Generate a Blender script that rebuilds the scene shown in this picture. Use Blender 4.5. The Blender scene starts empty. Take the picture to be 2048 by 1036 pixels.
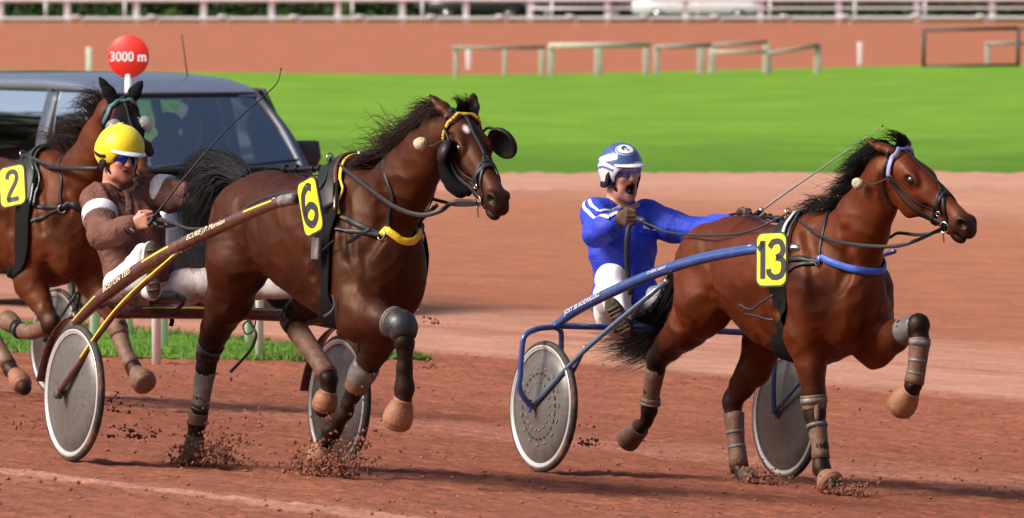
import bpy, bmesh, math, random
import numpy as np
from mathutils import Vector, Matrix, noise as mnoise
random.seed(7); np.random.seed(7)
SC = bpy.context.scene
COL = SC.collection
# ------------------------------------------------------------------ camera, light
W_, H_ = 2048.0, 1036.0            # size of the photograph the measurements were taken in
FPX = 17856.0                      # focal length in those pixels
VH = -100.0                        # row of the horizon
HC = 2.827                         # camera height
PITCH = math.atan((H_/2-VH)/FPX)
cam_d = bpy.data.cameras.new('camera'); cam = bpy.data.objects.new('camera', cam_d); COL.objects.link(cam)
cam_d.sensor_width = 36.0; cam_d.lens = 36.0*FPX/W_
cam.location = (0, 0, HC); cam.rotation_euler = (math.pi/2-PITCH, 0, 0)
cam_d.clip_start = 0.5; cam_d.clip_end = 3000
cam_d.dof.use_dof = True; cam_d.dof.focus_distance = 46.8; cam_d.dof.aperture_fstop = 8.2
cam_d.dof.aperture_blades = 7
SC.camera = cam
SUN_DIR = Vector((-0.74, -0.26, 0.66)).normalized()     # towards the sun
world = bpy.data.worlds.new("World"); SC.world = world; world.use_nodes = True
wn = world.node_tree
bg = wn.nodes['Background']
sky = wn.nodes.new('ShaderNodeTexSky'); sky.sky_type = 'NISHITA'; sky.sun_disc = False
sky.sun_elevation = math.asin(SUN_DIR.z); sky.sun_rotation = math.atan2(SUN_DIR.x, SUN_DIR.y)
sky.air_density = 0.7; sky.dust_density = 5.0; sky.ozone_density = 0.4
wn.links.new(sky.outputs[0], bg.inputs[0]); bg.inputs[1].default_value = 0.11
sun_d = bpy.data.lights.new('sun', 'SUN'); sun = bpy.data.objects.new('sun', sun_d); COL.objects.link(sun)
sun_d.energy = 3.2; sun_d.angle = math.radians(18.0); sun_d.color = (1.0, 0.95, 0.87)
sun.rotation_euler = SUN_DIR.to_track_quat('Z', 'Y').to_euler()
sun.location = (-20, 20, 20)
SC.view_settings.view_transform = 'Standard'; SC.view_settings.look = 'None'
SC.view_settings.exposure = 0.35; SC.view_settings.gamma = 1.0; SC.view_settings.use_curve_mapping = False
SC.render.engine = 'CYCLES'
SC.cycles.use_denoising = True
SC.cycles.max_bounces = 6; SC.cycles.transparent_max_bounces = 12
SC.cycles.caustics_reflective = False; SC.cycles.caustics_refractive = False

# ------------------------------------------------------------------ ground shape, sight lines
AX, AY = 0.88, 0.475
def ground_z(x, y):
    t = (x-0.815)*AX + (y-48.0)*AY
    s = 0.0546
    tmax, k = 3.2, 0.8
    # smooth clamp of t at tmax (the infield lies flat below the banked track)
    tt = t - k*np.logaddexp(0, (t-tmax)/k)
    return -s*tt
CP, SP = math.cos(PITCH), math.sin(PITCH)
def ray(u, v):
    a = (u-W_/2)/FPX; b = (H_/2-v)/FPX
    return np.array([a, CP + b*SP, -SP + b*CP])
def at_depth(u, v, y):
    r = ray(u, v); return np.array([0, 0, HC]) + r*(y/r[1])
def on_ground(u, v):
    r = ray(u, v); lo, hi = 5.0, 2500.0
    for _ in range(60):
        m = (lo+hi)/2; p = r*(m/r[1])
        if HC + p[2] - ground_z(p[0], p[1]) > 0: lo = m
        else: hi = m
    p = r*(lo/r[1]); return np.array([p[0], p[1], HC+p[2]])
def project(p):
    x, y, z = p[0], p[1], p[2]-HC
    d = y*CP - z*SP; h = y*SP + z*CP
    return (W_/2 + FPX*x/d, H_/2 - FPX*h/d)

class Rig:
    """frame of one horse and sulky: X forward, Y left, Z up, origin on the ground under the axle"""
    def __init__(s, u, v, deg):
        s.O = on_ground(u, v); th = math.radians(deg)
        s.F = np.array([math.sin(th), -math.cos(th), 0.0])
        gx, gy = 0.048, 0.026
        L = np.array([math.cos(th), math.sin(th), 0.0])
        e = 0.1; zz = (ground_z(s.O[0]+L[0]*e, s.O[1]+L[1]*e) - ground_z(s.O[0]-L[0]*e, s.O[1]-L[1]*e))/(2*e)
        L[2] = zz; s.L = L/np.linalg.norm(L)
        s.U = np.cross(s.F, s.L)
        s.M = np.array([s.F, s.L, s.U])           # rows: world -> local
        s.c0, s.s0 = math.cos(th), math.sin(th)
    def loc(s, p): return s.M @ (np.asarray(p)-s.O)
    def wld(s, q): return s.O + s.M.T @ np.asarray(q)
    def J(s, u, v, lat):                          # sight line meets the plane Y = lat
        r = ray(u, v); C = np.array([0, 0, HC])
        t = (lat - s.L @ (C-s.O))/(s.L @ r); return s.loc(C + r*t)
    def K(s, u, v, x):                            # sight line meets the plane X = x
        r = ray(u, v); C = np.array([0, 0, HC])
        t = (x - s.F @ (C-s.O))/(s.F @ r); return s.loc(C + r*t)
    def Q(s, u, v, c):                            # sight line at distance c nearer than the origin
        return s.loc(at_depth(u, v, s.O[1]-c))
    def matrix(s):
        m = Matrix.Identity(4)
        for i in range(3):
            m[i][0] = s.F[i]; m[i][1] = s.L[i]; m[i][2] = s.U[i]; m[i][3] = s.O[i]
        return m
R13 = Rig(1326, 952, 29)
R6 = Rig(409, 931.5, 27)
H13 = Rig(1326, 952, 30.5); H6 = Rig(409, 931.5, 31)
def _find_v(u, depth):
    lo, hi = 500.0, 1100.0
    for _ in range(50):
        m = (lo+hi)/2
        if on_ground(u, m)[1] > depth: lo = m
        else: hi = m
    return lo
R2 = Rig(-124, _find_v(-124, 57.6), 31)
# ------------------------------------------------------------------ materials
def new_mat(name):
    m = bpy.data.materials.new(name); m.use_nodes = True
    nt = m.node_tree; b = nt.nodes['Principled BSDF']
    return m, nt, b
def mat(name, col, rough=0.5, metal=0.0, var=0.15, vscale=30.0, bump=0.0, bscale=80.0, spec=0.5, coat=0.0, dirt=None, dscale=9.0, damt=0.5, sheen=0.0, attr=None):
    m, nt, b = new_mat(name)
    N = nt.nodes.new; L = nt.links.new
    tc = N('ShaderNodeTexCoord')
    ns = N('ShaderNodeTexNoise'); ns.inputs['Scale'].default_value = vscale; ns.inputs['Detail'].default_value = 5
    L(tc.outputs['Object'], ns.inputs['Vector'])
    mr = N('ShaderNodeMapRange'); mr.inputs[1].default_value = .25; mr.inputs[2].default_value = .75
    mr.inputs[3].default_value = 1-var; mr.inputs[4].default_value = 1+var
    L(ns.outputs['Fac'], mr.inputs[0])
    mx = N('ShaderNodeMix'); mx.data_type = 'RGBA'; mx.blend_type = 'MULTIPLY'; mx.inputs[0].default_value = 1
    if attr:
        at = N('ShaderNodeAttribute'); at.attribute_name = attr; L(at.outputs['Color'], mx.inputs[6])
    else:
        mx.inputs[6].default_value = (*col, 1)
    L(mr.outputs[0], mx.inputs[7])
    out = mx.outputs[2]
    if dirt:
        n2 = N('ShaderNodeTexNoise'); n2.inputs['Scale'].default_value = dscale; n2.inputs['Detail'].default_value = 8; n2.inputs['Roughness'].default_value = .7
        L(tc.outputs['Object'], n2.inputs['Vector'])
        m2 = N('ShaderNodeMapRange'); m2.inputs[1].default_value = .48; m2.inputs[2].default_value = .68; m2.inputs[4].default_value = damt
        L(n2.outputs['Fac'], m2.inputs[0])
        x2 = N('ShaderNodeMix'); x2.data_type = 'RGBA'; x2.inputs[7].default_value = (*dirt, 1)
        L(m2.outputs[0], x2.inputs[0]); L(out, x2.inputs[6]); out = x2.outputs[2]
    L(out, b.inputs['Base Color'])
    b.inputs['Roughness'].default_value = rough; b.inputs['Metallic'].default_value = metal
    b.inputs['Specular IOR Level'].default_value = spec
    b.inputs['Coat Weight'].default_value = coat
    if sheen: b.inputs['Sheen Weight'].default_value = sheen
    if bump:
        n3 = N('ShaderNodeTexNoise'); n3.inputs['Scale'].default_value = bscale; n3.inputs['Detail'].default_value = 4; n3.inputs['Distortion'].default_value = 1.2 if bscale < 20 else 0
        L(tc.outputs['Object'], n3.inputs['Vector'])
        bp = N('ShaderNodeBump'); bp.inputs['Strength'].default_value = bump; bp.inputs['Distance'].default_value = .03 if bscale < 20 else .01
        L(n3.outputs['Fac'], bp.inputs['Height']); L(bp.outputs[0], b.inputs['Normal'])
    return m
DUST = (.30, .145, .095)
M = {}
M['black_leather'] = mat('black_leather', (.012, .0115, .012), .45, bump=.08, bscale=200, spec=.3)
M['grey_strap'] = mat('grey_strap', (.026, .026, .029), .45, spec=.35, bump=.08, bscale=150)
M['black_cloth'] = mat('black_cloth', (.008, .008, .009), .85, bump=.4, bscale=220, spec=.15)
M['black_fur'] = mat('black_fur', (.006, .006, .007), .95, bump=1.0, bscale=160, spec=.1)
M['steel'] = mat('steel', (.62, .62, .62), .22, metal=1.0, var=.1)
M['brass'] = mat('brass', (.7, .6, .35), .3, metal=1.0, var=.1)
M['tan_rubber'] = mat('tan_rubber', (.32, .138, .070), .6, var=.25, vscale=14, bump=.4, bscale=60, dirt=(.22, .105, .07), dscale=13, damt=.6)
M['brown_boot'] = mat('brown_boot', (.155, .075, .045), .6, var=.3, vscale=18, bump=.4, bscale=90, dirt=(.30, .17, .12), dscale=16, damt=.7)
M['grey_boot'] = mat('grey_boot', (.13, .125, .125), .45, var=.25, vscale=20, bump=.2, dirt=(.33, .27, .24), dscale=16, damt=.8)
M['black_boot'] = mat('black_boot', (.022, .023, .026), .38, var=.3, vscale=20, bump=.25, bscale=70, dirt=(.11, .10, .10), dscale=14, damt=.6)
M['hoof'] = mat('hoof', (.055, .04, .032), .5, var=.3, dirt=DUST, dscale=20, damt=.8)
M['yellow_strap'] = mat('yellow_strap', (.85, .56, .02), .5, var=.06, bump=.2)
M['yellow_plate'] = mat('yellow_plate', (.90, .82, .035), .38, var=.02)
M['digit'] = mat('digit', (.035, .037, .045), .5, var=.05)
M['blue_strap'] = mat('blue_strap', (.045, .12, .55), .5, var=.08, bump=.2)
M['lilac_strap'] = mat('lilac_strap', (.30, .32, .55), .55, var=.2, vscale=60)
M['teal_strap'] = mat('teal_strap', (.05, .16, .17), .5, var=.25, vscale=90)
M['white_paint'] = mat('white_paint', (.86, .86, .86), .45, var=.05, dirt=(.6, .52, .47), dscale=6, damt=.2)
M['white_cloth'] = mat('white_cloth', (.80, .80, .82), .8, var=.05, bump=.3, bscale=120, dirt=(.62, .48, .43), dscale=11, damt=.4)
M['dirty_cloth'] = mat('dirty_cloth', (.68, .61, .60), .8, var=.12, bump=.3, bscale=120, dirt=(.30, .145, .10), dscale=5.5, damt=1.0)
M['coat_hair'] = mat('coat_hair', (.006, .005, .005), .6, var=.25, spec=.22)
M['brown_hair'] = mat('brown_hair', (.030, .012, .009), .55, var=.35, vscale=10, spec=.25)
M['tail_grey'] = mat('tail_grey', (.012, .012, .014), .55, var=.35, vscale=8, spec=.3)
M['eye'] = mat('eye', (.012, .007, .005), .06, var=.05, spec=.7)
M['mouth'] = mat('mouth', (.10, .02, .018), .5)
M['tyre'] = mat('tyre', (.030, .025, .024), .7, var=.3, dirt=DUST, dscale=7, damt=.75)
M['disc_plain'] = mat('disc', (.105, .098, .092), .38, metal=.15, var=.12, vscale=4, dirt=(.17, .13, .11), dscale=5, damt=.45)
def wheel_disc_material():
    m, nt, b = new_mat('wheel_disc'); N = nt.nodes.new; L = nt.links.new
    tc = N('ShaderNodeTexCoord'); sp = N('ShaderNodeSeparateXYZ'); L(tc.outputs['Object'], sp.inputs[0])
    def mth(op, a, b_=None, v=None):
        x = N('ShaderNodeMath'); x.operation = op; L(a, x.inputs[0])
        if b_ is not None: L(b_, x.inputs[1])
        if v is not None: x.inputs[1].default_value = v
        return x.outputs[0]
    z = mth('SUBTRACT', sp.outputs['Z'], v=.352); ang = mth('ARCTAN2', z, sp.outputs['X']); r = mth('SQRT', mth('ADD', mth('MULTIPLY', z, z), mth('MULTIPLY', sp.outputs['X'], sp.outputs['X'])))
    cb = N('ShaderNodeCombineXYZ'); L(mth('MULTIPLY', ang, v=9.0), cb.inputs[0]); L(mth('MULTIPLY', r, v=7.0), cb.inputs[1])
    c2 = N('ShaderNodeCombineXYZ'); L(mth('MULTIPLY', ang, v=.8), c2.inputs[0]); L(mth('MULTIPLY', r, v=60.0), c2.inputs[1])
    n1 = N('ShaderNodeTexNoise'); n1.inputs['Scale'].default_value = 1.3; n1.inputs['Detail'].default_value = 5; L(cb.outputs[0], n1.inputs['Vector'])
    n2 = N('ShaderNodeTexNoise'); n2.inputs['Scale'].default_value = .8; n2.inputs['Detail'].default_value = 5; L(c2.outputs[0], n2.inputs['Vector'])
    n3 = N('ShaderNodeTexNoise'); n3.inputs['Scale'].default_value = 45; n3.inputs['Detail'].default_value = 6; n3.inputs['Roughness'].default_value = .8; L(tc.outputs['Object'], n3.inputs['Vector'])
    cr = N('ShaderNodeValToRGB'); e = cr.color_ramp.elements; e[0].position = .3; e[0].color = (.085, .078, .072, 1); e[1].position = .72; e[1].color = (.175, .16, .148, 1); L(mth('ADD', mth('MULTIPLY', n1.outputs['Fac'], v=.6), mth('MULTIPLY', n2.outputs['Fac'], v=.4)), cr.inputs[0])
    m3 = N('ShaderNodeMapRange'); m3.inputs[1].default_value = .56; m3.inputs[2].default_value = .66; m3.inputs[4].default_value = .7; L(n3.outputs['Fac'], m3.inputs[0])
    rm = N('ShaderNodeMapRange'); rm.inputs[1].default_value = .10; rm.inputs[2].default_value = .30; L(r, rm.inputs[0])
    mx = N('ShaderNodeMix'); mx.data_type = 'RGBA'; mx.inputs[7].default_value = (.22, .11, .075, 1); L(mth('MULTIPLY', m3.outputs[0], rm.outputs[0]), mx.inputs[0]); L(cr.outputs[0], mx.inputs[6]); L(mx.outputs[2], b.inputs['Base Color'])
    b.inputs['Roughness'].default_value = .42; b.inputs['Metallic'].default_value = .15
    return m
M['disc'] = wheel_disc_material()
M['rim'] = mat('rim', (.55, .54, .52), .35, metal=.3, var=.06, dirt=(.5, .42, .37), dscale=12, damt=.25)
M['chrome'] = mat('chrome', (.75, .75, .75), .12, metal=1)
M['blue_paint'] = mat('blue_paint', (.030, .075, .27), .22, var=.08, coat=.6, dirt=(.22, .2, .24), dscale=14, damt=.22)
M['maroon_paint'] = mat('maroon_paint', (.105, .035, .028), .25, var=.12, coat=.6, dirt=(.26, .16, .13), dscale=20, damt=.4)
M['green_paint'] = mat('green_paint', (.018, .055, .04), .3, var=.1, coat=.4, dirt=DUST, dscale=10, damt=.3)
M['stay_blue'] = mat('stay_blue', (.16, .25, .38), .22, metal=.5, var=.1, coat=.4)
M['yellow_line'] = mat('yellow_line', (.78, .66, .04), .4, var=.1)
M['cream_print'] = mat('cream_print', (.85, .80, .55), .5, var=.05)
M['white_print'] = mat('white_print', (.80, .83, .88), .5, var=.03)
M['skin'] = mat('skin', (0, 0, 0), .45, var=.10, vscale=60, attr='Col', spec=.4)
M['skin'].node_tree.nodes['Principled BSDF'].inputs['Subsurface Weight'].default_value = .08
M['skin'].node_tree.nodes['Principled BSDF'].inputs['Subsurface Radius'].default_value = (.01, .004, .002)
M['blue_jacket'] = mat('blue_jacket', (.030, .060, .56), .62, var=.07, vscale=12, bump=.55, bscale=15, spec=.25, dirt=(.08, .10, .44), dscale=7, damt=.35)
M['brown_jacket'] = mat('brown_jacket', (.160, .070, .054), .75, var=.16, vscale=14, bump=.6, bscale=16, spec=.2, dirt=(.21, .12, .10), dscale=8, damt=.5)
M['brown_glove'] = mat('brown_glove', (.075, .032, .018), .6, var=.2, bump=.3)
M['shoe_sole'] = mat('shoe_sole', (.16, .125, .085), .8, var=.25, vscale=25, bump=.5, bscale=60, dirt=(.08, .06, .04), dscale=14, damt=.7)
M['helmet_white'] = mat('helmet_white', (.80, .82, .84), .2, var=.02, coat=.5)
M['helmet_blue'] = mat('helmet_blue', (.025, .055, .20), .2, var=.05, coat=.6)
M['yellow_silk'] = mat('yellow_silk', (.90, .72, .012), .45, var=.03, bump=.15, bscale=50, sheen=.2)
M['goggle_blue'] = mat('goggle_blue', (.02, .07, .65), .08, metal=.75, var=.5, vscale=26, coat=.5)
M['goggle_dark'] = mat('goggle_dark', (.15, .19, .48), .10, metal=.7, var=.2, coat=.5)
M['seat_grey'] = mat('seat_grey', (.17, .17, .175), .6, var=.12, bump=.2)
M['red_sign'] = mat('red_sign', (.78, .03, .018), .4, var=.04)
M['wood'] = mat('wood', (.50, .46, .40), .8, var=.2, vscale=8, bump=.4, bscale=25)
M['dark_wood'] = mat('dark_wood', (.27, .245, .22), .8, var=.2, vscale=8, bump=.4, bscale=25)
M['dark_metal'] = mat('dark_metal', (.07, .06, .055), .6, var=.25)
M['fence_white'] = mat('fence_white', (.84, .86, .90), .5, var=.06, vscale=3)
M['wool'] = mat('wool', (.50, .42, .28), .95, var=.25, vscale=40, bump=1, bscale=70)

# ------------------------------------------------------------------ objects
def link(o, parent=None):
    COL.objects.link(o)
    if parent is not None: o.parent = parent
    return o
def tag(o, label=None, cat=None, group=None, kind=None):
    if label: o['label'] = label
    if cat: o['category'] = cat
    if group: o['group'] = group
    if kind: o['kind'] = kind
    return o
ORIG = {}
def thing(name, label, cat, rig=None, at=(0, 0, 0), group=None):
    """an Empty at the thing's base; the children are given in the rig's own metres"""
    o = bpy.data.objects.new(name, None); COL.objects.link(o); o.empty_display_size = .1
    o.matrix_world = (rig.matrix() if rig else Matrix.Identity(4)) @ Matrix.Translation(Vector(at))
    ORIG[o.name] = np.array(at, float)
    return tag(o, label, cat, group)
def mesh_obj(name, V, F, material, parent=None, rig=None, at=None, smooth=True, mats=None, fm=None):
    V = np.asarray(V, float).reshape(-1, 3)
    if parent is not None: off = ORIG.get(parent.name, np.zeros(3))
    else: off = np.asarray(at if at is not None else (0, 0, 0), float)
    me = bpy.data.meshes.new(name)
    me.from_pydata((V-off).tolist(), [], F if isinstance(F, list) else F.tolist())
    for mm in (mats or [material]): me.materials.append(mm)
    if fm is not None: me.polygons.foreach_set('material_index', np.asarray(fm, np.int32))
    if smooth: me.polygons.foreach_set('use_smooth', np.ones(len(me.polygons), bool))
    me.update()
    o = bpy.data.objects.new(name, me); link(o, parent)
    ORIG[o.name] = off
    if parent is None:
        o.matrix_world = (rig.matrix() if rig else Matrix.Identity(4)) @ Matrix.Translation(Vector(off))
    return o
def cat_meshes(parts):
    V = []; F = []; n = 0
    for v, f in parts:
        V.append(np.asarray(v, float).reshape(-1, 3)); F += [tuple(i+n for i in q) for q in f]; n += len(V[-1])
    return np.concatenate(V), F

def unit(v):
    v = np.asarray(v, float); return v/(np.linalg.norm(v)+1e-12)
def catmull(P, per=6):
    P = np.asarray(P, float)
    if len(P) < 3: 
        t = np.linspace(0, 1, per+1)[:, None]; return P[0]*(1-t)+P[-1]*t
    Q = np.vstack([2*P[0]-P[1], P, 2*P[-1]-P[-2]]); out = []
    for i in range(1, len(Q)-2):
        p0, p1, p2, p3 = Q[i-1], Q[i], Q[i+1], Q[i+2]
        for t in np.arange(per)/per:
            out.append(.5*((2*p1)+(-p0+p2)*t+(2*p0-5*p1+4*p2-p3)*t*t+(-p0+3*p1-3*p2+p3)*t**3))
    out.append(P[-1]); return np.array(out)
def tube(P, R, n=10, caps=True, flat=None, closed=False):
    """swept tube; R a radius, list of radii or (width, thickness); flat = list of normals for straps"""
    P = np.asarray(P, float); m = len(P)
    if np.isscalar(R): RA = RB = np.full(m, R)
    elif isinstance(R, tuple): RA = np.full(m, R[0]) if np.isscalar(R[0]) else np.asarray(R[0]); RB = np.full(m, R[1]) if np.isscalar(R[1]) else np.asarray(R[1])
    else: RA = RB = np.asarray(R, float)
    T = np.gradient(P, axis=0)
    if closed: T = np.roll(P, -1, 0)-np.roll(P, 1, 0)
    T /= np.linalg.norm(T, axis=1)[:, None]+1e-12
    if flat is None:
        a = np.array([0, 0, 1.0]) if abs(T[0][2]) < .9 else np.array([1.0, 0, 0])
        nrm = []
        x = unit(a-T[0]*(a@T[0]))
        for i in range(m):
            x = unit(x-T[i]*(x@T[i])); nrm.append(x)
        nrm = np.array(nrm)
    else:
        nrm = np.asarray(flat, float)
        if nrm.ndim == 1: nrm = np.tile(nrm, (m, 1))
        nrm = nrm-T*np.sum(nrm*T, 1)[:, None]; nrm /= np.linalg.norm(nrm, axis=1)[:, None]+1e-12
    B = np.cross(T, nrm)
    ang = np.arange(n)*2*math.pi/n
    ca, sa = np.cos(ang), np.sin(ang)
    if isinstance(R, tuple):       # rounded rectangle section
        ca = np.sign(ca)*np.abs(ca)**.45; sa = np.sign(sa)*np.abs(sa)**.45
    V = P[:, None, :]+B[:, None, :]*(RA[:, None]*ca)[:, :, None]+nrm[:, None, :]*(RB[:, None]*sa)[:, :, None]
    V = V.reshape(-1, 3); F = []
    for i in range(m if closed else m-1):
        j = (i+1) % m
        for k in range(n):
            F.append((i*n+k, i*n+(k+1) % n, j*n+(k+1) % n, j*n+k))
    if caps and not closed:
        F.append(tuple(range(n))[::-1]); F.append(tuple((m-1)*n+k for k in range(n)))
    return V, F
def ring(c, axis, R, r, n=24, k=8):
    c = np.asarray(c, float); ax = unit(axis); a = unit(np.cross(ax, [0.3, .5, .81])); b = np.cross(ax, a)
    t = np.arange(n)*2*math.pi/n
    return tube(c+R*(np.cos(t)[:, None]*a+np.sin(t)[:, None]*b), r, k, closed=True)
def lathe(c, axis, prof, n=40, sx=1.0, xdir=None, caps=True):
    """prof: list of (radius, height along axis)"""
    c = np.asarray(c, float); ax = unit(axis)
    a = unit(np.cross(ax, [0.3, .5, .81])) if xdir is None else unit(np.asarray(xdir, float)-ax*(ax@np.asarray(xdir, float)))
    b = np.cross(ax, a); V = []; F = []
    t = np.arange(n)*2*math.pi/n
    for r, h in prof:
        V.append(c+ax*h+r*(np.cos(t)[:, None]*a*sx+np.sin(t)[:, None]*b))
    m = len(prof)
    for i in range(m-1):
        for k in range(n): F.append((i*n+k, i*n+(k+1) % n, (i+1)*n+(k+1) % n, (i+1)*n+k))
    V = np.concatenate(V)
    if caps and prof[0][0] > 1e-4: F.append(tuple(range(n))[::-1])
    if caps and prof[-1][0] > 1e-4: F.append(tuple((m-1)*n+k for k in range(n)))
    return V, F
def box(c, sx, sy, sz, R=None, bev=0.0):
    bm = bmesh.new(); bmesh.ops.create_cube(bm, size=1)
    for v in bm.verts: v.co = Vector((v.co.x*sx, v.co.y*sy, v.co.z*sz))
    if bev: bmesh.ops.bevel(bm, geom=bm.edges[:], offset=bev, segments=2, affect='EDGES', profile=.6)
    V = np.array([v.co[:] for v in bm.verts]); bm.verts.index_update(); F = [tuple(v.index for v in f.verts) for f in bm.faces]; bm.free()
    if R is not None: V = V@np.asarray(R)
    return V+np.asarray(c), F
def ball(c, r, n=16, m=10, R=None):
    c = np.asarray(c, float); r = np.broadcast_to(np.asarray(r, float), 3)
    V = []; F = []
    for i in range(m+1):
        th = math.pi*i/m
        for k in range(n):
            ph = 2*math.pi*k/n; V.append((math.sin(th)*math.cos(ph), math.sin(th)*math.sin(ph), math.cos(th)))
    for i in range(m):
        for k in range(n): F.append((i*n+k, (i+1)*n+k, (i+1)*n+(k+1) % n, i*n+(k+1) % n))
    V = np.array(V)*r
    if R is not None: V = V@np.asarray(R)
    return V+c, F

# ------------------------------------------------------------------ soft bodies: blended distance fields, meshed once
class Field:
    def __init__(s): s.pr = []
    def cone(s, a, b, ra, rb, k=.03, col=None, sq=None, op=1):
        """sq = (axis, factor): thinner along that axis by the factor"""
        a = np.asarray(a, float); b = np.asarray(b, float)
        m = max(ra, rb); lo = np.minimum(a, b)-m; hi = np.maximum(a, b)+m
        def f(P):
            if sq is not None:
                ax, q = sq; ax = np.asarray(ax)
                c = (a+b)/2
                def st(X): return X+((X-c)@ax)[..., None]*ax*(q-1)
                P, A, B = st(P), st(a), st(b)
            else: A, B = a, b
            ba = B-A; L2 = ba@ba+1e-12; pa = P-A
            t = np.clip((pa@ba)/L2, 0, 1)
            return np.linalg.norm(pa-t[..., None]*ba, axis=-1)-(ra+(rb-ra)*t)
        s.pr.append((f, lo, hi, k, col, op)); return s
    def chain(s, pts, k=.03, col=None, sq=None, cols=None):
        for i in range(len(pts)-1):
            (a, ra), (b, rb) = pts[i], pts[i+1]
            s.cone(a, b, ra, rb, k, cols[i] if cols else col, sq)
        return s
    def ell(s, c, r, R=None, k=.03, col=None, op=1):
        c = np.asarray(c, float); r = np.broadcast_to(np.asarray(r, float), 3).copy()
        Rm = np.eye(3) if R is None else np.asarray(R, float)        # rows = axes
        ext = np.sqrt(((Rm.T*r)**2).sum(1)); lo, hi = c-ext, c+ext
        def f(P):
            q = (P-c)@Rm.T
            k0 = np.linalg.norm(q/r, axis=-1); k1 = np.linalg.norm(q/(r*r), axis=-1)
            return k0*(k0-1)/(k1+1e-9)
        s.pr.append((f, lo, hi, k, col, op)); return s
    def loft(s, st, k=.04, col=None):
        """st rows: x, ztop, zbot, halfwidth"""
        st = np.array(st, float); xs = st[:, 0]
        xx = np.linspace(xs[0], xs[-1], 80)
        def cub(v):
            Q = catmull(np.stack([xs, v], 1), 8); return np.interp(xx, Q[:, 0], Q[:, 1])
        zt, zb, w = cub(st[:, 1]), cub(st[:, 2]), cub(st[:, 3])
        lo = np.array([xs[0]-.12, -w.max(), zb.min()]); hi = np.array([xs[-1]+.12, w.max(), zt.max()])
        def f(P):
            x = P[..., 0]; xc = np.clip(x, xs[0], xs[-1])
            a = np.interp(xc, xx, zt); b = np.interp(xc, xx, zb); ww = np.interp(xc, xx, w)
            h = (a-b)/2; zc = (a+b)/2; ex = x-xc
            # rounder below, a little fuller at the sides
            u = np.abs(P[..., 1])/ww; v = np.abs(P[..., 2]-zc)/h; e = ex/.10
            q = np.sqrt(u**2.2+v**2.2+e*e)
            return (q-1)*np.minimum(h, ww)*.85
        s.pr.append((f, lo, hi, k, col, 1)); return s
    def eval(s, P):
        D = np.full(P.shape[:-1], 1.0)
        if P.ndim > 2:
            sh = P.shape[:-1]; return s.eval(P.reshape(-1, 3)).reshape(sh)
        full = D
        for f, lo, hi, k, col, op in s.pr:
            pad = .13 if op > 0 else .05
            mk = np.all((P > lo-pad) & (P < hi+pad), -1)
            if not mk.any(): continue
            d = f(P[mk]); D = full[mk]
            if op > 0:
                h = np.maximum(k-np.abs(D-d), 0)/k; D = np.minimum(D, d)-h*h*k*.25
            else:
                d = -d; h = np.maximum(k-np.abs(D-d), 0)/k; D = np.maximum(D, d)+h*h*k*.25
            full[mk] = D
        return full
    def grad(s, P, e=.004):
        P = np.asarray(P, float); g = np.zeros_like(P)
        for i in range(3):
            dv = np.zeros(3); dv[i] = e
            g[..., i] = s.eval(P+dv)-s.eval(P-dv)
        return g/(np.linalg.norm(g, axis=-1)[..., None]+1e-9)
    def snap(s, P, off=.004, it=6):
        P = np.array(P, float)
        for _ in range(it):
            d = s.eval(P); g = s.grad(P); P = P-(d-off)[..., None]*g
        return P
    def push(s, P, off=.004, it=5):
        """only moves points that lie inside"""
        P = np.array(P, float)
        for _ in range(it):
            d = s.eval(P); g = s.grad(P); P = P-np.minimum(d-off, 0)[..., None]*g
        return P
    def mesh(s, h, disp=None, clip=None):
        lo = np.min([p[1] for p in s.pr if p[5] > 0], 0)-3*h; hi = np.max([p[2] for p in s.pr if p[5] > 0], 0)+3*h
        n = np.ceil((hi-lo)/h).astype(int)+1
        D = np.full(n, .2, np.float32)
        ax = [lo[i]+h*np.arange(n[i]) for i in range(3)]
        for f, a, b, k, col, op in s.pr:
            pad = k+.035
            i0 = np.clip(np.floor((a-pad-lo)/h).astype(int), 0, n); i1 = np.clip(np.ceil((b+pad-lo)/h).astype(int)+1, 0, n)
            if np.any(i1 <= i0): continue
            sl = tuple(slice(i0[j], i1[j]) for j in range(3))
            P = np.stack(np.meshgrid(*[ax[j][sl[j]] for j in range(3)], indexing='ij'), -1)
            d = f(P).astype(np.float32); C = D[sl]
            if op > 0:
                hh = np.maximum(k-np.abs(C-d), 0)/k; D[sl] = np.minimum(C, d)-hh*hh*k*.25
            else:
                d = -d; hh = np.maximum(k-np.abs(C-d), 0)/k; D[sl] = np.maximum(C, d)+hh*hh*k*.25
        if clip is not None:
            P = np.stack(np.meshgrid(*ax, indexing='ij'), -1)
            D = np.maximum(D, clip(P).astype(np.float32)); del P
        V, F = surface_net(D, lo, h)
        return V, F
    def colours(s, V, default, sig=.010):
        C = np.zeros((len(V), 3)); Wt = np.zeros(len(V)); ds = []
        for f, lo, hi, k, col, op in s.pr:
            if op < 0: continue
            d = np.full(len(V), .5); pad = .06
            m = np.all((V > lo-pad) & (V < hi+pad), 1)
            if m.any(): d[m] = f(V[m])
            ds.append((d, np.array(default if col is None else col)))
        dm = np.min([d for d, _ in ds], 0)
        for d, c in ds:
            w = np.exp(-np.clip((d-dm)/sig, 0, 40)); C += w[:, None]*c; Wt += w
        C = C/Wt[:, None]
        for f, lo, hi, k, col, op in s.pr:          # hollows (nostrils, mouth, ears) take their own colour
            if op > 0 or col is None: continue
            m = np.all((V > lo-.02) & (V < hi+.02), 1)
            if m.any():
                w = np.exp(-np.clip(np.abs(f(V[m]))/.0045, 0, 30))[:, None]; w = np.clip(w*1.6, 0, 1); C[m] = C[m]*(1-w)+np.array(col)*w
        return C
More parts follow.
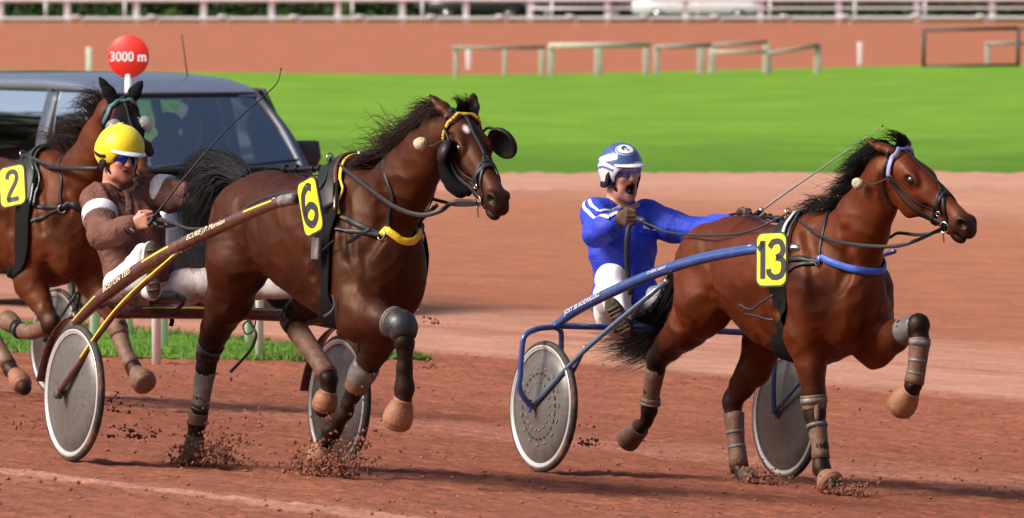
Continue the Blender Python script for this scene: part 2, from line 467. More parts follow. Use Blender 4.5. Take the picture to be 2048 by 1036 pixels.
def surface_net(D, lo, h):
    S = D < 0; n = np.array(D.shape)
    cnt = np.zeros(n-1, np.int8)
    off = [(i, j, k) for i in (0, 1) for j in (0, 1) for k in (0, 1)]
    for i, j, k in off: cnt += S[i:n[0]-1+i, j:n[1]-1+j, k:n[2]-1+k]
    act = np.argwhere((cnt > 0) & (cnt < 8))
    ids = np.full(n-1, -1, np.int64); ids[tuple(act.T)] = np.arange(len(act))
    val = np.stack([D[act[:, 0]+i, act[:, 1]+j, act[:, 2]+k] for i, j, k in off], 1)
    acc = np.zeros((len(act), 3)); ne = np.zeros(len(act))
    for a in range(8):
        for b in range(a+1, 8):
            A, B = np.array(off[a]), np.array(off[b])
            if np.abs(A-B).sum() != 1: continue
            va, vb = val[:, a], val[:, b]; m = (va < 0) != (vb < 0)
            t = np.where(m, va/(va-vb+1e-12), 0)
            acc += np.where(m[:, None], A+(B-A)*t[:, None], 0); ne += m
    V = lo+h*(act+acc/ne[:, None])
    F = []
    for ax in range(3):
        sl0 = [slice(1, n[i]-1) for i in range(3)]; sl1 = list(sl0); sl0[ax] = slice(0, n[ax]-1); sl1[ax] = slice(1, n[ax])
        A = S[tuple(sl0)]; B = S[tuple(sl1)]
        e = np.argwhere(A != B); 
        if len(e) == 0: continue
        base = e.copy(); u, v = [i for i in range(3) if i != ax]
        base[:, u] += 1; base[:, v] += 1
        def cell(du, dv):
            c = base.copy(); c[:, u] -= du; c[:, v] -= dv; return ids[tuple(c.T)]
        q = np.stack([cell(1, 1), cell(0, 1), cell(0, 0), cell(1, 0)], 1)
        flip = A[tuple(e.T)] != (ax == 1)
        q[~flip] = q[~flip][:, ::-1]
        F.append(q)
    return V, np.concatenate(F)
def set_col(o, C):
    ca = o.data.color_attributes.new('Col', 'FLOAT_COLOR', 'POINT')
    buf = np.ones((len(C), 4), np.float32); buf[:, :3] = C; ca.data.foreach_set('color', buf.ravel())
def smooth_mesh(V, F, it=1, lam=.5):
    F = np.asarray(F)
    for _ in range(it):
        acc = np.zeros_like(V); c = np.zeros(len(V))
        for a, b in ((0, 1), (1, 2), (2, 3), (3, 0)):
            for i, j in ((a, b), (b, a)):
                np.add.at(acc, F[:, i], V[F[:, j]]); np.add.at(c, F[:, i], 1)
        V = V+lam*(acc/np.maximum(c, 1)[:, None]-V)
    return V
def vnoise(V, scale, seed=0.0):
    """cheap smooth pseudo noise, sum of sines along random directions"""
    rs = np.random.RandomState(int(seed*10)+3); out = np.zeros(len(V))
    for i in range(7):
        d = unit(rs.normal(size=3)); f = scale*(.6+.9*rs.rand()); out += np.sin(V@d*f+rs.rand()*6.28+1.3*np.sin(V@unit(rs.normal(size=3))*f*.7+rs.rand()*6))
    return out/7
def strands(roots, paths, r0, seed=0, n=3, seg=None):
    """paths: array (m, k, 3); tapered three-sided hairs as one mesh"""
    V = []; F = []; base = 0
    for P, r in zip(paths, r0):
        m = len(P); t = np.linspace(0, 1, m)
        R = r*(1-t**1.6)*.95+r*.06
        v, f = tube(P, R, n, caps=False); V.append(v); F += [tuple(i+base for i in q) for q in f]; base += len(v)
    return np.concatenate(V), F
def text_obj(name, body, parent, mtx, size, material, extrude=.0008, offset=0.0, shear=0.0, sx=1.0):
    c = bpy.data.curves.new(name, 'FONT'); c.body = body; c.size = size; c.extrude = extrude; c.offset = offset; c.shear = shear
    c.align_x = 'CENTER'; c.align_y = 'CENTER'; c.resolution_u = 4
    t = bpy.data.objects.new(name+'_src', c); COL.objects.link(t)
    dg = bpy.context.evaluated_depsgraph_get(); me = bpy.data.meshes.new_from_object(t.evaluated_get(dg))
    bpy.data.objects.remove(t); bpy.data.curves.remove(c)
    V = np.array([v.co[:] for v in me.vertices]); V[:, 0] *= sx
    F = [tuple(p.vertices) for p in me.polygons]; bpy.data.meshes.remove(me)
    mtx = np.asarray(mtx, float)                     # columns right, up, normal, origin  (3x4)
    V = V@mtx[:, :3].T+mtx[:, 3]
    return mesh_obj(name, V, F, material, parent, smooth=False)
# ------------------------------------------------------------------ ground, grass, far track
A_Q = math.radians(29.0); P0 = np.array([.8, 47.9]); EQ = np.array([math.cos(A_Q), math.sin(A_Q)]); EF = np.array([math.sin(A_Q), -math.cos(A_Q)])
def qf(x, y): return (x-P0[0])*EQ[0]+(y-P0[1])*EQ[1], (x-P0[0])*EF[0]+(y-P0[1])*EF[1]
def xy(q, f): return P0[0]+q*EQ[0]+f*EF[0], P0[1]+q*EQ[1]+f*EF[1]
_rs = np.random.RandomState(5); _TAB = _rs.rand(512, 512)
def vn2(x, y):
    xi = np.floor(x).astype(int); yi = np.floor(y).astype(int); fx = x-xi; fy = y-yi; fx = fx*fx*(3-2*fx); fy = fy*fy*(3-2*fy)
    g = lambda i, j: _TAB[i % 512, j % 512]
    return (g(xi, yi)*(1-fx)+g(xi+1, yi)*fx)*(1-fy)+(g(xi, yi+1)*(1-fx)+g(xi+1, yi+1)*fx)*fy-.5
def dirt_relief(q, f):
    rough = np.clip(1-np.clip((q-7.7)/.8, 0, 1)*.8, 0, 1)
    z = .022*vn2(q*2.1+7, f*.30)+.022*vn2(q*6+3, f*1.3)+.026*vn2(q*17, f*8+5)*(1+1.4*vn2(q*1.3, f*.5+40))+.030*vn2(q*33+9, f*19)
    z = z+.016*np.maximum(vn2(q*22+50, f*15)-.16, 0)*6*.5
    z = z+.020*np.exp(-((q+4.9)/.10)**2)                       # raised line left by a harrow
    return z*rough*.55
def dirt_material():
    m, nt, b = new_mat('red_track_dirt'); N = nt.nodes.new; L = nt.links.new
    geo = N('ShaderNodeNewGeometry'); 
    def dot(vec, off):
        d = N('ShaderNodeVectorMath'); d.operation = 'DOT_PRODUCT'; d.inputs[1].default_value = vec; L(geo.outputs['Position'], d.inputs[0])
        a = N('ShaderNodeMath'); a.operation = 'SUBTRACT'; a.inputs[1].default_value = off; L(d.outputs['Value'], a.inputs[0]); return a.outputs[0]
    q = dot((EQ[0], EQ[1], 0), float(P0@EQ)); f = dot((EF[0], EF[1], 0), float(P0@EF))
    cb = N('ShaderNodeCombineXYZ'); L(q, cb.inputs[0])
    fs = N('ShaderNodeMath'); fs.operation = 'MULTIPLY'; fs.inputs[1].default_value = .10; L(f, fs.inputs[0]); L(fs.outputs[0], cb.inputs[1])
    def noise(vec, sc, det=5, ro=.6):
        n = N('ShaderNodeTexNoise'); n.inputs['Scale'].default_value = sc; n.inputs['Detail'].default_value = det; n.inputs['Roughness'].default_value = ro; L(vec, n.inputs['Vector']); return n.outputs['Fac']
    wob = noise(cb.outputs[0], .8, 4)
    wa = N('ShaderNodeMath'); wa.operation = 'MULTIPLY_ADD'; wa.inputs[1].default_value = .9; L(wob, wa.inputs[0]); 
    qq = N('ShaderNodeMath'); qq.operation = 'SUBTRACT'; qq.inputs[1].default_value = .45; L(q, qq.inputs[0]); L(qq.outputs[0], wa.inputs[2])
    mr = N('ShaderNodeMapRange'); mr.inputs[1].default_value = -10; mr.inputs[2].default_value = 40; L(wa.outputs[0], mr.inputs[0])
    cr = N('ShaderNodeValToRGB'); L(mr.outputs[0], cr.inputs[0]); e = cr.color_ramp.elements
    red = (.265, .088, .051); mid = (.305, .110, .066); lite = (.50, .250, .172); org = (.42, .168, .096)
    stops = [(-10, mid), (-5.15, mid), (-4.95, lite), (-4.7, mid), (-1, red), (1.2, red), (2.1, (.35, .140, .092)), (3.2, red), (5, (.30, .104, .061)), (7.7, (.305, .104, .061)), (8.25, lite), (9.6, (.50, .24, .165)), (9.9, (.38, .165, .108)), (10.1, (.49, .235, .162)), (11.6, (.46, .215, .145)), (13, (.365, .136, .077)), (17, (.385, .146, .082)), (27, org), (29.5, (.44, .20, .13)), (32, (.52, .25, .17)), (36, (.51, .24, .16)), (40, (.42, .152, .085))]
    while len(e) > 1: e.remove(e[-1])
    e[0].position = 0; e[0].color = (*stops[0][1], 1)
    for p, c in stops[1:]:
        x = e.new((p+10)/50); x.color = (*c, 1)
    n1 = noise(cb.outputs[0], 5.5, 8, .7)        # streaks along the track
    n2 = noise(geo.outputs['Position'], 26, 6, .75); n3 = noise(geo.outputs['Position'], 2.2, 4)
    def ramp(fac, a, c, lo, hi):
        r = N('ShaderNodeMapRange'); r.inputs[1].default_value = a; r.inputs[2].default_value = c; r.inputs[3].default_value = lo; r.inputs[4].default_value = hi; L(fac, r.inputs[0]); return r.outputs[0]
    def mul(a, bb):
        x = N('ShaderNodeMath'); x.operation = 'MULTIPLY'; L(a, x.inputs[0]); L(bb, x.inputs[1]); return x.outputs[0]
    k = mul(mul(ramp(n1, .3, .7, .74, 1.22), ramp(n2, .27, .73, .52, 1.42)), ramp(n3, .3, .7, .90, 1.10))
    mx = N('ShaderNodeMix'); mx.data_type = 'RGBA'; mx.blend_type = 'MULTIPLY'; mx.inputs[0].default_value = 1; L(cr.outputs[0], mx.inputs[6]); L(k, mx.inputs[7]); L(mx.outputs[2], b.inputs['Base Color'])
    b.inputs['Roughness'].default_value = .95; b.inputs['Specular IOR Level'].default_value = .15
    bp = N('ShaderNodeBump'); bp.inputs['Strength'].default_value = .55; bp.inputs['Distance'].default_value = .02; L(n2, bp.inputs['Height']); L(bp.outputs[0], b.inputs['Normal'])
    return m
M['dirt'] = dirt_material()
def sheet(name, X, Y, Z, material, lab=None):
    n0, n1 = X.shape; I = np.arange(n0*n1).reshape(n0, n1)
    Fq = np.stack([I[:-1, :-1], I[1:, :-1], I[1:, 1:], I[:-1, 1:]], -1).reshape(-1, 4)
    V = np.stack([X, Y, Z], -1).reshape(-1, 3)
    me = bpy.data.meshes.new(name); me.vertices.add(len(V)); me.vertices.foreach_set('co', V.ravel()); me.loops.add(len(Fq)*4); me.loops.foreach_set('vertex_index', Fq.ravel().astype(np.int32))
    me.polygons.add(len(Fq)); me.polygons.foreach_set('loop_start', (np.arange(len(Fq))*4).astype(np.int32)); me.polygons.foreach_set('loop_total', np.full(len(Fq), 4, np.int32)); me.polygons.foreach_set('use_smooth', np.ones(len(Fq), bool))
    me.materials.append(material); me.update(); me.validate()
    o = bpy.data.objects.new(name, me); COL.objects.link(o); o['kind'] = 'structure'
    if lab: o['label'] = lab
    return o
# one sheet in the track's own directions: fine where the race is, wide beyond
def axis(a, b, fine, outer): return np.unique(np.concatenate([np.arange(a, b, fine), np.array(outer, float)]))
qs = axis(-9.5, 8.6, .028, [-900, -300, -100, -40, -20, -13, -11]+list(np.linspace(8.9, 14, 18))+list(np.linspace(15, 60, 24))+[80, 120, 200, 400, 900])
fs = axis(-21, 8.5, .048, [-1500, -900, -600, -400, -300, -240, -200, -160, -130, -100, -80, -65, -52, -44, -38]+list(np.linspace(-34, -21.5, 16))+[9, 11, 15, 25, 60, 200])
Qg, Fg = np.meshgrid(qs, fs, indexing='ij'); Xg, Yg = xy(Qg, Fg)
wq = np.clip((Qg+9.5)/1.5, 0, 1)*np.clip((8.6-Qg)/1.2, 0, 1)*np.clip((Fg+21)/2, 0, 1)*np.clip((8.5-Fg)/1.2, 0, 1)
dg = dirt_relief(Qg, Fg)
Zg = ground_z(Xg, Yg)+dg*wq*1.0
sheet('ground', Xg, Yg, Zg, M['dirt'])
def gz(x, y):
    q, f = qf(x, y); return float(ground_z(x, y))
# loose clods lying on the track
rs = np.random.RandomState(21); V = []; F = []; n = 0
ico_v = np.array([(0, 0, 1), (.9, 0, .2), (.28, .85, .1), (-.72, .53, .2), (-.72, -.53, 0), (.28, -.85, .2), (0, 0, -.7)]); ico_f = [(0, 1, 2), (0, 2, 3), (0, 3, 4), (0, 4, 5), (0, 5, 1), (6, 2, 1), (6, 3, 2), (6, 4, 3), (6, 5, 4), (6, 1, 5)]
cl_q = rs.rand(15000)*17-9; cl_f = rs.rand(15000)*28-20; keep = (vn2(cl_q*1.1, cl_f*.35+11)+.25*rs.normal(size=15000)) > .0
for q, f in zip(cl_q[keep], cl_f[keep]):
    s = .0045+.012*rs.rand()**4; x, y = xy(q, f); z = ground_z(x, y)+dirt_relief(np.array(q), np.array(f))
    a = rs.rand()*6.28; R = np.array([[math.cos(a), -math.sin(a), 0], [math.sin(a), math.cos(a), 0], [0, 0, 1]])
    V.append((ico_v*(.7+.6*rs.rand(7, 1))*np.array([1.3, 1, .8])*s)@R+np.array([x, y, z+s*.3])); F += [tuple(i+n for i in t) for t in ico_f]; n += 7
o = mesh_obj('loose_dirt', np.concatenate(V), F, mat('clod', (.27, .10, .064), .95, var=.3, vscale=9), smooth=False); tag(o, kind='stuff')

# grass: the strip between the tracks, the wide infield, and the ground beyond the far fence
def grass_material(name, a, b_, leaf=None, sc=2.0):
    m, nt, b = new_mat(name); N = nt.nodes.new; L = nt.links.new
    geo = N('ShaderNodeNewGeometry'); mp = N('ShaderNodeMapping'); mp.inputs['Scale'].default_value = (1, .35, 1); L(geo.outputs['Position'], mp.inputs[0])
    n = N('ShaderNodeTexNoise'); n.inputs['Scale'].default_value = .22*sc; n.inputs['Detail'].default_value = 7; n.inputs['Roughness'].default_value = .62; L(mp.outputs[0], n.inputs['Vector'])
    cr = N('ShaderNodeValToRGB'); e = cr.color_ramp.elements; e[0].position = .22; e[0].color = (*a, 1); e[1].position = .80; e[1].color = (*b_, 1); L(n.outputs['Fac'], cr.inputs[0]); out = cr.outputs[0]
    n4 = N('ShaderNodeTexNoise'); n4.inputs['Scale'].default_value = 6*sc; n4.inputs['Detail'].default_value = 5; L(mp.outputs[0], n4.inputs['Vector'])
    m4 = N('ShaderNodeMapRange'); m4.inputs[1].default_value = .3; m4.inputs[2].default_value = .7; m4.inputs[3].default_value = .80; m4.inputs[4].default_value = 1.18; L(n4.outputs['Fac'], m4.inputs[0])
    x4 = N('ShaderNodeMix'); x4.data_type = 'RGBA'; x4.blend_type = 'MULTIPLY'; x4.inputs[0].default_value = 1; L(out, x4.inputs[6]); L(m4.outputs[0], x4.inputs[7]); out = x4.outputs[2]
    if leaf:      # a longer, darker verge along the near edge of the infield
        sy = N('ShaderNodeSeparateXYZ'); L(geo.outputs['Position'], sy.inputs[0]); ad = N('ShaderNodeMath'); ad.operation = 'MULTIPLY_ADD'; ad.inputs[1].default_value = 26; L(n.outputs['Fac'], ad.inputs[0]); L(sy.outputs['Y'], ad.inputs[2])
        mv = N('ShaderNodeMapRange'); mv.inputs[1].default_value = 138; mv.inputs[2].default_value = 162; mv.inputs[3].default_value = .62; mv.inputs[4].default_value = 0; L(ad.outputs[0], mv.inputs[0])
        xv = N('ShaderNodeMix'); xv.data_type = 'RGBA'; xv.inputs[7].default_value = (.060, .150, .016, 1); L(mv.outputs[0], xv.inputs[0]); L(out, xv.inputs[6]); out = xv.outputs[2]
    if leaf:      # fallen leaves
        v = N('ShaderNodeTexVoronoi'); v.inputs['Scale'].default_value = .9; L(mp.outputs[0], v.inputs['Vector'])
        n2 = N('ShaderNodeTexNoise'); n2.inputs['Scale'].default_value = .06; L(geo.outputs['Position'], n2.inputs['Vector'])
        m1 = N('ShaderNodeMapRange'); m1.inputs[1].default_value = .10; m1.inputs[2].default_value = .04; L(v.outputs['Distance'], m1.inputs[0])
        m2 = N('ShaderNodeMapRange'); m2.inputs[1].default_value = .50; m2.inputs[2].default_value = .62; L(n2.outputs['Fac'], m2.inputs[0])
        mu = N('ShaderNodeMath'); mu.operation = 'MULTIPLY'; L(m1.outputs[0], mu.inputs[0]); L(m2.outputs[0], mu.inputs[1])
        x2 = N('ShaderNodeMix'); x2.data_type = 'RGBA'; x2.inputs[7].default_value = (*leaf, 1); L(mu.outputs[0], x2.inputs[0]); L(out, x2.inputs[6]); out = x2.outputs[2]
    L(out, b.inputs['Base Color']); b.inputs['Roughness'].default_value = .9; b.inputs['Specular IOR Level'].default_value = .1
    bp = N('ShaderNodeBump'); bp.inputs['Strength'].default_value = .5; bp.inputs['Distance'].default_value = .05; L(n4.outputs['Fac'], bp.inputs['Height']); L(bp.outputs[0], b.inputs['Normal'])
    return m
M['grass'] = grass_material('infield_grass', (.115, .255, .020), (.205, .375, .036), (.45, .16, .03))
M['grass_dark'] = grass_material('rough_grass', (.03, .07, .012), (.10, .17, .02), None, .6)
def poly_sheet(name, near, far, z, material, nx=160, ny=24, jag=0.0):
    """near and far edges as lists of points of the photograph's ground"""
    A = catmull(np.array([on_ground(*p)[:2] for p in near]), 12); B = catmull(np.array([on_ground(*p)[:2] for p in far]), 12)
    def res(C, n): 
        s_ = np.linspace(0, len(C)-1, n); return np.stack([np.interp(s_, np.arange(len(C)), C[:, i]) for i in (0, 1)], 1)
    A, B = res(A, nx), res(B, nx); t = np.linspace(0, 1, ny)[None, :, None]
    d = B-A; dl = d/np.linalg.norm(d, axis=1)[:, None]
    if jag: A = A+dl*(jag*(vn2(A[:, 0]*3, A[:, 1]*3)+.6*vn2(A[:, 0]*13, A[:, 1]*13)))[:, None]
    G = A[:, None]*(1-t)+B[:, None]*t; X, Y = G[..., 0], G[..., 1]
    return sheet(name, X, Y, ground_z(X, Y)+z, material), A, B
M['sand'] = mat('pale_sand', (.50, .262, .185), .95, var=.14, vscale=1.2, spec=.1)
poly_sheet('sandy_verge', [(-700, 386), (640, 382), (1500, 378), (2900, 372)], [(-700, 349), (200, 348), (640, 347), (1024, 344), (1500, 343), (2048, 341), (2900, 339)], .0015, M['sand'], 400, 10, 2.2)
poly_sheet('infield_grass', [(-700, 351), (200, 351), (640, 349), (1024, 346), (1500, 345), (2048, 343), (2900, 341)], [(-700, 137), (0, 140), (560, 146), (1000, 149), (1500, 139), (1840, 131), (2048, 128), (2900, 124)], .003, M['grass'], 400, 60, 1.6)
X, Y = np.meshgrid(np.linspace(-900, 900, 60), np.linspace(372, 1500, 40), indexing='ij'); sheet('far_grass', X, Y, ground_z(X, Y)+.03, M['grass_dark'])
# grass strip in track coordinates, tapering to a point
ff = np.linspace(-70, -15.9, 220); qa = 4.85+.0*ff+np.clip((ff+18.2)/2.4, 0, 1)**1.5*2.1; qb = 7.62-np.clip((ff+17.5)/1.6, 0, 1)*.45
qa = np.minimum(qa+.22*vn2(ff*2.3, ff*0)+.1*vn2(ff*9, ff*0+5), qb-.01); tt = np.linspace(0, 1, 26)[None]
QS = qa[:, None]*(1-tt)+qb[:, None]*tt; FS = np.repeat(ff[:, None], 26, 1); X, Y = xy(QS, FS)
sheet('grass_strip', X, Y, ground_z(X, Y)+.008+.02*np.sin(tt*math.pi), M['grass'])
rs = np.random.RandomState(31); nb = 26000; bf = -15.9-rs.rand(nb)**1.4*22; i_ = np.interp(bf, ff, np.arange(len(ff))).astype(int); u = rs.rand(nb); bq = qa[i_]*(1-u)+qb[i_]*u
bx, by = xy(bq, bf); bz = ground_z(bx, by)+.01; h = (.025+.04*rs.rand(nb))*(.75+1.1*vn2(bq*1.6, bf*1.6+9)); a = rs.rand(nb)*6.28; w = .006+.005*rs.rand(nb); l = rs.normal(size=(nb, 2))*.025
Vb = np.zeros((nb, 3, 3)); Vb[:, 0] = np.stack([bx-w*np.cos(a), by-w*np.sin(a), bz-.01], 1); Vb[:, 1] = np.stack([bx+w*np.cos(a), by+w*np.sin(a), bz-.01], 1); Vb[:, 2] = np.stack([bx+l[:, 0], by+l[:, 1], bz+h], 1)
o = mesh_obj('grass_blades', Vb.reshape(-1, 3), np.arange(nb*3).reshape(-1, 3), mat('grass_blade', (.12, .22, .028), .75, var=.4, vscale=1.5), smooth=False); tag(o, kind='stuff')
# ------------------------------------------------------------------ fences, posts, sign, trees, far vehicles
def up_post(name, parent, base, top, r, material, n=10):
    V, F = tube([np.array(base)-np.array([0, 0, .05]), np.array(top)], r, n); return mesh_obj(name, V, F, material, parent)
def gpt(u, v): return on_ground(u, v)
# white fence along the far side of the far track: every panel of it a post, rails and gooseneck struts
fy = 363.5; s = FPX/fy
fence = thing('white_fence', 'white racecourse fence along the far edge of the far dirt track', 'fence', None, (0, fy, -.17))
px = [-260, -125, 8, 140, 277, 410, 545, 677, 805, 932, 1060, 1215, 1372, 1522, 1680, 1838, 1990, 2140, 2290]
pb = lambda u: np.array([(u-1024)/s, fy+.0006*(u-1024)*4, -.17])
for u in px:
    b = pb(u); v, f = box(b+np.array([0, 0, .60]), .24, .12, 1.24, bev=.01); mesh_obj('post', v, f, M['fence_white'], fence)
P = np.array([pb(u) for u in px])
for z, r, nm in ((.97, .085, 'top_rail'), (.62, .045, 'middle_rail'), (.22, .06, 'low_rail')):
    if nm == 'middle_rail': Q_ = P[10:]
    else: Q_ = P
    v, f = tube(Q_+np.array([0, -.09, z]), r, 8); mesh_obj(nm, v, f, M['fence_white'], fence)
for u in [158, 308, 447, 590, 720, 862, 1000, 1140, 1288, 1430, 1570, 1692, 1832, 1965]:
    b = pb(u)+np.array([0, -.15, 0]); v, f = tube(catmull([b+np.array([.28, -.1, 0]), b+np.array([.26, -.2, .16]), b+np.array([.12, -.30, .27]), b+np.array([-.14, -.36, .30])], 6), .075, 10); mesh_obj('gooseneck', v, f, M['fence_white'], fence)
# second, thinner white rail farther back
f2 = thing('white_fence', 'thin white rail behind the far racecourse fence', 'fence', None, (0, 372.5, -.17)); s2 = FPX/372.5
for u in [-180, 92, 250, 705, 845, 1104, 1396, 1540, 1710, 1850, 2150]:
    v, f = box(np.array([(u-1024)/s2, 372.5, .38]), .11, .08, 1.1); mesh_obj('post', v, f, M['fence_white'], f2)
# white marker stakes on the near edge of the far track
for u, v0, v1, lb in ((178, 95, 143, 'white stake on the grass edge far left, beyond the van'), (937, 95, 140, 'white stake behind the left end of the wooden rail'), (1720, 84, 131, 'white stake standing alone right of the wooden rail')):
    b = gpt(u, v1); sc = FPX/b[1]; h = (v1-v0)/sc
    v, f = box(b+np.array([0, 0, h/2]), .13, .06, h, bev=.01); o = mesh_obj('marker_stake', v, f, M['white_paint'], None, None, b); tag(o, lb, 'marker post', 'white stakes along the far track')
# wooden hurdle rails on the grass
def hurdle(label, posts, rails, m_, pw=.15):
    b0 = gpt(posts[0][0], posts[0][1]); o = thing('wooden_rail', label, 'rail', None, tuple(b0), 'low wooden rails on the infield')
    for u, vb, vt, wd in posts:
        b = gpt(u, vb); h = (vb-vt)*b[1]/FPX; v, f = box(b+np.array([0, 0, h/2-.02]), wd, .12, h+.04, bev=.012); mesh_obj('post', v, f, m_, o)
    for (u0, v0, u1, v1, th, mm) in rails:
        d0 = gpt(posts[0][0], posts[0][1])[1]; p = at_depth(u0, v0, d0-.1); q = at_depth(u1, v1, d0-.1)
        v, f = tube([p, q], (th/2, .04), 8, flat=np.array([0, -1.0, 0])); mesh_obj('rail', v, f, M[mm], o)
hurdle('weathered wooden rail, leftmost section with the thin dark top bar', [(912, 156, 94, .11), (1010, 151, 94, .11), (1084, 151, 92, .14)], [(905, 95, 1090, 95, .09, 'dark_wood')], M['wood'])
hurdle('pale wooden rail section with three posts between the darker sections', [(1103, 152, 90, .16), (1197, 151, 92, .20), (1292, 150, 92, .14)], [(1098, 91, 1300, 90, .13, 'wood')], M['wood'])
hurdle('wooden rail section with a thick double post in the middle', [(1313, 150, 92, .14), (1402, 148, 92, .17), (1424, 148, 92, .17), (1533, 147, 84, .18)], [(1310, 94, 1424, 90, .11, 'dark_wood'), (1420, 90, 1536, 84, .09, 'dark_wood'), (1420, 104, 1534, 104, .08, 'wood')], M['wood'])
hurdle('short right end section of the wooden rail dipping to a single post', [(1540, 147, 100, .08), (1635, 147, 90, .17)], [(1536, 107, 1638, 90, .10, 'dark_wood')], M['wood'])
b0 = gpt(1847, 134); bar = thing('metal_barrier', 'dark tubular barrier standing on the grass at the right edge', 'barrier', None, tuple(b0)); sc = FPX/b0[1]
A_, B_ = at_depth(1847, 134, b0[1]), at_depth(2036, 132, b0[1]); hh = .95
for p in (A_, B_): up_post('post', bar, p, p+np.array([0, 0, hh]), .055, M['dark_metal'])
v, f = tube([A_+np.array([0, 0, hh]), B_+np.array([0, 0, hh+.02])], .05, 10); mesh_obj('top_rail', v, f, M['dark_metal'], bar)
v, f = tube([A_+np.array([0, 0, .03]), B_+np.array([0, 0, .03])], .04, 10); mesh_obj('foot_rail', v, f, M['dark_metal'], bar)
C_ = at_depth(2090, 132, b0[1]); v, f = tube([B_+np.array([0, 0, hh+.02]), C_+np.array([0, 0, hh+.02])], .05, 10); mesh_obj('top_rail', v, f, M['dark_metal'], bar)
hurdle('low wooden rail behind the dark barrier at the right edge', [(1976, 128, 86, .15), (2070, 128, 84, .15)], [(1972, 87, 2075, 86, .10, 'dark_wood')], M['wood'])
# white plastic posts along both edges of the grass strip
for k, (u, vb, r) in enumerate(((313, 728, .034), (519, 719, .030), (190, 684, .040), (327, 702, .036), (498, 690, .030))):
    lb = ['front white post of the grass strip below the brown driver', 'front white post of the grass strip, seen under the belly of horse 6', 'rear white post of the grass strip beside the wheel of sulky 6', 'rear white post of the grass strip, just right of a front one', 'rear white post of the grass strip behind the legs of horse 6'][k]
    b = gpt(u, vb); v, f = lathe(b, [0, 0, 1], [(r, -.05), (r, 1.02), (r*.9, 1.04), (.002, 1.05)], 16); o = mesh_obj('white_post', v, f, M['white_paint'], None, None, b); tag(o, lb, 'post', 'white posts along the grass strip')
# distance sign
b = gpt(258, 676); sg = thing('distance_sign', 'round red distance sign reading 3000 m on a white post', 'sign', None, tuple(b)); sc = FPX/b[1]
top = at_depth(257, 113, b[1]); v, f = lathe(b, [0, 0, 1], [(.030, -.05), (.030, top[2]-b[2]-.14), (.002, top[2]-b[2]-.13)], 16); mesh_obj('post', v, f, M['white_paint'], sg)
v, f = box(np.array([b[0], b[1], top[2]-.11]), .040, .03, .18, bev=.004); mesh_obj('clamp', v, f, M['steel'], sg)
v, f = lathe(top+np.array([0, -.02, 0]), [-.22, -1, 0], [(.001, -.004), (.162, -.004), (.166, 0), (.162, .004), (.001, .004)], 56); V_ = v; mesh_obj('disc', v, f, M['red_sign'], sg)
n_ = unit([-.22, -1, 0]); r_ = unit([1, -.22, 0]); text_obj('lettering', '3000 m', sg, np.stack([r_, np.array([0, 0, 1.0]), n_, top+np.array([0, -.02, -.004])+n_*.007], 1), .105, M['white_print'], .0006, .0022, 0, .93)

# foliage: leaf-sized faces scattered through clumps
m_leaf = mat('leaf', (.045, .085, .018), .75, var=.45, vscale=.6); m_leaf2 = mat('leaf_dark', (.028, .062, .016), .75, var=.45, vscale=.5); m_bark = mat('bark', (.09, .065, .045), .9, bump=.5)
def leaves(centres, radii, n, size, rs):
    V = np.zeros((n, 4, 3)); ci = rs.randint(len(centres), size=n); d = rs.normal(size=(n, 3)); d /= np.linalg.norm(d, axis=1)[:, None]
    c = centres[ci]+d*radii[ci]*(rs.rand(n, 1)**.35); a = rs.normal(size=(n, 3)); a /= np.linalg.norm(a, axis=1)[:, None]; b = np.cross(a, rs.normal(size=(n, 3))); b /= np.linalg.norm(b, axis=1)[:, None]
    s = size*(.6+.8*rs.rand(n, 1)); V[:, 0] = c-a*s; V[:, 1] = c-b*s*.5; V[:, 2] = c+a*s; V[:, 3] = c+b*s*.5
    return V.reshape(-1, 3), np.arange(4*n).reshape(-1, 4)
def tree(label, x, y, h, w, seed, leafm, group, n=1500, size=.30):
    rs = np.random.RandomState(seed); z0 = float(ground_z(x, y)); o = thing('tree', label, 'tree', None, (x, y, z0), group)
    P = catmull([np.array([x, y, z0-.2]), np.array([x+.1*w*rs.normal()*.3, y, z0+h*.3]), np.array([x+.1*w*rs.normal()*.4, y, z0+h*.75])], 5); v, f = tube(P, np.linspace(h*.028, h*.008, len(P)), 9)
    parts = [(v, f)]; cen = []; rad = []
    for k in range(9):
        a = k*2.4+rs.rand(); t = .35+.5*rs.rand(); p = P[int(t*(len(P)-1))]; e = p+np.array([math.cos(a)*w*.36, math.sin(a)*w*.36, h*(.06+.12*rs.rand())]); parts.append(tube([p, e], np.array([h*.011, h*.004]), 6)); cen.append(e); rad.append(w*(.16+.10*rs.rand()))
    for k in range(7): cen.append(np.array([x, y, z0])+np.array([rs.normal()*w*.16, rs.normal()*w*.16, h*(.45+.45*rs.rand())])); rad.append(w*(.17+.08*rs.rand()))
    v, f = cat_meshes(parts); mesh_obj('trunk', v, f, m_bark, o)
    v, f = leaves(np.array(cen), np.array(rad)[:, None]*np.array([1, 1, .85]), n, size, rs); mesh_obj('crown', v, f, leafm, o, smooth=False)
lbs = ['dark bushy tree behind the far fence at the left end', 'dark green tree behind the far fence, second from the left', 'dark green tree behind the far fence above the red sign', 'broad dark tree behind the far fence above the van', 'dark tree behind the far fence above horse 6', 'dark tree behind the far fence above the green gap', 'green tree behind the far fence near the middle', 'dark tree behind the far fence over the parked dark car', 'green tree behind the far fence over the white car', 'dark green tree behind the far fence right of the white car', 'pale green tree behind the far fence, second from the right', 'dark tree behind the far fence at the right end']
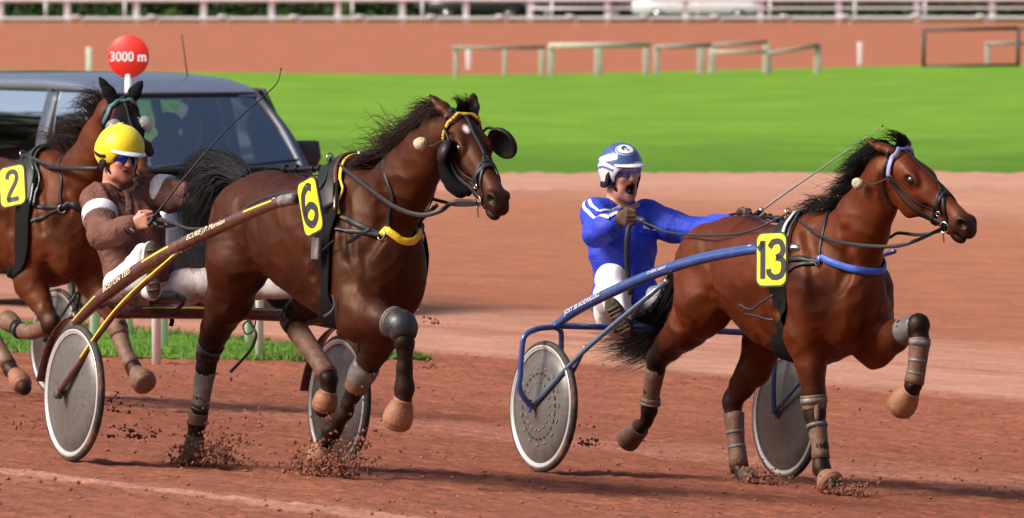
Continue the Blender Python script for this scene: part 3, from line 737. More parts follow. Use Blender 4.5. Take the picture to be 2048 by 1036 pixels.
for k, x in enumerate(np.linspace(-24, 25, 12)):
    rs = np.random.RandomState(70+k); tree(lbs[k], x+rs.normal()*.8, 408+rs.rand()*14, 8+3*rs.rand(), 6.0+1.5*rs.rand(), 80+k, m_leaf2 if k % 3 else m_leaf, 'trees behind the far fence', 1300, .34)
# clipped hedge behind the rail
rs = np.random.RandomState(55); nx = 170; cx = np.linspace(-28, 28, nx); cen = np.stack([cx, 381+rs.normal(size=nx)*.3, .62+.12*rs.normal(size=nx)], 1)
v, f = leaves(cen, np.full((nx, 1), .62)*np.array([1, .8, 1.15]), 16000, .14, rs); o = mesh_obj('hedge', v, f, m_leaf2, None, smooth=False, at=(0, 381, -.17)); tag(o, 'dark clipped hedge running behind the far white fence', 'hedge')
# trees beyond the left edge: they show in the van's side windows
lb2 = ['tall dark tree beyond the left edge, mirrored in the van windows, nearest one', 'tall tree beyond the left edge, mirrored in the rear van window', 'broad tree beyond the left edge, mirrored in the van door window', 'thin tree beyond the left edge, mirrored low in the van', 'round tree beyond the left edge, farthest of the row mirrored in the van']
for k in range(5): tree(lb2[k], -50-3*k+(k % 2)*4, 92+5.5*k, 14+2.5*(k % 3), 9, 120+k, m_leaf2, 'trees mirrored in the van', 1300, .5)

# ------------------------------------------------------------------ vehicles
def loft_body(st, n=36, e=5.0, cap=True):
    V = []; F = []; t = np.arange(n)*2*math.pi/n
    for x, w, z0, z1 in st:
        c, s_ = np.cos(t), np.sin(t); y = w*np.sign(c)*np.abs(c)**(2/e); z = (z0+z1)/2+(z1-z0)/2*np.sign(s_)*np.abs(s_)**(2/e); V.append(np.stack([np.full(n, x), y, z], 1))
    m = len(st)
    for i in range(m-1):
        for k in range(n): F.append((i*n+k, i*n+(k+1) % n, (i+1)*n+(k+1) % n, (i+1)*n+k))
    F.append(tuple(range(n))[::-1]); F.append(tuple((m-1)*n+k for k in range(n))); return np.concatenate(V), F
class VRig:
    def __init__(s, x, y, deg):
        th = math.radians(deg); s.O = np.array([x, y, float(ground_z(x, y))]); s.F = np.array([math.sin(th), -math.cos(th), 0]); s.L = np.array([math.cos(th), math.sin(th), 0]); s.U = np.array([0, 0, 1.0]); s.M = np.array([s.F, s.L, s.U])
    matrix = Rig.matrix; loc = Rig.loc; wld = Rig.wld
M['van_paint'] = mat('van_paint', (.18, .205, .28), .26, metal=.25, var=.04, coat=.8, dirt=(.16, .12, .11), dscale=3, damt=.12)
M['pillar_paint'] = mat('pillar_paint', (.075, .085, .12), .42, metal=.1, var=.05)
M['glass_dark'] = mat('dark_glass', (.01, .012, .014), .06, spec=.7, var=.02)
def glass(name, tint, amount=.0):
    m, nt, b = new_mat(name); N = nt.nodes.new; L = nt.links.new; nt.nodes.remove(b)
    t = N('ShaderNodeBsdfTransparent'); t.inputs[0].default_value = (*tint, 1); g = N('ShaderNodeBsdfGlossy'); g.inputs['Roughness'].default_value = .03; g.inputs[0].default_value = (.82, .92, 1, 1)
    fr = N('ShaderNodeFresnel'); fr.inputs[0].default_value = 1.55; a = N('ShaderNodeMath'); a.operation = 'ADD'; a.inputs[1].default_value = amount; a.use_clamp = True; L(fr.outputs[0], a.inputs[0])
    mx = N('ShaderNodeMixShader'); L(a.outputs[0], mx.inputs[0]); L(t.outputs[0], mx.inputs[1]); L(g.outputs[0], mx.inputs[2]); L(mx.outputs[0], nt.nodes['Material Output'].inputs[0]); return m
M['windscreen'] = glass('windscreen', (.78, .92, .98), .38); M['side_glass'] = glass('side_glass', (.18, .20, .20), .32); M['far_glass'] = glass('clear_side_glass', (.80, .88, .84), .02)
M['rubber_black'] = mat('rubber_black', (.012, .012, .013), .6); M['plastic_dark'] = mat('plastic_dark', (.020, .022, .026), .5)
M['lamp_glass'] = mat('lamp_glass', (.62, .66, .68), .08, metal=.3, coat=1); M['seat_cloth'] = mat('seat_cloth', (.03, .032, .04), .9)
RV = VRig(-3.34, 74.8, 30)
van = thing('van', 'dark grey blue passenger van driving behind the horses, two people inside', 'van', RV, (0, 0, 0))
mo = lambda nm, vf, m_, par=None: mesh_obj(nm, vf[0], vf[1], M[m_] if isinstance(m_, str) else m_, par or van)
body = mo('body', loft_body([(-2.40, .70, .45, 1.0), (-2.36, .88, .34, 1.10), (-2.25, .935, .26, 1.13), (.6, .955, .24, 1.13), (1.3, .955, .24, 1.17), (1.72, .94, .25, 1.215), (1.86, .925, .26, 1.19), (2.08, .90, .28, 1.09), (2.26, .86, .31, .98), (2.36, .78, .35, .88), (2.40, .62, .42, .78)], 44, 6), 'van_paint')
roof = mo('roof', loft_body([(-2.38, .60, 1.80, 1.86), (-2.30, .74, 1.77, 1.93), (-1.5, .785, 1.77, 1.975), (.2, .785, 1.78, 1.985), (.70, .785, 1.775, 1.965), (.98, .775, 1.77, 1.915), (1.16, .755, 1.765, 1.850), (1.26, .70, 1.77, 1.805)], 40, 2.8), 'van_paint')
for s in (-1, 1):
    y = lambda a: a*s
    mo('pillar', tube(catmull([(1.86, y(.83), 1.16), (1.55, y(.79), 1.50), (1.16, y(.715), 1.81)], 6), (np.linspace(.075, .055, 13), np.full(13, .035)), 12, flat=np.array([.7, .6*s, .5])), 'pillar_paint')
    for x0, x1, w in ((.47, .44, .20), (-.80, -.80, .10), (-2.20, -2.15, .22)):
        mo('pillar', tube(catmull([(x0, y(.925), 1.10), ((x0+x1)/2, y(.885), 1.45), (x1, y(.775), 1.82)], 5), (np.full(11, w/2), np.full(11, .028)), 8, flat=np.array([0, s, .2])), 'pillar_paint')
    mo('side_rail', tube(catmull([(1.75, y(.90), 1.17), (.5, y(.925), 1.12), (-2.2, y(.92), 1.12)], 6), .035, 8), 'van_paint')
    for nm, xa, xb, xc, xd in (('side_window', 1.56, .53, .50, 1.22), ('side_window', .41, -.76, -.76, .39), ('side_window', -.84, -2.12, -2.08, -.84)):
        n_ = 9; V = []; 
        for i in range(n_):
            t = i/(n_-1); z = 1.10+t*.74; yy = .915-.14*t**1.7
            for j in range(9):
                u = j/8; a = (xa*(1-t)+xd*t); b_ = (xb*(1-t)+xc*t); V.append((a*(1-u)+b_*u, y(yy), z))
        F_ = [(i*9+j, i*9+j+1, (i+1)*9+j+1, (i+1)*9+j) for i in range(n_-1) for j in range(8)]
        mo(nm, (np.array(V), F_), 'side_glass' if s < 0 else 'far_glass')
        V = np.array(V).reshape(n_, 9, 3); loop = np.concatenate([V[0], V[1:, -1], V[-1, ::-1][1:], V[::-1][1:-1, 0]]); mo('window_seal', tube(loop, .016, 6, closed=True), 'rubber_black')
    # mirror
    mo('mirror', tube([(1.50, y(1.0), 1.20), (1.50, y(1.02), 1.30), (1.51, y(1.02), 1.42)], (np.array([.10, .125, .10]), np.array([.05, .07, .05])), 14, flat=np.array([1.0, 0, 0])), 'plastic_dark')
    mo('mirror_arm', tube([(1.50, y(.90), 1.19), (1.50, y(1.0), 1.24)], .035, 8), 'plastic_dark')
    mo('headlight', ball((2.15, y(.67), .87), (.16, .17, .12), 18, 12, np.array([[.8, .5*s, .3], [-.5*s, .85, 0], [-.3, 0, .95]])), 'lamp_glass')
    mo('fog_lamp', ball((2.37, y(.58), .48), (.05, .07, .05), 12, 8), 'lamp_glass')
    for x in (1.42, -1.55):
        w = mo('wheel', ring((x, y(.86), .335), (0, 1, 0), .235, .10, 40, 10), 'tyre'); mesh_obj('rim', *lathe((x, y(.86), .335), (0, s, 0), [(.001, .04), (.10, .06), (.19, .045), (.20, .02), (.19, -.05), (.001, -.05)], 30), M['steel'], w)
        mo('wheel_arch', ring((x, y(.945), .36), (0, 1, 0), .38, .028, 36, 8), 'plastic_dark')
    mo('door_handle', tube([(.62, y(.965), 1.0), (.80, y(.965), 1.0)], .018, 8), 'plastic_dark')
    mo('door_seam', tube(catmull([(.50, y(.957), .30), (.50, y(.958), .75), (.49, y(.945), 1.09)], 5), .006, 6), 'rubber_black')
n_ = 13; V = []
for i in range(9):
    t = i/8
    for j in range(n_):
        u = j/(n_-1)*2-1; V.append((1.86*(1-t)+1.215*t+(.10*(1-t)+.06*t)*(1-u*u)+.03*math.sin(math.pi*t), u*(.80*(1-t)+.695*t), 1.20*(1-t)+1.805*t))
mo('windscreen', (np.array(V), [(i*n_+j, i*n_+j+1, (i+1)*n_+j+1, (i+1)*n_+j) for i in range(8) for j in range(n_-1)]), 'windscreen')
V = np.array(V).reshape(9, n_, 3); mo('windscreen_seal', tube(np.concatenate([V[0], V[1:, -1], V[-1, ::-1][1:], V[::-1][1:-1, 0]]), .022, 6, closed=True), 'rubber_black')
for y0, y1 in ((-.62, .05), (.08, .70)): mo('wiper', tube([(1.985, y0, 1.235), (1.97, (y0+y1)/2, 1.25), (1.95, y1, 1.275)], .012, 6), 'rubber_black')
mo('cowl', box((1.90, 0, 1.205), .14, 1.5, .03, bev=.01), 'rubber_black')
mo('grille', box((2.385, 0, .80), .04, .70, .09, bev=.012), 'plastic_dark'); mo('grille', box((2.40, 0, .50), .05, 1.0, .13, bev=.015), 'plastic_dark'); mo('bumper', loft_body([(2.30, .90, .33, .62), (2.42, .84, .36, .60), (2.46, .6, .40, .56)], 30, 5), 'plastic_dark')
mo('licence_plate', box((2.47, 0, .62), .012, .50, .10, bev=.003), 'white_paint')
mo('dashboard', box((1.55, 0, 1.13), .45, 1.55, .20, bev=.06), 'seat_cloth'); mo('antenna', tube([(.72, .32, 1.96), (.60, .33, 2.30)], .006, 6), 'rubber_black')
mo('steering_wheel', ring((1.20, .42, 1.12), (.85, 0, .55), .185, .016, 28, 8), 'plastic_dark')
for x, y0, hr in ((.55, .42, 1), (.55, -.42, 1), (.55, -.02, 1), (-.6, .4, 1), (-.6, -.35, 1)):
    F = Field(); F.ell((x, y0, .80), (.26, .23, .10), None, .04).cone((x-.20, y0, .82), (x-.34, y0, 1.36), .13, .11, .05, None, ((0, 1.0, 0), .62)).ell((x-.36, y0, 1.55), (.055, .13, .10), None, .04); v, f = F.mesh(.022); mesh_obj('seat', v, f, M['seat_cloth'], van)
def passenger(label, x, y, col, hands):
    F = Field(); hz = 1.50; F.ell((x, y, hz), (.105, .082, .125), None, .02, SKIN).ell((x+.055, y, hz-.06), (.05, .05, .07), None, .03, SKIN).cone((x+.09, y, hz), (x+.108, y, hz-.035), .012, .014, .01, SKIN).ell((x-.02, y, hz+.045), (.105, .088, .09), None, .01, (.03, .022, .018))
    for s in (-1, 1): F.ell((x, y+.083*s, hz-.015), (.02, .012, .03), None, .01, SKIN).ell((x+.092, y+.034*s, hz+.006), (.008, .014, .008), None, .004, (.03, .02, .02))
    F.cone((x-.02, y, hz-.08), (x-.05, y, hz-.2), .058, .06, .03, SKIN).ell((x-.08, y, 1.14), (.14, .20, .24), None, .05, col).ell((x-.05, y, .92), (.16, .19, .12), None, .08, col)
    for s in (-1, 1): F.chain([((x-.06, y+.19*s, 1.28), .075), ((x+.14, y+.25*s, 1.05), .055), ((x+.48, y+.15*s, 1.16), .040)], .03, col).ell((x+.54, y+.14*s, 1.18), (.05, .035, .035), None, .02, SKIN).chain([((x-.02, y+.1*s, .90), .09), ((x+.42, y+.12*s, .92), .07), ((x+.50, y+.12*s, .55), .055)], .04, (.03, .03, .05))
    v, f = F.mesh(.013); C = F.colours(v, SKIN, .006); o = mesh_obj('person', v, f, M['skin'], None, RV, (x, y, .75)); set_col(o, C); tag(o, label, 'person', 'people inside the van')
SKIN = (.46, .19, .125)
passenger('person in dark clothes at the steering wheel behind the van windscreen', .62, .42, (.035, .04, .06), True)
passenger('person in dark clothes in the passenger seat of the van, beside the driver', .60, -.42, (.05, .035, .03), False)
# parked cars beyond the far fence
def car(label, x, y, deg, paint, L=4.4):
    R = VRig(x, y, deg); o = thing('parked_car', label, 'car', R, (0, 0, 0), 'cars parked beyond the far fence'); h = L/2
    mesh_obj('body', *loft_body([(-h, .62, .40, .80), (-h*.97, .80, .28, .92), (-h*.5, .87, .22, .95), (h*.45, .87, .22, .93), (h*.8, .84, .25, .84), (h*.97, .74, .30, .70), (h, .55, .38, .60)], 32, 4.5), paint, o)
    mesh_obj('cabin', *loft_body([(-h*.80, .60, .85, .95), (-h*.62, .68, .85, 1.35), (-h*.1, .70, .85, 1.46), (h*.18, .68, .85, 1.40), (h*.48, .66, .85, .93)], 32, 4.0), M['glass_dark'], o)
    mesh_obj('roof', *loft_body([(-h*.60, .60, 1.34, 1.37), (-h*.1, .66, 1.42, 1.48), (h*.16, .62, 1.38, 1.42)], 24, 4.0), paint, o)
    for s in (-1, 1):
        for q in (h*.62, -h*.60):
            w = mesh_obj('wheel', *ring((q, .78*s, .31), (0, 1, 0), .22, .09, 28, 8), M['tyre'], o); mesh_obj('rim', *lathe((q, .78*s, .31), (0, s, 0), [(.001, .07), (.17, .06), (.18, .0), (.001, -.02)], 20), M['steel'], w)
        mesh_obj('headlight', *ball((h*.90, .62*s, .66), (.10, .14, .07), 12, 8), M['lamp_glass'], o)
m_w = mat('car_white', (.78, .79, .80), .3, var=.03, coat=.6); m_b = mat('car_black', (.012, .012, .014), .3, var=.03, coat=.6)
car('white car parked behind the far fence, right of the middle', 7.9, 377, 84, m_w, 5.6); car('black car parked behind the far fence beside the white one', 2.9, 378.2, -86, m_b, 4.6); car('black car parked behind the far fence, left of the other black car', -1.4, 378.6, 88, m_b, 4.3)
# ------------------------------------------------------------------ horses
CW = np.array([[1, 0, 0], [0, SP, CP], [0, -CP, SP]])    # screen right, up, towards the viewer, in world axes
BLACK = (.0055, .005, .0052)
def coat_material(name, rough):
    m = mat(name, (0, 0, 0), rough, var=.22, vscale=5.0, attr='Col', spec=.34)
    nt = m.node_tree; b = nt.nodes['Principled BSDF']; b.inputs['Specular Tint'].default_value = (1, .62, .42, 1); N = nt.nodes.new; L = nt.links.new
    tc = N('ShaderNodeTexCoord'); mp = N('ShaderNodeMapping'); mp.inputs['Scale'].default_value = (30, 160, 60)
    mp.inputs['Rotation'].default_value = (0, .9, 0)
    n1 = N('ShaderNodeTexNoise'); n1.inputs['Scale'].default_value = 3; n1.inputs['Detail'].default_value = 4
    L(tc.outputs['Object'], mp.inputs[0]); L(mp.outputs[0], n1.inputs['Vector'])
    n2 = N('ShaderNodeTexNoise'); n2.inputs['Scale'].default_value = 11; n2.inputs['Detail'].default_value = 3
    L(tc.outputs['Object'], n2.inputs['Vector'])
    b1 = N('ShaderNodeBump'); b1.inputs['Strength'].default_value = .22; b1.inputs['Distance'].default_value = .004
    b2 = N('ShaderNodeBump'); b2.inputs['Strength'].default_value = .28; b2.inputs['Distance'].default_value = .018
    L(n2.outputs['Fac'], b2.inputs['Height']); L(n1.outputs['Fac'], b1.inputs['Height']); L(b2.outputs[0], b1.inputs['Normal']); L(b1.outputs[0], b.inputs['Normal'])
    mr = N('ShaderNodeMapRange'); mr.inputs[3].default_value = rough-.10; mr.inputs[4].default_value = rough+.16
    L(n2.outputs['Fac'], mr.inputs[0]); L(mr.outputs[0], b.inputs['Roughness'])
    return m
M['coat'] = coat_material('bay_coat', .46)

class Head:
    """nose axis e1, outward from the forehead e2, horse's left e3"""
    def __init__(s, rig, u, v, lat, Rc, k):
        s.o = rig.J(u, v, lat); s.k = k
        A = np.array(Rc, float)
        s.E = (rig.M @ CW.T @ A).T               # rows e1 e2 e3 in the rig's axes
    def p(s, a, b, c): return s.o+s.k*(np.array([a, b, c], float)@s.E)
    def build(s, F, coat, tips, infl=0.0, ears=True, muzzle=BLACK, only_top=False):
        k = s.k; p = s.p; E = s.E; dark = tuple(np.array(coat)*.45+np.array(BLACK)*.4)
        def el(c, r, kk=.03, col=coat, op=1): F.ell(p(*c), np.array(r)*k+infl, E, kk, col, op)
        def co(a, b, ra, rb, kk=.03, col=coat, sq=None): F.cone(p(*a), p(*b), ra*k+infl, rb*k+infl, kk, col, sq)
        el((.075, -.072, 0), (.12, .07, .080))
        co((.08, -.075, 0), (.27, -.066, 0), .078, .058, sq=(E[2], 1.0))
        co((.22, -.060, 0), (.46, -.066, 0), .055, .043)
        for sg in (-1, 1):
            el((.185, -.155, .046*sg), (.118, .098, .030), .03)
            el((.178, -.045, .070*sg), (.055, .034, .024), .022)        # orbit
            el((.14, -.028, .052*sg), (.05, .02, .025), .02)            # brow
            co((.25, -.085, .056*sg), (.36, -.085, .042*sg), .016, .010, .03)  # facial crest
        el((.19, -.14, 0), (.105, .09, .045))
        if only_top: pass
        else:
            co((.25, -.165, 0), (.47, -.128, 0), .046, .033, .03)
            mz = muzzle
            el((.525, -.085, 0), (.066, .056, .048), .035, dark)
            for sg in (-1, 1):
                el((.530, -.060, .036*sg), (.040, .030, .023), .02, mz)
            el((.572, -.095, 0), (.026, .036, .042), .02, mz)
            el((.528, -.152, 0), (.044, .025, .034), .018, mz)
            el((.50, -.136, 0), (.03, .03, .03), .02, dark)
            for sg in (-1, 1):
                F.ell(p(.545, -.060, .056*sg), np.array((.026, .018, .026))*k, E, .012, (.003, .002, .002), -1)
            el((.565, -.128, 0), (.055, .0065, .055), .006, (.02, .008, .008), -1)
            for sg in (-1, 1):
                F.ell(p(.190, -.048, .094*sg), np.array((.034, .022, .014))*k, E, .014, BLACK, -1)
        if ears:
            for sg in (-1, 1):
                tip = tips[0 if sg < 0 else 1]
                b0 = p(-.005, -.012, .052*sg); d = tip-b0; L_ = np.linalg.norm(d); dn = d/L_
                wide = unit(np.cross(dn, s.E[1])); thin = unit(np.cross(dn, wide))
                F.cone(b0, b0+d*.38, .036+infl, .037+infl, .02, coat, (thin, 1.35))
                F.cone(b0+d*.38, b0+d*.78, .037+infl, .021+infl, .015, coat, (thin, 1.5))
                F.cone(b0+d*.75, tip, .021+infl, .006+infl, .012, dark, (thin, 1.4))
                if infl == 0:
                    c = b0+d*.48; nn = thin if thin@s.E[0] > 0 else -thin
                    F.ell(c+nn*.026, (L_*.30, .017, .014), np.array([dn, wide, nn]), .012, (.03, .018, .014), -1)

def leg_nodes(rig, L):
    out = []
    for n in L:
        if n[0] == 'L': out.append((np.array(n[1:4], float), n[4]))
        else: out.append((rig.J(n[0], n[1], n[2]), n[3]))
    return out
def add_leg(F, N, coat, hind, black_from, lat_sq=True):
    P = [p for p, r in N]; R = [r for p, r in N]
    for i in range(len(N)-2):
        c = BLACK if i >= black_from else (tuple(np.array(coat)*.6+np.array(BLACK)*.5) if i == black_from-1 else coat)
        sq = ((0, 1.0, 0), 1.45 if i == 0 else 1.15) if i < 2 else None
        F.cone(P[i], P[i+1], R[i], R[i+1], .055 if i < 2 else .022, c, sq)
    for i in (5, 6):          # tendons behind the cannon bone
        d_ = unit(P[i+1]-P[i]); bk = unit(np.array([-1, 0, .15])-d_*(np.array([-1, 0, .15])@d_))
        F.cone(P[i]+bk*.022, P[i+1]+bk*.020, .021, .021, .012, BLACK)
    # hoof: flares to the sole
    a, b = P[-2], P[-1]; d = unit(b-a)
    F.cone(a, b, R[-2]*1.02, R[-1]*.80, .015, BLACK)
    j = len(N)-5 if not hind else len(N)-6
    return P, R
def along(P, R, t):
    i = int(min(max(math.floor(t), 0), len(P)-2)); f = t-i
    return P[i]*(1-f)+P[i+1]*f, R[i]*(1-f)+R[i+1]*f
def sleeve(name, horse, P, R, t0, t1, extra, material, n=14, bulge=0.0, lab=None):
    pts = []; rad = []
    m = 8
    for i in range(m):
        f = i/(m-1); q, r = along(P, R, t0+(t1-t0)*f)
        pts.append(q); rad.append(r+extra+bulge*math.sin(math.pi*f))
    pts = np.array(pts); 
    d0, d1 = unit(pts[0]-pts[1]), unit(pts[-1]-pts[-2])
    pts = np.vstack([pts[0]+d0*.000, pts, pts[-1]]); rad = [rad[0]*.86]+rad+[rad[-1]*.86]
    V, F = tube(pts, np.array(rad), n)
    V = V+(vnoise(V, 60)*.0018)[:, None]*unit([1, 1, 1])
    o = mesh_obj(name, V, F, material, horse)
    if lab: o['label'] = lab
    return o
def band(name, horse, P, R, t, extra, w, material):
    q, r = along(P, R, t); q2, _ = along(P, R, t+.05); d = unit(q2-q)
    V, F = lathe(q, d, [(r, -w/2-.001), (r+extra, -w/2), (r+extra, w/2), (r, w/2+.001)], 20)
    return mesh_obj(name, V, F, material, horse)
def bell(name, horse, a, b, r0, r1, material, L0=-.015, L1=None):
    a = np.asarray(a); b = np.asarray(b); d = unit(b-a); L = np.linalg.norm(b-a)*1.22 if L1 is None else L1
    prof = [(r0*.80, L0), (r0, L0+.003), (r0*1.06, L0+.012), (r0*1.0, L0+.020), (r0*1.28, L0+.25*(L-L0)), (r1*.97, L0+.5*(L-L0)), (r1*1.03, L0+.74*(L-L0)), (r1*1.02, L0+.78*(L-L0)), (r1*.97, L0+.80*(L-L0)), (r1*.98, L0+.9*(L-L0)), (r1*.80, L), (r1*.55, L+.004)]
    V, F = lathe(a, d, prof, 28)
    return mesh_obj(name, V, F, material, horse)
def hoof_mesh(horse, a, b, r0, r1, material):
    d = unit(np.asarray(b)-a); L = np.linalg.norm(np.asarray(b)-a)
    V, F = lathe(a, d, [(r0*.9, -.004), (r0*1.02, .0), (r0*1.05, .006), (r1, L*.92), (r1*.97, L), (r1*.6, L+.002)], 24)
    return mesh_obj('hoof', V, F, material, horse)

def hair(name, parent, rig_pts, n, r, material, seed, spread, wav=.01, k=9, lenvar=.35, clump=0, F=None, off=.006, tipspread=None):
    """rig_pts: list of guide curves (each an array (m,3)); strands interpolate between neighbouring guides"""
    rs = np.random.RandomState(seed); G = [catmull(g, 5) for g in rig_pts]
    kk = k; Gs = []
    for g in G:
        s_ = np.linspace(0, len(g)-1, kk); Gs.append(np.stack([np.interp(s_, np.arange(len(g)), g[:, i]) for i in range(3)], 1))
    Gs = np.array(Gs); paths = []; rr = []
    nc = max(1, clump); cl = [(rs.rand()*(len(Gs)-1), rs.normal(size=3), rs.rand()) for _ in range(nc)]
    for i in range(n):
        if clump:
            u0, dv, lv = cl[rs.randint(nc)]; u = np.clip(u0+rs.normal()*.10, 0, len(Gs)-1.001)
        else: u = rs.rand()*(len(Gs)-1.001); dv = np.zeros(3); lv = rs.rand()
        a = int(u); f = u-a
        P = Gs[a]*(1-f)+Gs[a+1]*f if len(Gs) > 1 else Gs[0].copy()
        t = np.linspace(0, 1, kk)[:, None]
        ln = 1-lenvar*(.5*lv+.5*rs.rand())
        s_ = np.linspace(0, (kk-1)*ln, kk); P = np.stack([np.interp(s_, np.arange(kk), P[:, j]) for j in range(3)], 1)
        sp = spread if tipspread is None else spread*(1-t)+tipspread*t
        P = P+rs.normal(size=3)*sp*(.35+.65*t)+dv*sp*.9*t
        ph = rs.rand(3)*6.28; fr = 3+rs.rand(3)*5
        P = P+wav*np.sin(t*fr+ph)*t
        paths.append(P); rr.append(r*(.6+.8*rs.rand()))
    if F is not None:
        A = np.array(paths); sh = A.shape; A = F.push(A.reshape(-1, 3), off).reshape(sh); paths = list(A)
    V, Fc = strands(None, paths, rr)
    return mesh_obj(name, V, Fc, material, parent)

def strap(name, parent, pts, w, th, material, F=None, off=.004, per=6, closed=False, nrm=None, mode='snap'):
    P = catmull(pts, per) if not closed else catmull(list(pts)+[pts[0]], per)[:-1]
    if F is not None:
        P = F.snap(P, off+th) if mode == 'snap' else F.push(P, off+th)
        Nn = F.grad(P)
        P2 = P.copy(); P2[1:-1] = (P[:-2]+2*P[1:-1]+P[2:])/4; P = P2
    else: Nn = nrm
    V, Fc = tube(P, (w/2, th/2) if Nn is not None else w/2, 8, flat=Nn, closed=closed)
    return mesh_obj(name, V, Fc, material, parent)

def make_horse(rig, sp):
    F = Field(); coat = sp['coat']; lc = tuple(np.array(coat)*1.12)
    F.loft(sp['torso'], .05, coat)
    for sg in (-1, 1):
        hx, hz = sp['haunch']
        F.ell((hx, .165*sg, hz), (.210, .112, .25), np.array([[.94, 0, .34], [0, 1, 0], [-.34, 0, .94]]), .07, lc)
        sx, sz = sp['shoulder']
        c, s_ = math.cos(.5), math.sin(.5)
        F.ell((sx, .170*sg, sz), (.135, .075, .29), np.array([[c, 0, s_], [0, 1, 0], [-s_, 0, c]]), .06, coat)
        F.ell((sx+.12, .165*sg, sz-.12), (.11, .075, .12), None, .05, coat)
        px, pz = sp['breast']
        F.ell((px, .082*sg, pz), (.105, .088, .17), None, .05, coat)
        F.ell((sp['torso'][3][0]+.25, .2*sg, sp['torso'][3][2]+.28), (.33, .08, .2), None, .06, coat)
    legs = {}
    for nm in ('RF', 'LF', 'RH', 'LH'):
        N = leg_nodes(rig, sp[nm]); legs[nm] = add_leg(F, N, coat, nm[1] == 'H', sp.get('black_from', {}).get(nm, 3))
        P, R = legs[nm]
        if nm[1] == 'H':      # point of the hock, and the tendon above it
            i = sp['hock_i'][nm]; a = P[i]; up = unit(P[i-1]-a); dn = unit(P[i+1]-a); back = unit(-(up+dn)+1e-6)
            if back[0] > 0: back = -back
            q = a+back*.045+up*.035
            F.ell(q, (.030, .026, .03), None, .03, BLACK)
            F.cone(q, P[i-1]+back*.03, .022, .028, .03, tuple(np.array(coat)*.4))
        else:
            i = sp['knee_i'][nm]; a = P[i]; up = unit(P[i-1]-a); dn = unit(P[i+1]-a); fw = unit(-(up+dn)*1.0+np.array([.4, 0, 0]))
            if fw[0] < 0: fw = -fw
            F.ell(a+fw*.012, (.05, .05, .05), None, .02, BLACK)
        fi = sp['fet_i'][nm]; f_ = P[fi]; dd = unit(P[fi]-P[fi-1])
        bk = unit(np.array([-1, 0, .2])-dd*(np.array([-1, 0, .2])@dd)); F.ell(f_+bk*.022+dd*.01, (.03, .03, .032), None, .02, BLACK)
    # neck
    N = leg_nodes(rig, sp['neck']); NP = [p for p, r in N]; NR = [r for p, r in N]
    for i in range(len(N)-1):
        F.cone(NP[i], NP[i+1], NR[i], NR[i+1], .06, coat, ((0, 1, 0), sp.get('neck_sq', [1.35, 1.6, 1.65, 1.5])[i]))
    hd = Head(rig, *sp['head'])
    F.cone(NP[-1], hd.p(.05, -.085, 0), NR[-1], .088*hd.k, .05, coat, ((0, 1, 0), 1.35))
    tips = [rig.J(*sp['ears'][0]), rig.J(*sp['ears'][1])]
    hd.build(F, coat, tips, muzzle=sp.get('muzzle', tuple(np.array(coat)*.16+np.array(BLACK))))
    # grooves between the muscles
    def groove(pts, r=.030, out=.018):
        P = F.snap(catmull(np.array(pts, float), 2), out)
        for a, b in zip(P[:-1], P[1:]): F.cone(a, b, r, r, .035, None, None, -1)
    n_before = len(F.pr)
    sx, sz = sp['shoulder']; hx, hz = sp['haunch']; ty = .3
    todo = []
    for sg in (-1, 1):
        todo += [[(sx+.02, .22*sg, sz+.30), (sx+.14, .24*sg, sz+.12), (sx+.20, .22*sg, sz-.06)],
                 [(sx-.14, .28*sg, sz+.16), (sx-.17, .28*sg, sz-.06), (sx-.10, .24*sg, sz-.24)],
                 [(hx+.20, .30*sg, hz+.10), (hx+.24, .30*sg, hz-.10), (hx+.28, .26*sg, hz-.26)],
                 [(hx-.10, .27*sg, hz+.12), (hx-.10, .28*sg, hz-.08), (hx-.06, .26*sg, hz-.26)],
                 [(sx+.30, .14*sg, sz+.28), (sx+.34, .16*sg, sz+.12), (sx+.30, .16*sg, sz-.02)],
                 [hd.p(.20, -.25, .05*sg), hd.p(.10, -.21, .075*sg), hd.p(.05, -.14, .085*sg)]]
    px, pz = sp['breast']; todo.append([(px+.15, 0, pz+.12), (px+.17, 0, pz), (px+.12, 0, pz-.12)])
    saved = list(F.pr)
    for g_ in todo:
        keep = F.pr; F.pr = saved[:]; nb = len(F.pr); groove(g_); new = F.pr[nb:]; F.pr = keep+new
    V, Fc = F.mesh(sp.get('h', .0085))
    C = F.colours(V, coat)
    me_ = bpy.data.meshes.new('t'); me_.from_pydata(V.tolist(), [], Fc.tolist()); me_.update(); Nv = np.zeros(len(V)*3); me_.vertices.foreach_get('normal', Nv); Nv = Nv.reshape(-1, 3); bpy.data.meshes.remove(me_)
    hw = np.clip(np.linalg.norm(V-hd.p(.3, -.1, 0), axis=1)/.35-.6, .15, 1)
    V = V+Nv*((.0060*vnoise(V, 13, 6)+.0035*vnoise(V, 30, 7)+.0036*(1-3.2*np.abs(vnoise(V*np.array([1, 1, 1.5]), 26, 8))))*hw)[:, None]
    C *= (1+.24*vnoise(V, 6, 2)+.14*vnoise(V, 24, 3)+.08*vnoise(V, 70, 4))[:, None]
    if 'star' in sp:
        q = hd.p(*sp['star']); d = (V-q)@hd.E.T/np.array([.031, .05, .017])
        w = np.clip(1.6-1.4*np.linalg.norm(d, axis=1)+.25*vnoise(V, 150, 5), 0, 1)[:, None]; C = C*(1-w)+np.array([.75, .70, .68])*w
    # lighter mealy muzzle ring behind the nostrils
    if sp.get('mealy'):
        q = hd.p(.47, -.07, 0); d = np.linalg.norm((V-q)@hd.E.T/np.array([.06, .07, .08]), axis=1)
        w = np.clip(1.25-d, 0, 1)[:, None]*sp['mealy']; C = C*(1-w)+np.array([.33, .15, .085])*w
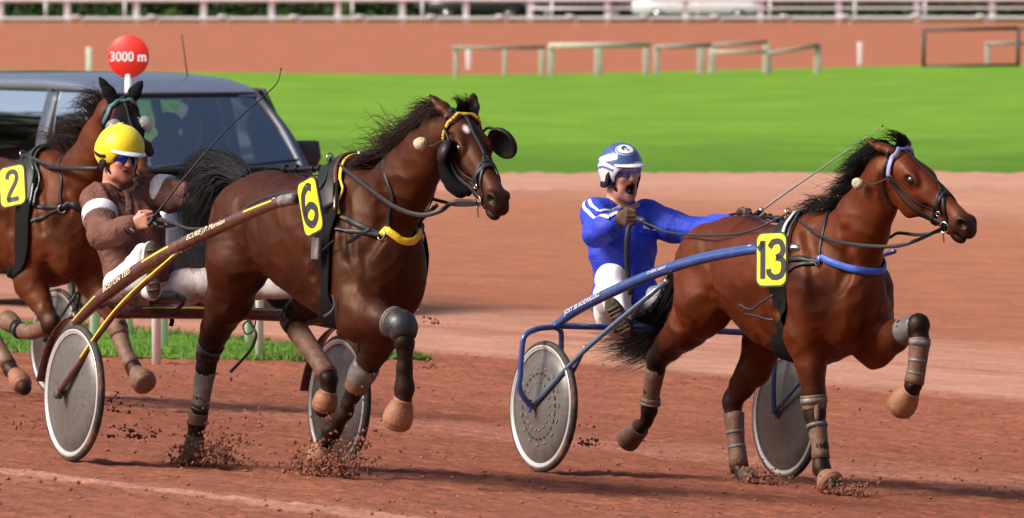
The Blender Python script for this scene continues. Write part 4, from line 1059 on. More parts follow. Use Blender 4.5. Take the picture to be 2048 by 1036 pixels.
    # dust thrown on legs and belly
    du = np.clip((.75-V[:, 2])/.75, 0, 1)*np.clip(.35+.9*vnoise(V, 22, 4), 0, 1)*.22
    C = C*(1-du[:, None])+np.array(DUST)*.6*du[:, None]
    h = mesh_obj('horse', V, Fc, M['coat'], None, rig, sp['base'])
    set_col(h, C); tag(h, sp['label'], 'horse', sp.get('group'))
    for sg in (-1, 1):
        v, f = ball(hd.p(.190, -.047, .0735*sg), (.030, .024, .021), 18, 12, hd.E); mesh_obj('eye', v, f, M['eye'], h)
    return h, F, hd, legs, (NP, NR)
SP13 = dict(
    coat=(.094, .0175, .0046), base=(1.1, 0, 0), label='bay trotter with a blue breast strap and number 13, leading on the right', h=.0085,
    torso=[(.38, 1.25, .98, .13), (.51, 1.375, .92, .225), (.66, 1.412, .91, .265), (.86, 1.385, .84, .27), (1.05, 1.37, .74, .285), (1.28, 1.395, .69, .28), (1.47, 1.465, .67, .245), (1.62, 1.45, .68, .215), (1.77, 1.35, .74, .195), (1.88, 1.22, .82, .15)],
    haunch=(.585, 1.09), shoulder=(1.60, 1.08), breast=(1.83, .93),
    neck=[(1690, 520, 0, .225), (1722, 455, 0, .180), (1752, 398, 0, .148), (1772, 350, 0, .122)],
    head=(1799, 297, 0.02, [[.6348, .377, .6745], [-.5865, .8034, .1029], [.5031, .4609, -.7311]], 1.056),
    ears=[(1733, 282, -.10), (1806, 270, .10)], mealy=.25,
    RF=[('L', 1.64, -.165, 1.05, .15), (1610, 668, -.165, .118), (1622, 735, -.14, .080), (1627, 790, -.13, .058), (1630, 828, -.12, .050), (1634, 852, -.12, .042), (1640, 895, -.12, .035), (1643, 936, -.12, .043), (1651, 954, -.12, .036), (1666, 972, -.12, .060)],
    LF=[('L', 1.72, .165, 1.05, .15), (1750, 690, .145, .112), (1790, 672, .13, .080), (1815, 660, .125, .060), (1836, 652, .12, .054), (1840, 680, .12, .044), (1834, 735, .11, .036), (1827, 770, .10, .042), (1822, 783, .10, .036), (1806, 806, .10, .060)],
    LH=[('L', .58, .155, 1.14, .19), ('L', .76, .165, .93, .165), (1510, 735, .15, .095), (1482, 775, .13, .066), (1466, 805, .12, .054), (1468, 835, .12, .044), (1472, 885, .12, .036), (1478, 934, .12, .042), (1489, 949, .12, .037), (1507, 962, .12, .058)],
    RH=[('L', .575, -.155, 1.14, .195), ('L', .60, -.17, .95, .18), (1376, 655, -.165, .118), (1337, 692, -.15, .076), (1316, 716, -.14, .056), (1311, 738, -.135, .045), (1303, 785, -.13, .036), (1298, 820, -.125, .043), (1291, 843, -.12, .036), (1262, 874, -.12, .056)],
    knee_i=dict(RF=4, LF=4), hock_i=dict(RH=4, LH=4), fet_i=dict(RF=7, LF=7, LH=7, RH=7), black_from=dict(RF=3, LF=3, LH=3, RH=3))
SP6 = dict(
    coat=(.044, .0100, .0031), base=(1.0, 0, 0), label='dark bay trotter with a white star and number 6, in the middle', h=.0088,
    torso=[(.31, 1.36, 1.08, .125), (.43, 1.48, 1.0, .215), (.58, 1.537, 1.03, .26), (.80, 1.515, .97, .275), (1.03, 1.50, .885, .272), (1.25, 1.54, .815, .268), (1.44, 1.605, .77, .245), (1.60, 1.58, .78, .22), (1.76, 1.45, .82, .205), (1.87, 1.29, .90, .16)],
    haunch=(.545, 1.20), shoulder=(1.58, 1.18), breast=(1.82, 1.00),
    neck=[(768, 425, 0, .215), (812, 365, 0, .175), (846, 315, 0, .146), (878, 272, 0, .121)],
    head=(925, 228, 0.0, [[.349, .2809, .894], [-.6454, .7638, .012], [.6794, .5811, -.4479]], 1.072),
    ears=[(860, 191, -.10), (948, 186, .10)], mealy=.12, star=(.110, .0, -.024),
    RF=[('L', 1.64, -.17, 1.15, .155), (716, 630, -.175, .122), (757, 636, -.16, .088), (784, 643, -.15, .064), (804, 652, -.14, .056), (809, 685, -.14, .043), (809, 735, -.13, .035), (809, 777, -.12, .044), (806, 800, -.12, .037), (794, 842, -.12, .060)],
    LF=[('L', 1.60, .165, 1.15, .15), (772, 650, .155, .115), (750, 700, .15, .076), (735, 728, .14, .060), (722, 752, .13, .052), (711, 778, .13, .043), (690, 825, .125, .036), (662, 866, .12, .044), (647, 890, .12, .037), (636, 928, .12, .058)],
    LH=[('L', .55, .155, 1.25, .19), ('L', .83, .165, .98, .155), (618, 606, .15, .088), (600, 620, .14, .070), (583, 638, .13, .056), (600, 668, .13, .045), (640, 725, .12, .036), (659, 757, .12, .043), (656, 783, .12, .036), (647, 817, .12, .058)],
    RH=[('L', .53, -.155, 1.25, .195), ('L', .55, -.17, 1.06, .19), (458, 600, -.17, .125), (434, 655, -.155, .078), (417, 703, -.14, .057), (412, 735, -.14, .047), (403, 795, -.13, .036), (394, 845, -.12, .044), (390, 872, -.12, .038), (386, 912, -.12, .056)],
    knee_i=dict(RF=4, LF=4), hock_i=dict(RH=4, LH=4), fet_i=dict(RF=7, LF=7, LH=7, RH=7), black_from=dict(RF=3, LF=3, LH=2, RH=3))
SP2 = dict(
    coat=(.090, .0215, .0070), base=(1.0, 0, 0), label='bay trotter in a black ear hood with number 2, at the left edge', h=.0095,
    torso=[(.30, 1.40, 1.08, .15), (.42, 1.50, 1.0, .235), (.58, 1.540, .97, .27), (.80, 1.515, .89, .28), (1.03, 1.50, .81, .29), (1.25, 1.54, .76, .285), (1.44, 1.600, .74, .245), (1.60, 1.57, .75, .22), (1.76, 1.45, .80, .205), (1.87, 1.29, .88, .16)],
    haunch=(.49, 1.24), shoulder=(1.56, 1.15), breast=(1.82, .97),
    neck=[(138, 430, 0, .225), (168, 350, 0, .182), (196, 285, 0, .148), (220, 236, 0, .120)],
    head=(246, 198, 0.03, [[.2753, .2086, .9384], [-.7957, .5972, .1008], [.5394, .7745, -.3304]], 1.04),
    ears=[(200, 157, -.10), (283, 164, .12)], mealy=.35,
    RF=[('L', 1.58, -.17, 1.12, .155), (62, 565, -.17, .115), (80, 602, -.15, .078), (92, 626, -.14, .060), (103, 645, -.13, .054), (90, 655, -.13, .043), (62, 665, -.13, .036), (37, 660, -.12, .043), (30, 652, -.12, .037), (14, 640, -.12, .056)],
    LF=[('L', 1.66, .165, 1.12, .15), (188, 560, .15, .115), (212, 606, .14, .076), (226, 634, .135, .058), (236, 656, .13, .052), (241, 678, .13, .043), (253, 710, .12, .036), (268, 737, .12, .043), (274, 745, .12, .037), (286, 762, .12, .060)],
    LH=[('L', .52, .155, 1.28, .2), ('L', .45, .165, 1.0, .17), ('L', .28, .15, .83, .095), ('L', .14, .14, .73, .07), ('L', .05, .14, .66, .055), ('L', .0, .13, .56, .045), ('L', -.06, .13, .40, .036), ('L', -.12, .12, .26, .043), ('L', -.15, .12, .21, .037), ('L', -.22, .12, .13, .056)],
    RH=[('L', .50, -.155, 1.28, .215), ('L', .78, -.17, 1.0, .165), ('L', .80, -.15, .80, .10), ('L', .76, -.14, .68, .07), ('L', .74, -.13, .60, .056), (-22, 660, -.13, .045), (0, 700, -.12, .036), (22, 738, -.12, .043), (30, 748, -.12, .037), (48, 775, -.12, .058)],
    knee_i=dict(RF=4, LF=4), hock_i=dict(RH=4, LH=4), fet_i=dict(RF=7, LF=7, LH=7, RH=7), black_from=dict(RF=4, LF=4, LH=3, RH=3))
for _s in (SP13, SP6, SP2): _s['group'] = 'trotting horses racing in sulkies'

# ---- number 13
h13, F13, hd13, L13, NK13 = make_horse(H13, SP13)
J = H13.J
P, R = L13['RF']; sleeve('knee_boot', h13, P, R, 3.0, 3.75, .012, M['brown_boot']); sleeve('tendon_boot', h13, P, R, 4.7, 6.55, .010, M['brown_boot'])
band('boot_strap', h13, P, R, 5.0, .014, .02, M['grey_boot']); band('boot_strap', h13, P, R, 3.3, .016, .028, M['grey_boot']); bell('bell_boot', h13, P[-2], P[-1], .046, .070, M['tan_rubber'], -.01, .085)
v, f = ball(along(P, R, 3.9)[0]+np.array([.035, -.02, 0]), (.035, .02, .105)); mesh_obj('knee_flap', v, f, M['brown_boot'], h13)
P, R = L13['LF']; sleeve('knee_boot', h13, P, R, 2.75, 4.02, .010, M['grey_boot']); sleeve('tendon_boot', h13, P, R, 4.9, 6.9, .012, M['brown_boot']); band('boot_strap', h13, P, R, 5.1, .014, .03, M['grey_boot'])
band('boot_strap', h13, P, R, 5.75, .0125, .016, M['grey_boot']); band('boot_strap', h13, P, R, 6.3, .0125, .016, M['grey_boot']); bell('bell_boot', h13, P[-2], P[-1], .046, .075, M['tan_rubber'], -.015, .150)
P, R = L13['LH']; sleeve('shin_boot', h13, P, R, 4.75, 7.0, .011, M['brown_boot']); band('boot_strap', h13, P, R, 5.6, .0125, .018, M['grey_boot']); band('boot_strap', h13, P, R, 6.2, .0125, .018, M['grey_boot'])
q0, q1 = along(P, R, 4.5)[0], along(P, R, 7.3)[0]; bk = np.array([-.036, -.012, 0]); V_, F_ = tube(catmull([q0+bk, (q0+q1)/2+bk*1.15, q1+bk*1.2], 6), (.028, .010), 8, flat=np.array([-1.0, -.2, 0])); mesh_obj('shin_guard', V_, F_, M['grey_boot'], h13)
hoof_mesh(h13, P[-2], P[-1]+unit(P[-1]-P[-2])*.03, .046, .060, M['hoof'])
P, R = L13['RH']; sleeve('shin_boot', h13, P, R, 5.0, 6.6, .010, M['brown_boot']); band('boot_strap', h13, P, R, 6.45, .016, .03, M['brown_boot']); band('boot_strap', h13, P, R, 6.62, .018, .012, M['grey_boot'])
hoof_mesh(h13, P[-2]*.6+P[-1]*.4, P[-1]+unit(P[-1]-P[-2])*.045, .052, .066, M['brown_boot'])
# tail and mane
tl = [J(1402, 486, 0), J(1374, 535, 0), J(1358, 600, -.01), J(1330, 655, -.02), J(1262, 684, -.03), J(1196, 694, -.03)]
tl2 = [J(1402, 490, 0), J(1380, 545, .02), J(1364, 605, .03), J(1345, 660, .03), J(1300, 690, .02), J(1215, 700, .02)]
tl0 = [J(1399, 486, 0), J(1374, 538, 0), J(1348, 600, .02), J(1312, 655, .03), J(1252, 682, .02), J(1186, 688, .02)]
hair('tail', h13, [tl0, tl, tl2], 2200, .0030, M['coat_hair'], 3, .045, .03, 12, .38, 60, F13, .004)
def crest(nk, F, us, lat=0.0, rig=H13): return [F.snap(np.array([rig.J(u, v, lat)]), -.004)[0] for u, v in us]
cr = crest(NK13, F13, [(1648, 420), (1682, 386), (1712, 352), (1738, 322), (1762, 300), (1788, 288)])
g = []
for i, c in enumerate(cr):
    t = i/5
    g.append([c, c+np.array([-.03, -.035, .022]), c+np.array([-.11, -.10-.02*t, -.005-.03*t])*(1-.3*t), c+np.array([-.22, -.12, -.07-.07*t])*(1-.35*t)])
hair('mane', h13, g, 1300, .0022, M['coat_hair'], 4, .018, .026, 9, .5, 34, F13, .006)
g = [[c, c+np.array([-.06, -.03, .03]), c+np.array([-.15, -.05, .03]), c+np.array([-.25, -.06, .01])] for c in cr[1:4]]
hair('loose_hairs', h13, g, 70, .0016, M['brown_hair'], 5, .04, .03, 9, .5, 0, F13, .006)
pl = hd13.p(-.01, .005, 0)
hair('forelock', h13, [[pl+hd13.E[2]*s_, pl+hd13.E[2]*s_+hd13.E[1]*.035, pl+hd13.E[2]*(s_-.04)+hd13.E[1]*.03-hd13.E[0]*.05, pl+hd13.E[2]*(s_-.12)+hd13.E[1]*.0-hd13.E[0]*.08] for s_ in (-.03, 0, .03)], 90, .0024, M['coat_hair'], 6, .014, .012, 8, .4, 8)

# ---- number 6
h6, F6, hd6, L6, NK6 = make_horse(H6, SP6)
J = H6.J
P, R = L6['RF']; sleeve('knee_boot', h6, P, R, 3.35, 4.75, .015, M['black_boot'], bulge=.012); band('boot_strap', h6, P, R, 3.2, .014, .03, M['brown_boot']); band('buckle', h6, P, R, 3.12, .017, .012, M['grey_boot'])
bell('bell_boot', h6, P[-2], P[-1], .046, .074, M['tan_rubber'], -.012, .150)
P, R = L6['LF']; sleeve('knee_boot', h6, P, R, 3.1, 4.6, .012, M['grey_boot'], bulge=.006); sleeve('boot_lining', h6, P, R, 4.2, 5.0, .016, M['brown_boot']); bell('bell_boot', h6, P[-2], P[-1], .046, .068, M['tan_rubber'], -.01, .11)
P, R = L6['LH']; sleeve('shin_boot', h6, P, R, 4.7, 6.8, .012, M['brown_boot']); sleeve('hock_boot', h6, P, R, 3.6, 4.45, .012, M['black_boot'])
q0, q1 = along(P, R, 4.5)[0], along(P, R, 6.6)[0]; bk = np.array([-.034, -.02, -.01]); V_, F_ = tube(catmull([q0+bk, (q0+q1)/2+bk*1.1, q1+bk], 6), (.026, .010), 8, flat=np.array([-1.0, -.5, -.3])); mesh_obj('shin_guard', V_, F_, M['grey_boot'], h6)
bell('bell_boot', h6, P[-2], P[-1], .044, .064, M['tan_rubber'], -.012, .105)
P, R = L6['RH']; sleeve('shin_boot', h6, P, R, 5.1, 6.3, .009, M['grey_boot']); band('boot_strap', h6, P, R, 6.4, .010, .02, M['black_boot']); sleeve('ankle_boot', h6, P, R, 6.55, 7.1, .010, M['brown_boot']); sleeve('hock_boot', h6, P, R, 3.7, 4.5, .008, M['black_boot'])
hoof_mesh(h6, P[-2], P[-1]+unit(P[-1]-P[-2])*.03, .046, .060, M['hoof'])
tl = [[J(489, 358, 0), J(470, 343, .0), J(430, 322, .02), J(395, 340, .03), J(382, 420, .03), J(398, 520, .02), J(416, 600, 0)],
      [J(490, 362, 0), J(475, 348, -.01), J(445, 332, -.01), J(412, 350, -.02), J(398, 430, -.02), J(408, 510, -.02), J(420, 570, -.02)],
      [J(486, 356, 0), J(462, 340, .02), J(415, 318, .05), J(385, 335, .06), J(372, 390, .07), J(372, 450, .06), J(380, 520, .05)]]
hair('tail', h6, tl, 2800, .0032, M['tail_grey'], 11, .036, .014, 14, .75, 60, F6, .004, tipspread=.030)
tl = [[J(480, 352, 0), J(455, 338, .0), J(425, 345, .0), J(400, 385, .0), J(375, 412, .0), J(355, 420, .02)],
      [J(488, 356, 0), J(462, 345, .0), J(440, 370, .0), J(425, 420, .0), J(395, 450, .0), J(375, 440, .02)]]
hair('tail_wisps', h6, tl, 1400, .0028, M['tail_grey'], 12, .040, .02, 12, .55, 40)
cr = crest(NK6, F6, [(728, 326), (766, 330), (800, 308), (828, 282), (852, 258), (880, 238), (905, 220)], rig=H6)
g = []
for i, c in enumerate(cr[2:]):
    t = i/4
    g.append([c, c+np.array([-.03, -.035, .020]), c+np.array([-.11, -.09, .0-.03*t])*(.85-.3*t), c+np.array([-.2, -.11, -.05-.07*t])*(.8-.35*t)])
hair('mane', h6, g, 1000, .0021, M['brown_hair'], 14, .024, .025, 9, .45, 30, F6, .006)
g = [[c, c+np.array([-.06, -.03, .04]), c+np.array([-.14, -.05, .06]), c+np.array([-.22, -.06, .06])] for c in cr[1:4]]
hair('loose_hairs', h6, g, 130, .0022, M['brown_hair'], 15, .045, .04, 9, .5, 16, F6, .006)
g = [[c, c+np.array([-.06, -.05, .01]), c+np.array([-.16, -.10, -.02]), c+np.array([-.28, -.14, -.06])] for c in cr[:3]]
hair('wither_lock', h6, g, 420, .0022, M['brown_hair'], 16, .012, .008, 9, .35, 16, F6, .008)
pl = hd6.p(-.015, .005, 0)
hair('forelock', h6, [[pl+hd6.E[2]*s_, pl+hd6.E[2]*s_+hd6.E[1]*.035, pl+hd6.E[2]*(s_-.01)+hd6.E[1]*.05-hd6.E[0]*.03, pl+hd6.E[2]*(s_-.03)+hd6.E[1]*.03-hd6.E[0]*.045] for s_ in (-.03, 0, .03)], 90, .0026, M['coat_hair'], 17, .010, .010, 8, .4, 10)

# ---- number 2
h2, F2, hd2, L2, NK2 = make_horse(R2, SP2)
J = R2.J
P, R = L2['RF']; sleeve('tendon_boot', h2, P, R, 4.6, 6.6, .012, M['brown_boot']); band('boot_strap', h2, P, R, 6.9, .014, .03, M['black_boot']); bell('bell_boot', h2, P[-2], P[-1], .046, .066, M['brown_boot'], -.012, .14)
P, R = L2['LF']; sleeve('knee_boot', h2, P, R, 3.4, 4.7, .013, M['brown_boot']); sleeve('tendon_boot', h2, P, R, 4.85, 6.8, .011, M['brown_boot']); bell('bell_boot', h2, P[-2], P[-1], .050, .078, M['brown_boot'], -.012, .145)
P, R = L2['RH']; sleeve('shin_boot', h2, P, R, 5.0, 6.8, .010, M['brown_boot']); bell('bell_boot', h2, P[-2], P[-1], .046, .066, M['tan_rubber'], -.012, .14)
P, R = L2['LH']; sleeve('shin_boot', h2, P, R, 5.0, 6.8, .010, M['brown_boot']); hoof_mesh(h2, P[-2], P[-1]+unit(P[-1]-P[-2])*.03, .046, .060, M['hoof'])
cr = crest(NK2, F2, [(112, 326), (132, 312), (148, 290), (166, 262), (186, 232), (206, 205)], rig=R2)
g = []
for i, c in enumerate(cr):
    t = i/5; g.append([c, c+np.array([-.05, -.03, .08]), c+np.array([-.14, -.06, .10-.05*t]), c+np.array([-.22, -.08, .02-.05*t])])
hair('mane', h2, g, 600, .0022, M['brown_hair'], 24, .025, .03, 9, .5, 24, F2, .006)
tl = [[np.array([.30, 0, 1.44]), np.array([.12, 0, 1.42]), np.array([-.05, .02, 1.2]), np.array([-.12, .02, .9])], [np.array([.30, 0, 1.42]), np.array([.14, 0.04, 1.38]), np.array([.0, .05, 1.15]), np.array([-.05, .05, .85])]]
hair('tail', h2, tl, 200, .005, M['coat_hair'], 25, .03, .02, 10, .3, 20)
# ------------------------------------------------------------------ sulkies
def conv(Ra, Rb, p): return Rb.loc(Ra.wld(p))
def make_wheel(parent, c, R, disc_mat, lay=False, name='wheel', marks=False):
    """wheel > tyre, rim, disc, hub; axle along Y"""
    c = np.asarray(c, float); ax = np.array([0, 1.0, 0])
    v, f = ring(c, ax, R-.020, .020, 72, 12); w = mesh_obj('wheel', v, f, M['tyre'], parent)
    prof = []
    v, f = lathe(c, ax, [(R-.034, -.0205), (R-.026, -.0215), (R-.0225, -.017), (R-.0225, .017), (R-.026, .0215), (R-.034, .0205), (R-.038, .015), (R-.046, .017), (R-.049, .013), (R-.049, -.013), (R-.046, -.017), (R-.040, -.015), (R-.034, -.0205)], 80, caps=False)
    mesh_obj('rim', v, f, M['rim'], w)
    v, f = lathe(c, ax, [(.022, -.052), (.05, -.047), (.12, -.036), (.22, -.021), (R-.050, -.0095), (R-.049, -.004), (R-.049, .004), (R-.050, .0095), (.22, .021), (.12, .036), (.05, .047), (.022, .052)], 80)
    mesh_obj('disc', v, f, disc_mat, w)
    v, f = lathe(c, ax, [(.001, -.075), (.016, -.074), (.018, -.055), (.030, -.050), (.030, .050), (.018, .055), (.016, .074), (.001, .075)], 20)
    mesh_obj('hub', v, f, M['dark_metal'], w)
    v, f = ring(c+ax*(-.008), ax, R-.068, .0018, 64, 5); v2, f2 = ring(c-ax*(-.008), ax, R-.068, .0018, 64, 5)
    v, f = cat_meshes([(v, f), (v2, f2)]); mesh_obj('rim_line', v, f, M['white_print'], w)
    if marks:      # printed ring of the disc cover: short dark and pale dashes round the hub
        for rr, n, m_, ln in ((.175, 26, 'tyre', .5), (.128, 18, 'seat_grey', .4), (.205, 15, 'seat_grey', .3)):
            for k in range(n):
                a0 = 2*math.pi*k/n; yy = -(.021+(.22-rr)*.15)-.0028
                aa = np.linspace(a0, a0+ln*2*math.pi/n, 5)
                pts = np.stack([c[0]+rr*np.cos(aa), np.full(5, c[1]+yy), c[2]+rr*np.sin(aa)], 1)
                v, f = tube(pts, (.006, .0012), 6, flat=ax); mesh_obj('printed_dash', v, f, M[m_], w)
    return w
def mir(P): return [np.array([p[0], -p[1], p[2]]) for p in P]
def swept(name, pts, rad, material, parent, per=8, n=14, flat=None):
    pts = np.asarray(pts, float); P = catmull(pts, per)
    if np.isscalar(rad): R = np.full(len(P), rad)
    else:
        s_ = np.linspace(0, len(rad)-1, len(P)); R = np.interp(s_, np.arange(len(rad)), rad)
    V, F = tube(P, R, n); return mesh_obj(name, V, F, material, parent)
def make_sulky(rig, sp):
    s = thing('sulky', sp['label'], 'sulky', rig, (0, 0, 0), 'racing sulkies with disc wheels')
    pm = sp['paint']; t = sp['track']; zh = .352
    for sg in (-1, 1): make_wheel(s, (0, sg*t, zh), .352, M['disc'], marks=sp.get('marks') and sg < 0)
    sh = sp['shaft']; sr = sp['shaft_r']; bar = sp['bar']
    for k in (0, 1):
        m_ = (lambda P: P) if k == 0 else mir
        sh = sp['shaft'] if k == 0 else sp['shaft'][:-2]
        o = swept('shaft', m_(sh), sr[:len(sh)], pm, s)
        if sp.get('sleeve'):
            P = catmull(m_(sh), 8); i0 = int(len(P)*sp['sleeve'][0]); V, F = tube(P[i0:], np.full(len(P)-i0, sp['sleeve'][1]), 14); mesh_obj('shaft_sleeve', V, F, M['grey_boot'] if not sp.get('silver') else M['black_leather'], s)
            if sp.get('silver'):
                e = P[-1]; d = unit(P[-1]-P[-3]); V, F = lathe(e-d*.004, d, [(sp['sleeve'][1]*1.02, 0), (sp['sleeve'][1]*1.0, .02), (sp['sleeve'][1]*.8, .045), (.006, .062), (.0005, .064)], 18); mesh_obj('shaft_tip', V, F, M['chrome'], s)
        swept('stay', m_(sp['stay']), sp['stay_r'], sp['stay_m'], s, 3)
        swept('tip_brace', [p_+np.array([0, 0, .022]) for p_ in m_(sp['shaft'][-4:-1])], .012, pm, s, 5)
        V, F = ball(m_([sp['stay'][-1]])[0], .014, 12, 8); mesh_obj('bolt', V, F, M['chrome'], s)
        if sp.get('fork'):
            swept('fork', m_(sp['fork']), .0155, pm, s, 8)
            swept('fork_inner', m_(sp['fork_in']), .0145, pm, s, 8)
            V, F = box(m_([np.array([0, -t-.085, zh])])[0], .026, .014, .07, bev=.004); mesh_obj('dropout', V, F, pm, s)
            swept('inner_stay', m_(sp['stay_in']), .010, pm, s, 3)
        if sp.get('yoke'):
            swept('yoke', m_(sp['yoke']), [.040, .046, .040], pm, s)
            V, F = lathe(m_([sp['stay'][0]])[0], [0, 1, 0], [(.0, -.02), (.022, -.02), (.026, -.012), (.026, .014), (.0, .016)], 18); mesh_obj('axle_cap', V, F, M['dark_metal'], s)
        if sp.get('guard'):
            a = np.radians(np.linspace(12, 84, 14)); R = .395
            P = np.stack([-R*np.sin(a), np.full(14, -t), zh+R*np.cos(a)], 1)
            if k: P[:, 1] *= -1
            Nn = np.stack([-np.sin(a), 0*a, np.cos(a)], 1)
            V, F = tube(P, (np.linspace(.018, .042, 14), np.full(14, .004)), 8, flat=Nn); mesh_obj('mudguard', V, F, pm, s)
    swept('crossbar', bar, sp['bar_r'], pm, s, 6)
    # seat on two struts
    sx, sy, sz = sp['seat']
    F = Field(); F.ell((sx, sy, sz), (.17, .22, .045), None, .02).ell((sx-.15, sy, sz+.05), (.05, .2, .07), None, .05)
    V, Fc = F.mesh(.012); mesh_obj('seat', V, Fc, M['seat_grey'], s)
    for yy in (-.12, .12):
        swept('seat_strut', [np.array([sx+.1, sy+yy, sz-.035]), np.array([(sx+.1)*.4, sy*.4+yy, (sz+bar[1][2])/2-.01]), np.array([0, yy, bar[1][2]])], .014, pm, s, 4)
    # stirrups for the driver's feet
    for k, fp in enumerate(sp['rest']):
        P = catmull([fp+np.array([0, 0, .04]), fp+np.array([.015, 0, -.02]), fp+np.array([.0, 0, -.07])], 5)
        V, F = tube(P, (.035, .008), 8, flat=np.array([1.0, 0, 0])); mesh_obj('footrest', V, F, M['dark_metal'], s)
    return s
def lettering(name, parent, rig, body, path, r, size, material, t0, shear=.25, up=.55, sx=1.0):
    """print that follows a shaft on its viewer side"""
    P = catmull(path, 12); i = int(t0*(len(P)-1)); d = unit(P[min(i+3, len(P)-1)]-P[i-3])
    view = unit(rig.M @ np.array([0, -1, 0.06])); side = unit(view-d*(view@d)); upv = unit(np.cross(side, d)); 
    if upv[2] < 0: upv = -upv
    nrm = unit(side*.86+upv*.5); upv = unit(np.cross(nrm, d)); 
    if upv[2] < 0: upv = -upv
    m = np.stack([d, upv, nrm, P[i]+nrm*(r+.0015)], 1)
    return text_obj(name, body, parent, m, size, material, .0006, .0, shear, sx)

J, K = R13.J, R13.K
t13 = .755
shaft13 = [J(1108, 654, -.70), J(1150, 622, -.68), J(1212, 589, -.645), J(1304, 549, -.58), J(1405, 518, -.50), J(1513, 499, -.42), J(1585, 496, -.37)]
fork13 = [K(1110, 654, 0), K(1074, 658, 0), K(1050, 672, 0), K(1044, 700, 0), K(1041, 745, 0), K(1040, 780, 0), K(1063, 815, 0)]
fork13in = [np.array([0, -.70, .775]), np.array([0, -.672, .755]), np.array([.0, -.665, .70]), np.array([0, -.662, .5]), np.array([0, -.675, .355])]
sulky13 = make_sulky(R13, dict(label='blue painted sulky behind the bay horse with number 13', paint=M['blue_paint'], track=t13, marks=True,
    shaft=shaft13, shaft_r=[.021, .028, .030, .028, .026, .023, .019], bar=[np.array([0, -.72, .785]), np.array([0, 0, .79]), np.array([0, .72, .785])], bar_r=.0175,
    sleeve=(.86, .0235), silver=True, stay=[K(1066, 812, 0), J(1170, 700, -.735), J(1332, 563, -.575)], stay_r=.0135, stay_m=M['stay_blue'],
    fork=fork13, fork_in=fork13in, stay_in=[np.array([0.0, -.675, .36]), J(1172, 692, -.735)], seat=(-.36, -.02, .845), rest=[R13.Q(1238, 640, .36), R13.Q(1430, 640, .10)]))
lettering('lettering', sulky13, R13, 'JOST SB RODRIGUEZ', shaft13, .0295, .034, M['white_print'], .245, .25, sx=1.02)
lettering('lettering', sulky13, R13, 'CLASSIC SULKY', shaft13, .0275, .022, M['white_print'], .54, .25)

J, K = R6.J, R6.K
shaft6 = [J(152, 645, -.755), J(178, 618, -.74), J(214, 586, -.715), J(282, 537, -.66), J(363, 490, -.585), J(480, 436, -.50), J(556, 405, -.44), J(592, 397, -.415)]
sulky6 = make_sulky(R6, dict(label='maroon sulky with yellow pinstripes behind the dark bay horse with number 6', paint=M['maroon_paint'], track=.755, shaft=shaft6,
    shaft_r=[.026, .032, .039, .037, .034, .030, .026, .024], bar=[K(232, 624, 0), np.array([0, 0, .79]), np.array([0, .45, .79]), np.array([0, .74, .76])], bar_r=.034, sleeve=(.86, .031),
    stay=[K(117, 788, 0), J(233, 622, -.70), J(362, 502, -.585)], stay_r=.0165, stay_m=M['maroon_paint'], yoke=[J(196, 602, -.73), K(222, 618, 0.0), K(262, 623, 0)], guard=True,
    seat=(-.34, -.12, .86), rest=[R6.Q(300, 560, .46), R6.Q(590, 600, .05)]))
def pinstripe(parent, rig, path, rad, t0, t1, w=.0045):
    P = catmull(path, 12); n = len(P); i0, i1 = int(t0*(n-1)), int(t1*(n-1)); Q = P[i0:i1+1]; T = np.gradient(Q, axis=0); T /= np.linalg.norm(T, axis=1)[:, None]
    view = unit(rig.M @ np.array([0, -1, .06])); out = []
    for q, d, i in zip(Q, T, range(i0, i1+1)):
        side = unit(view-d*(view@d)); up = np.cross(side, d); up = up if up[2] > 0 else -up
        nn = unit(side*.75+up*.66); r = np.interp(i/(n-1), np.linspace(0, 1, len(rad)), rad); out.append((q+nn*(r+.0006), nn))
    V, F = tube(np.array([o[0] for o in out]), (w, .0012), 6, flat=np.array([o[1] for o in out])); mesh_obj('pinstripe', V, F, M['yellow_line'], parent)
sr6 = [.026, .032, .039, .037, .034, .030, .026, .024]
pinstripe(sulky6, R6, shaft6, sr6, .02, .25); pinstripe(sulky6, R6, shaft6, sr6, .455, .55, .006); pinstripe(sulky6, R6, shaft6, sr6, .74, .855, .006)
st6 = [K(117, 788, 0), J(233, 622, -.70), J(362, 502, -.585)]; pinstripe(sulky6, R6, st6, [.0165, .0165], .22, .97, .005)
bar6 = [K(232, 624, 0), np.array([0, 0, .79]), np.array([0, .45, .79]), np.array([0, .74, .76])]; pinstripe(sulky6, R6, bar6, [.034, .034], .1, .9, .004)
lettering('lettering', sulky6, R6, 'ECURIE J.P. Marmion', shaft6, .0325, .040, M['cream_print'], .645, .3)
lettering('lettering', sulky6, R6, 'BOSTON TEES', shaft6, .0390, .040, M['cream_print'], .36, .3)
V, F = tube(catmull([J(176, 618, -.58), J(190, 600, -.56), J(204, 596, -.55)], 5), .03, 12); mesh_obj('pad_roll', V, F, M['black_leather'], sulky6)
V, F = tube(catmull([J(303, 592, -.3), J(304, 612, -.32), J(325, 625, -.32), J(352, 620, -.3), J(366, 604, -.3), J(352, 590, -.3)], 6), (.010, .003), 8, flat=np.array([1.0, -.3, 0])); mesh_obj('seat_strap', V, F, M['grey_strap'], sulky6)
V, F = tube(catmull([J(338, 628, -.2), J(344, 640, -.2), J(342, 652, -.2)], 5), (.012, .004), 8, flat=np.array([1.0, -.3, 0])); mesh_obj('loose_tag', V, F, M['black_cloth'], sulky6)

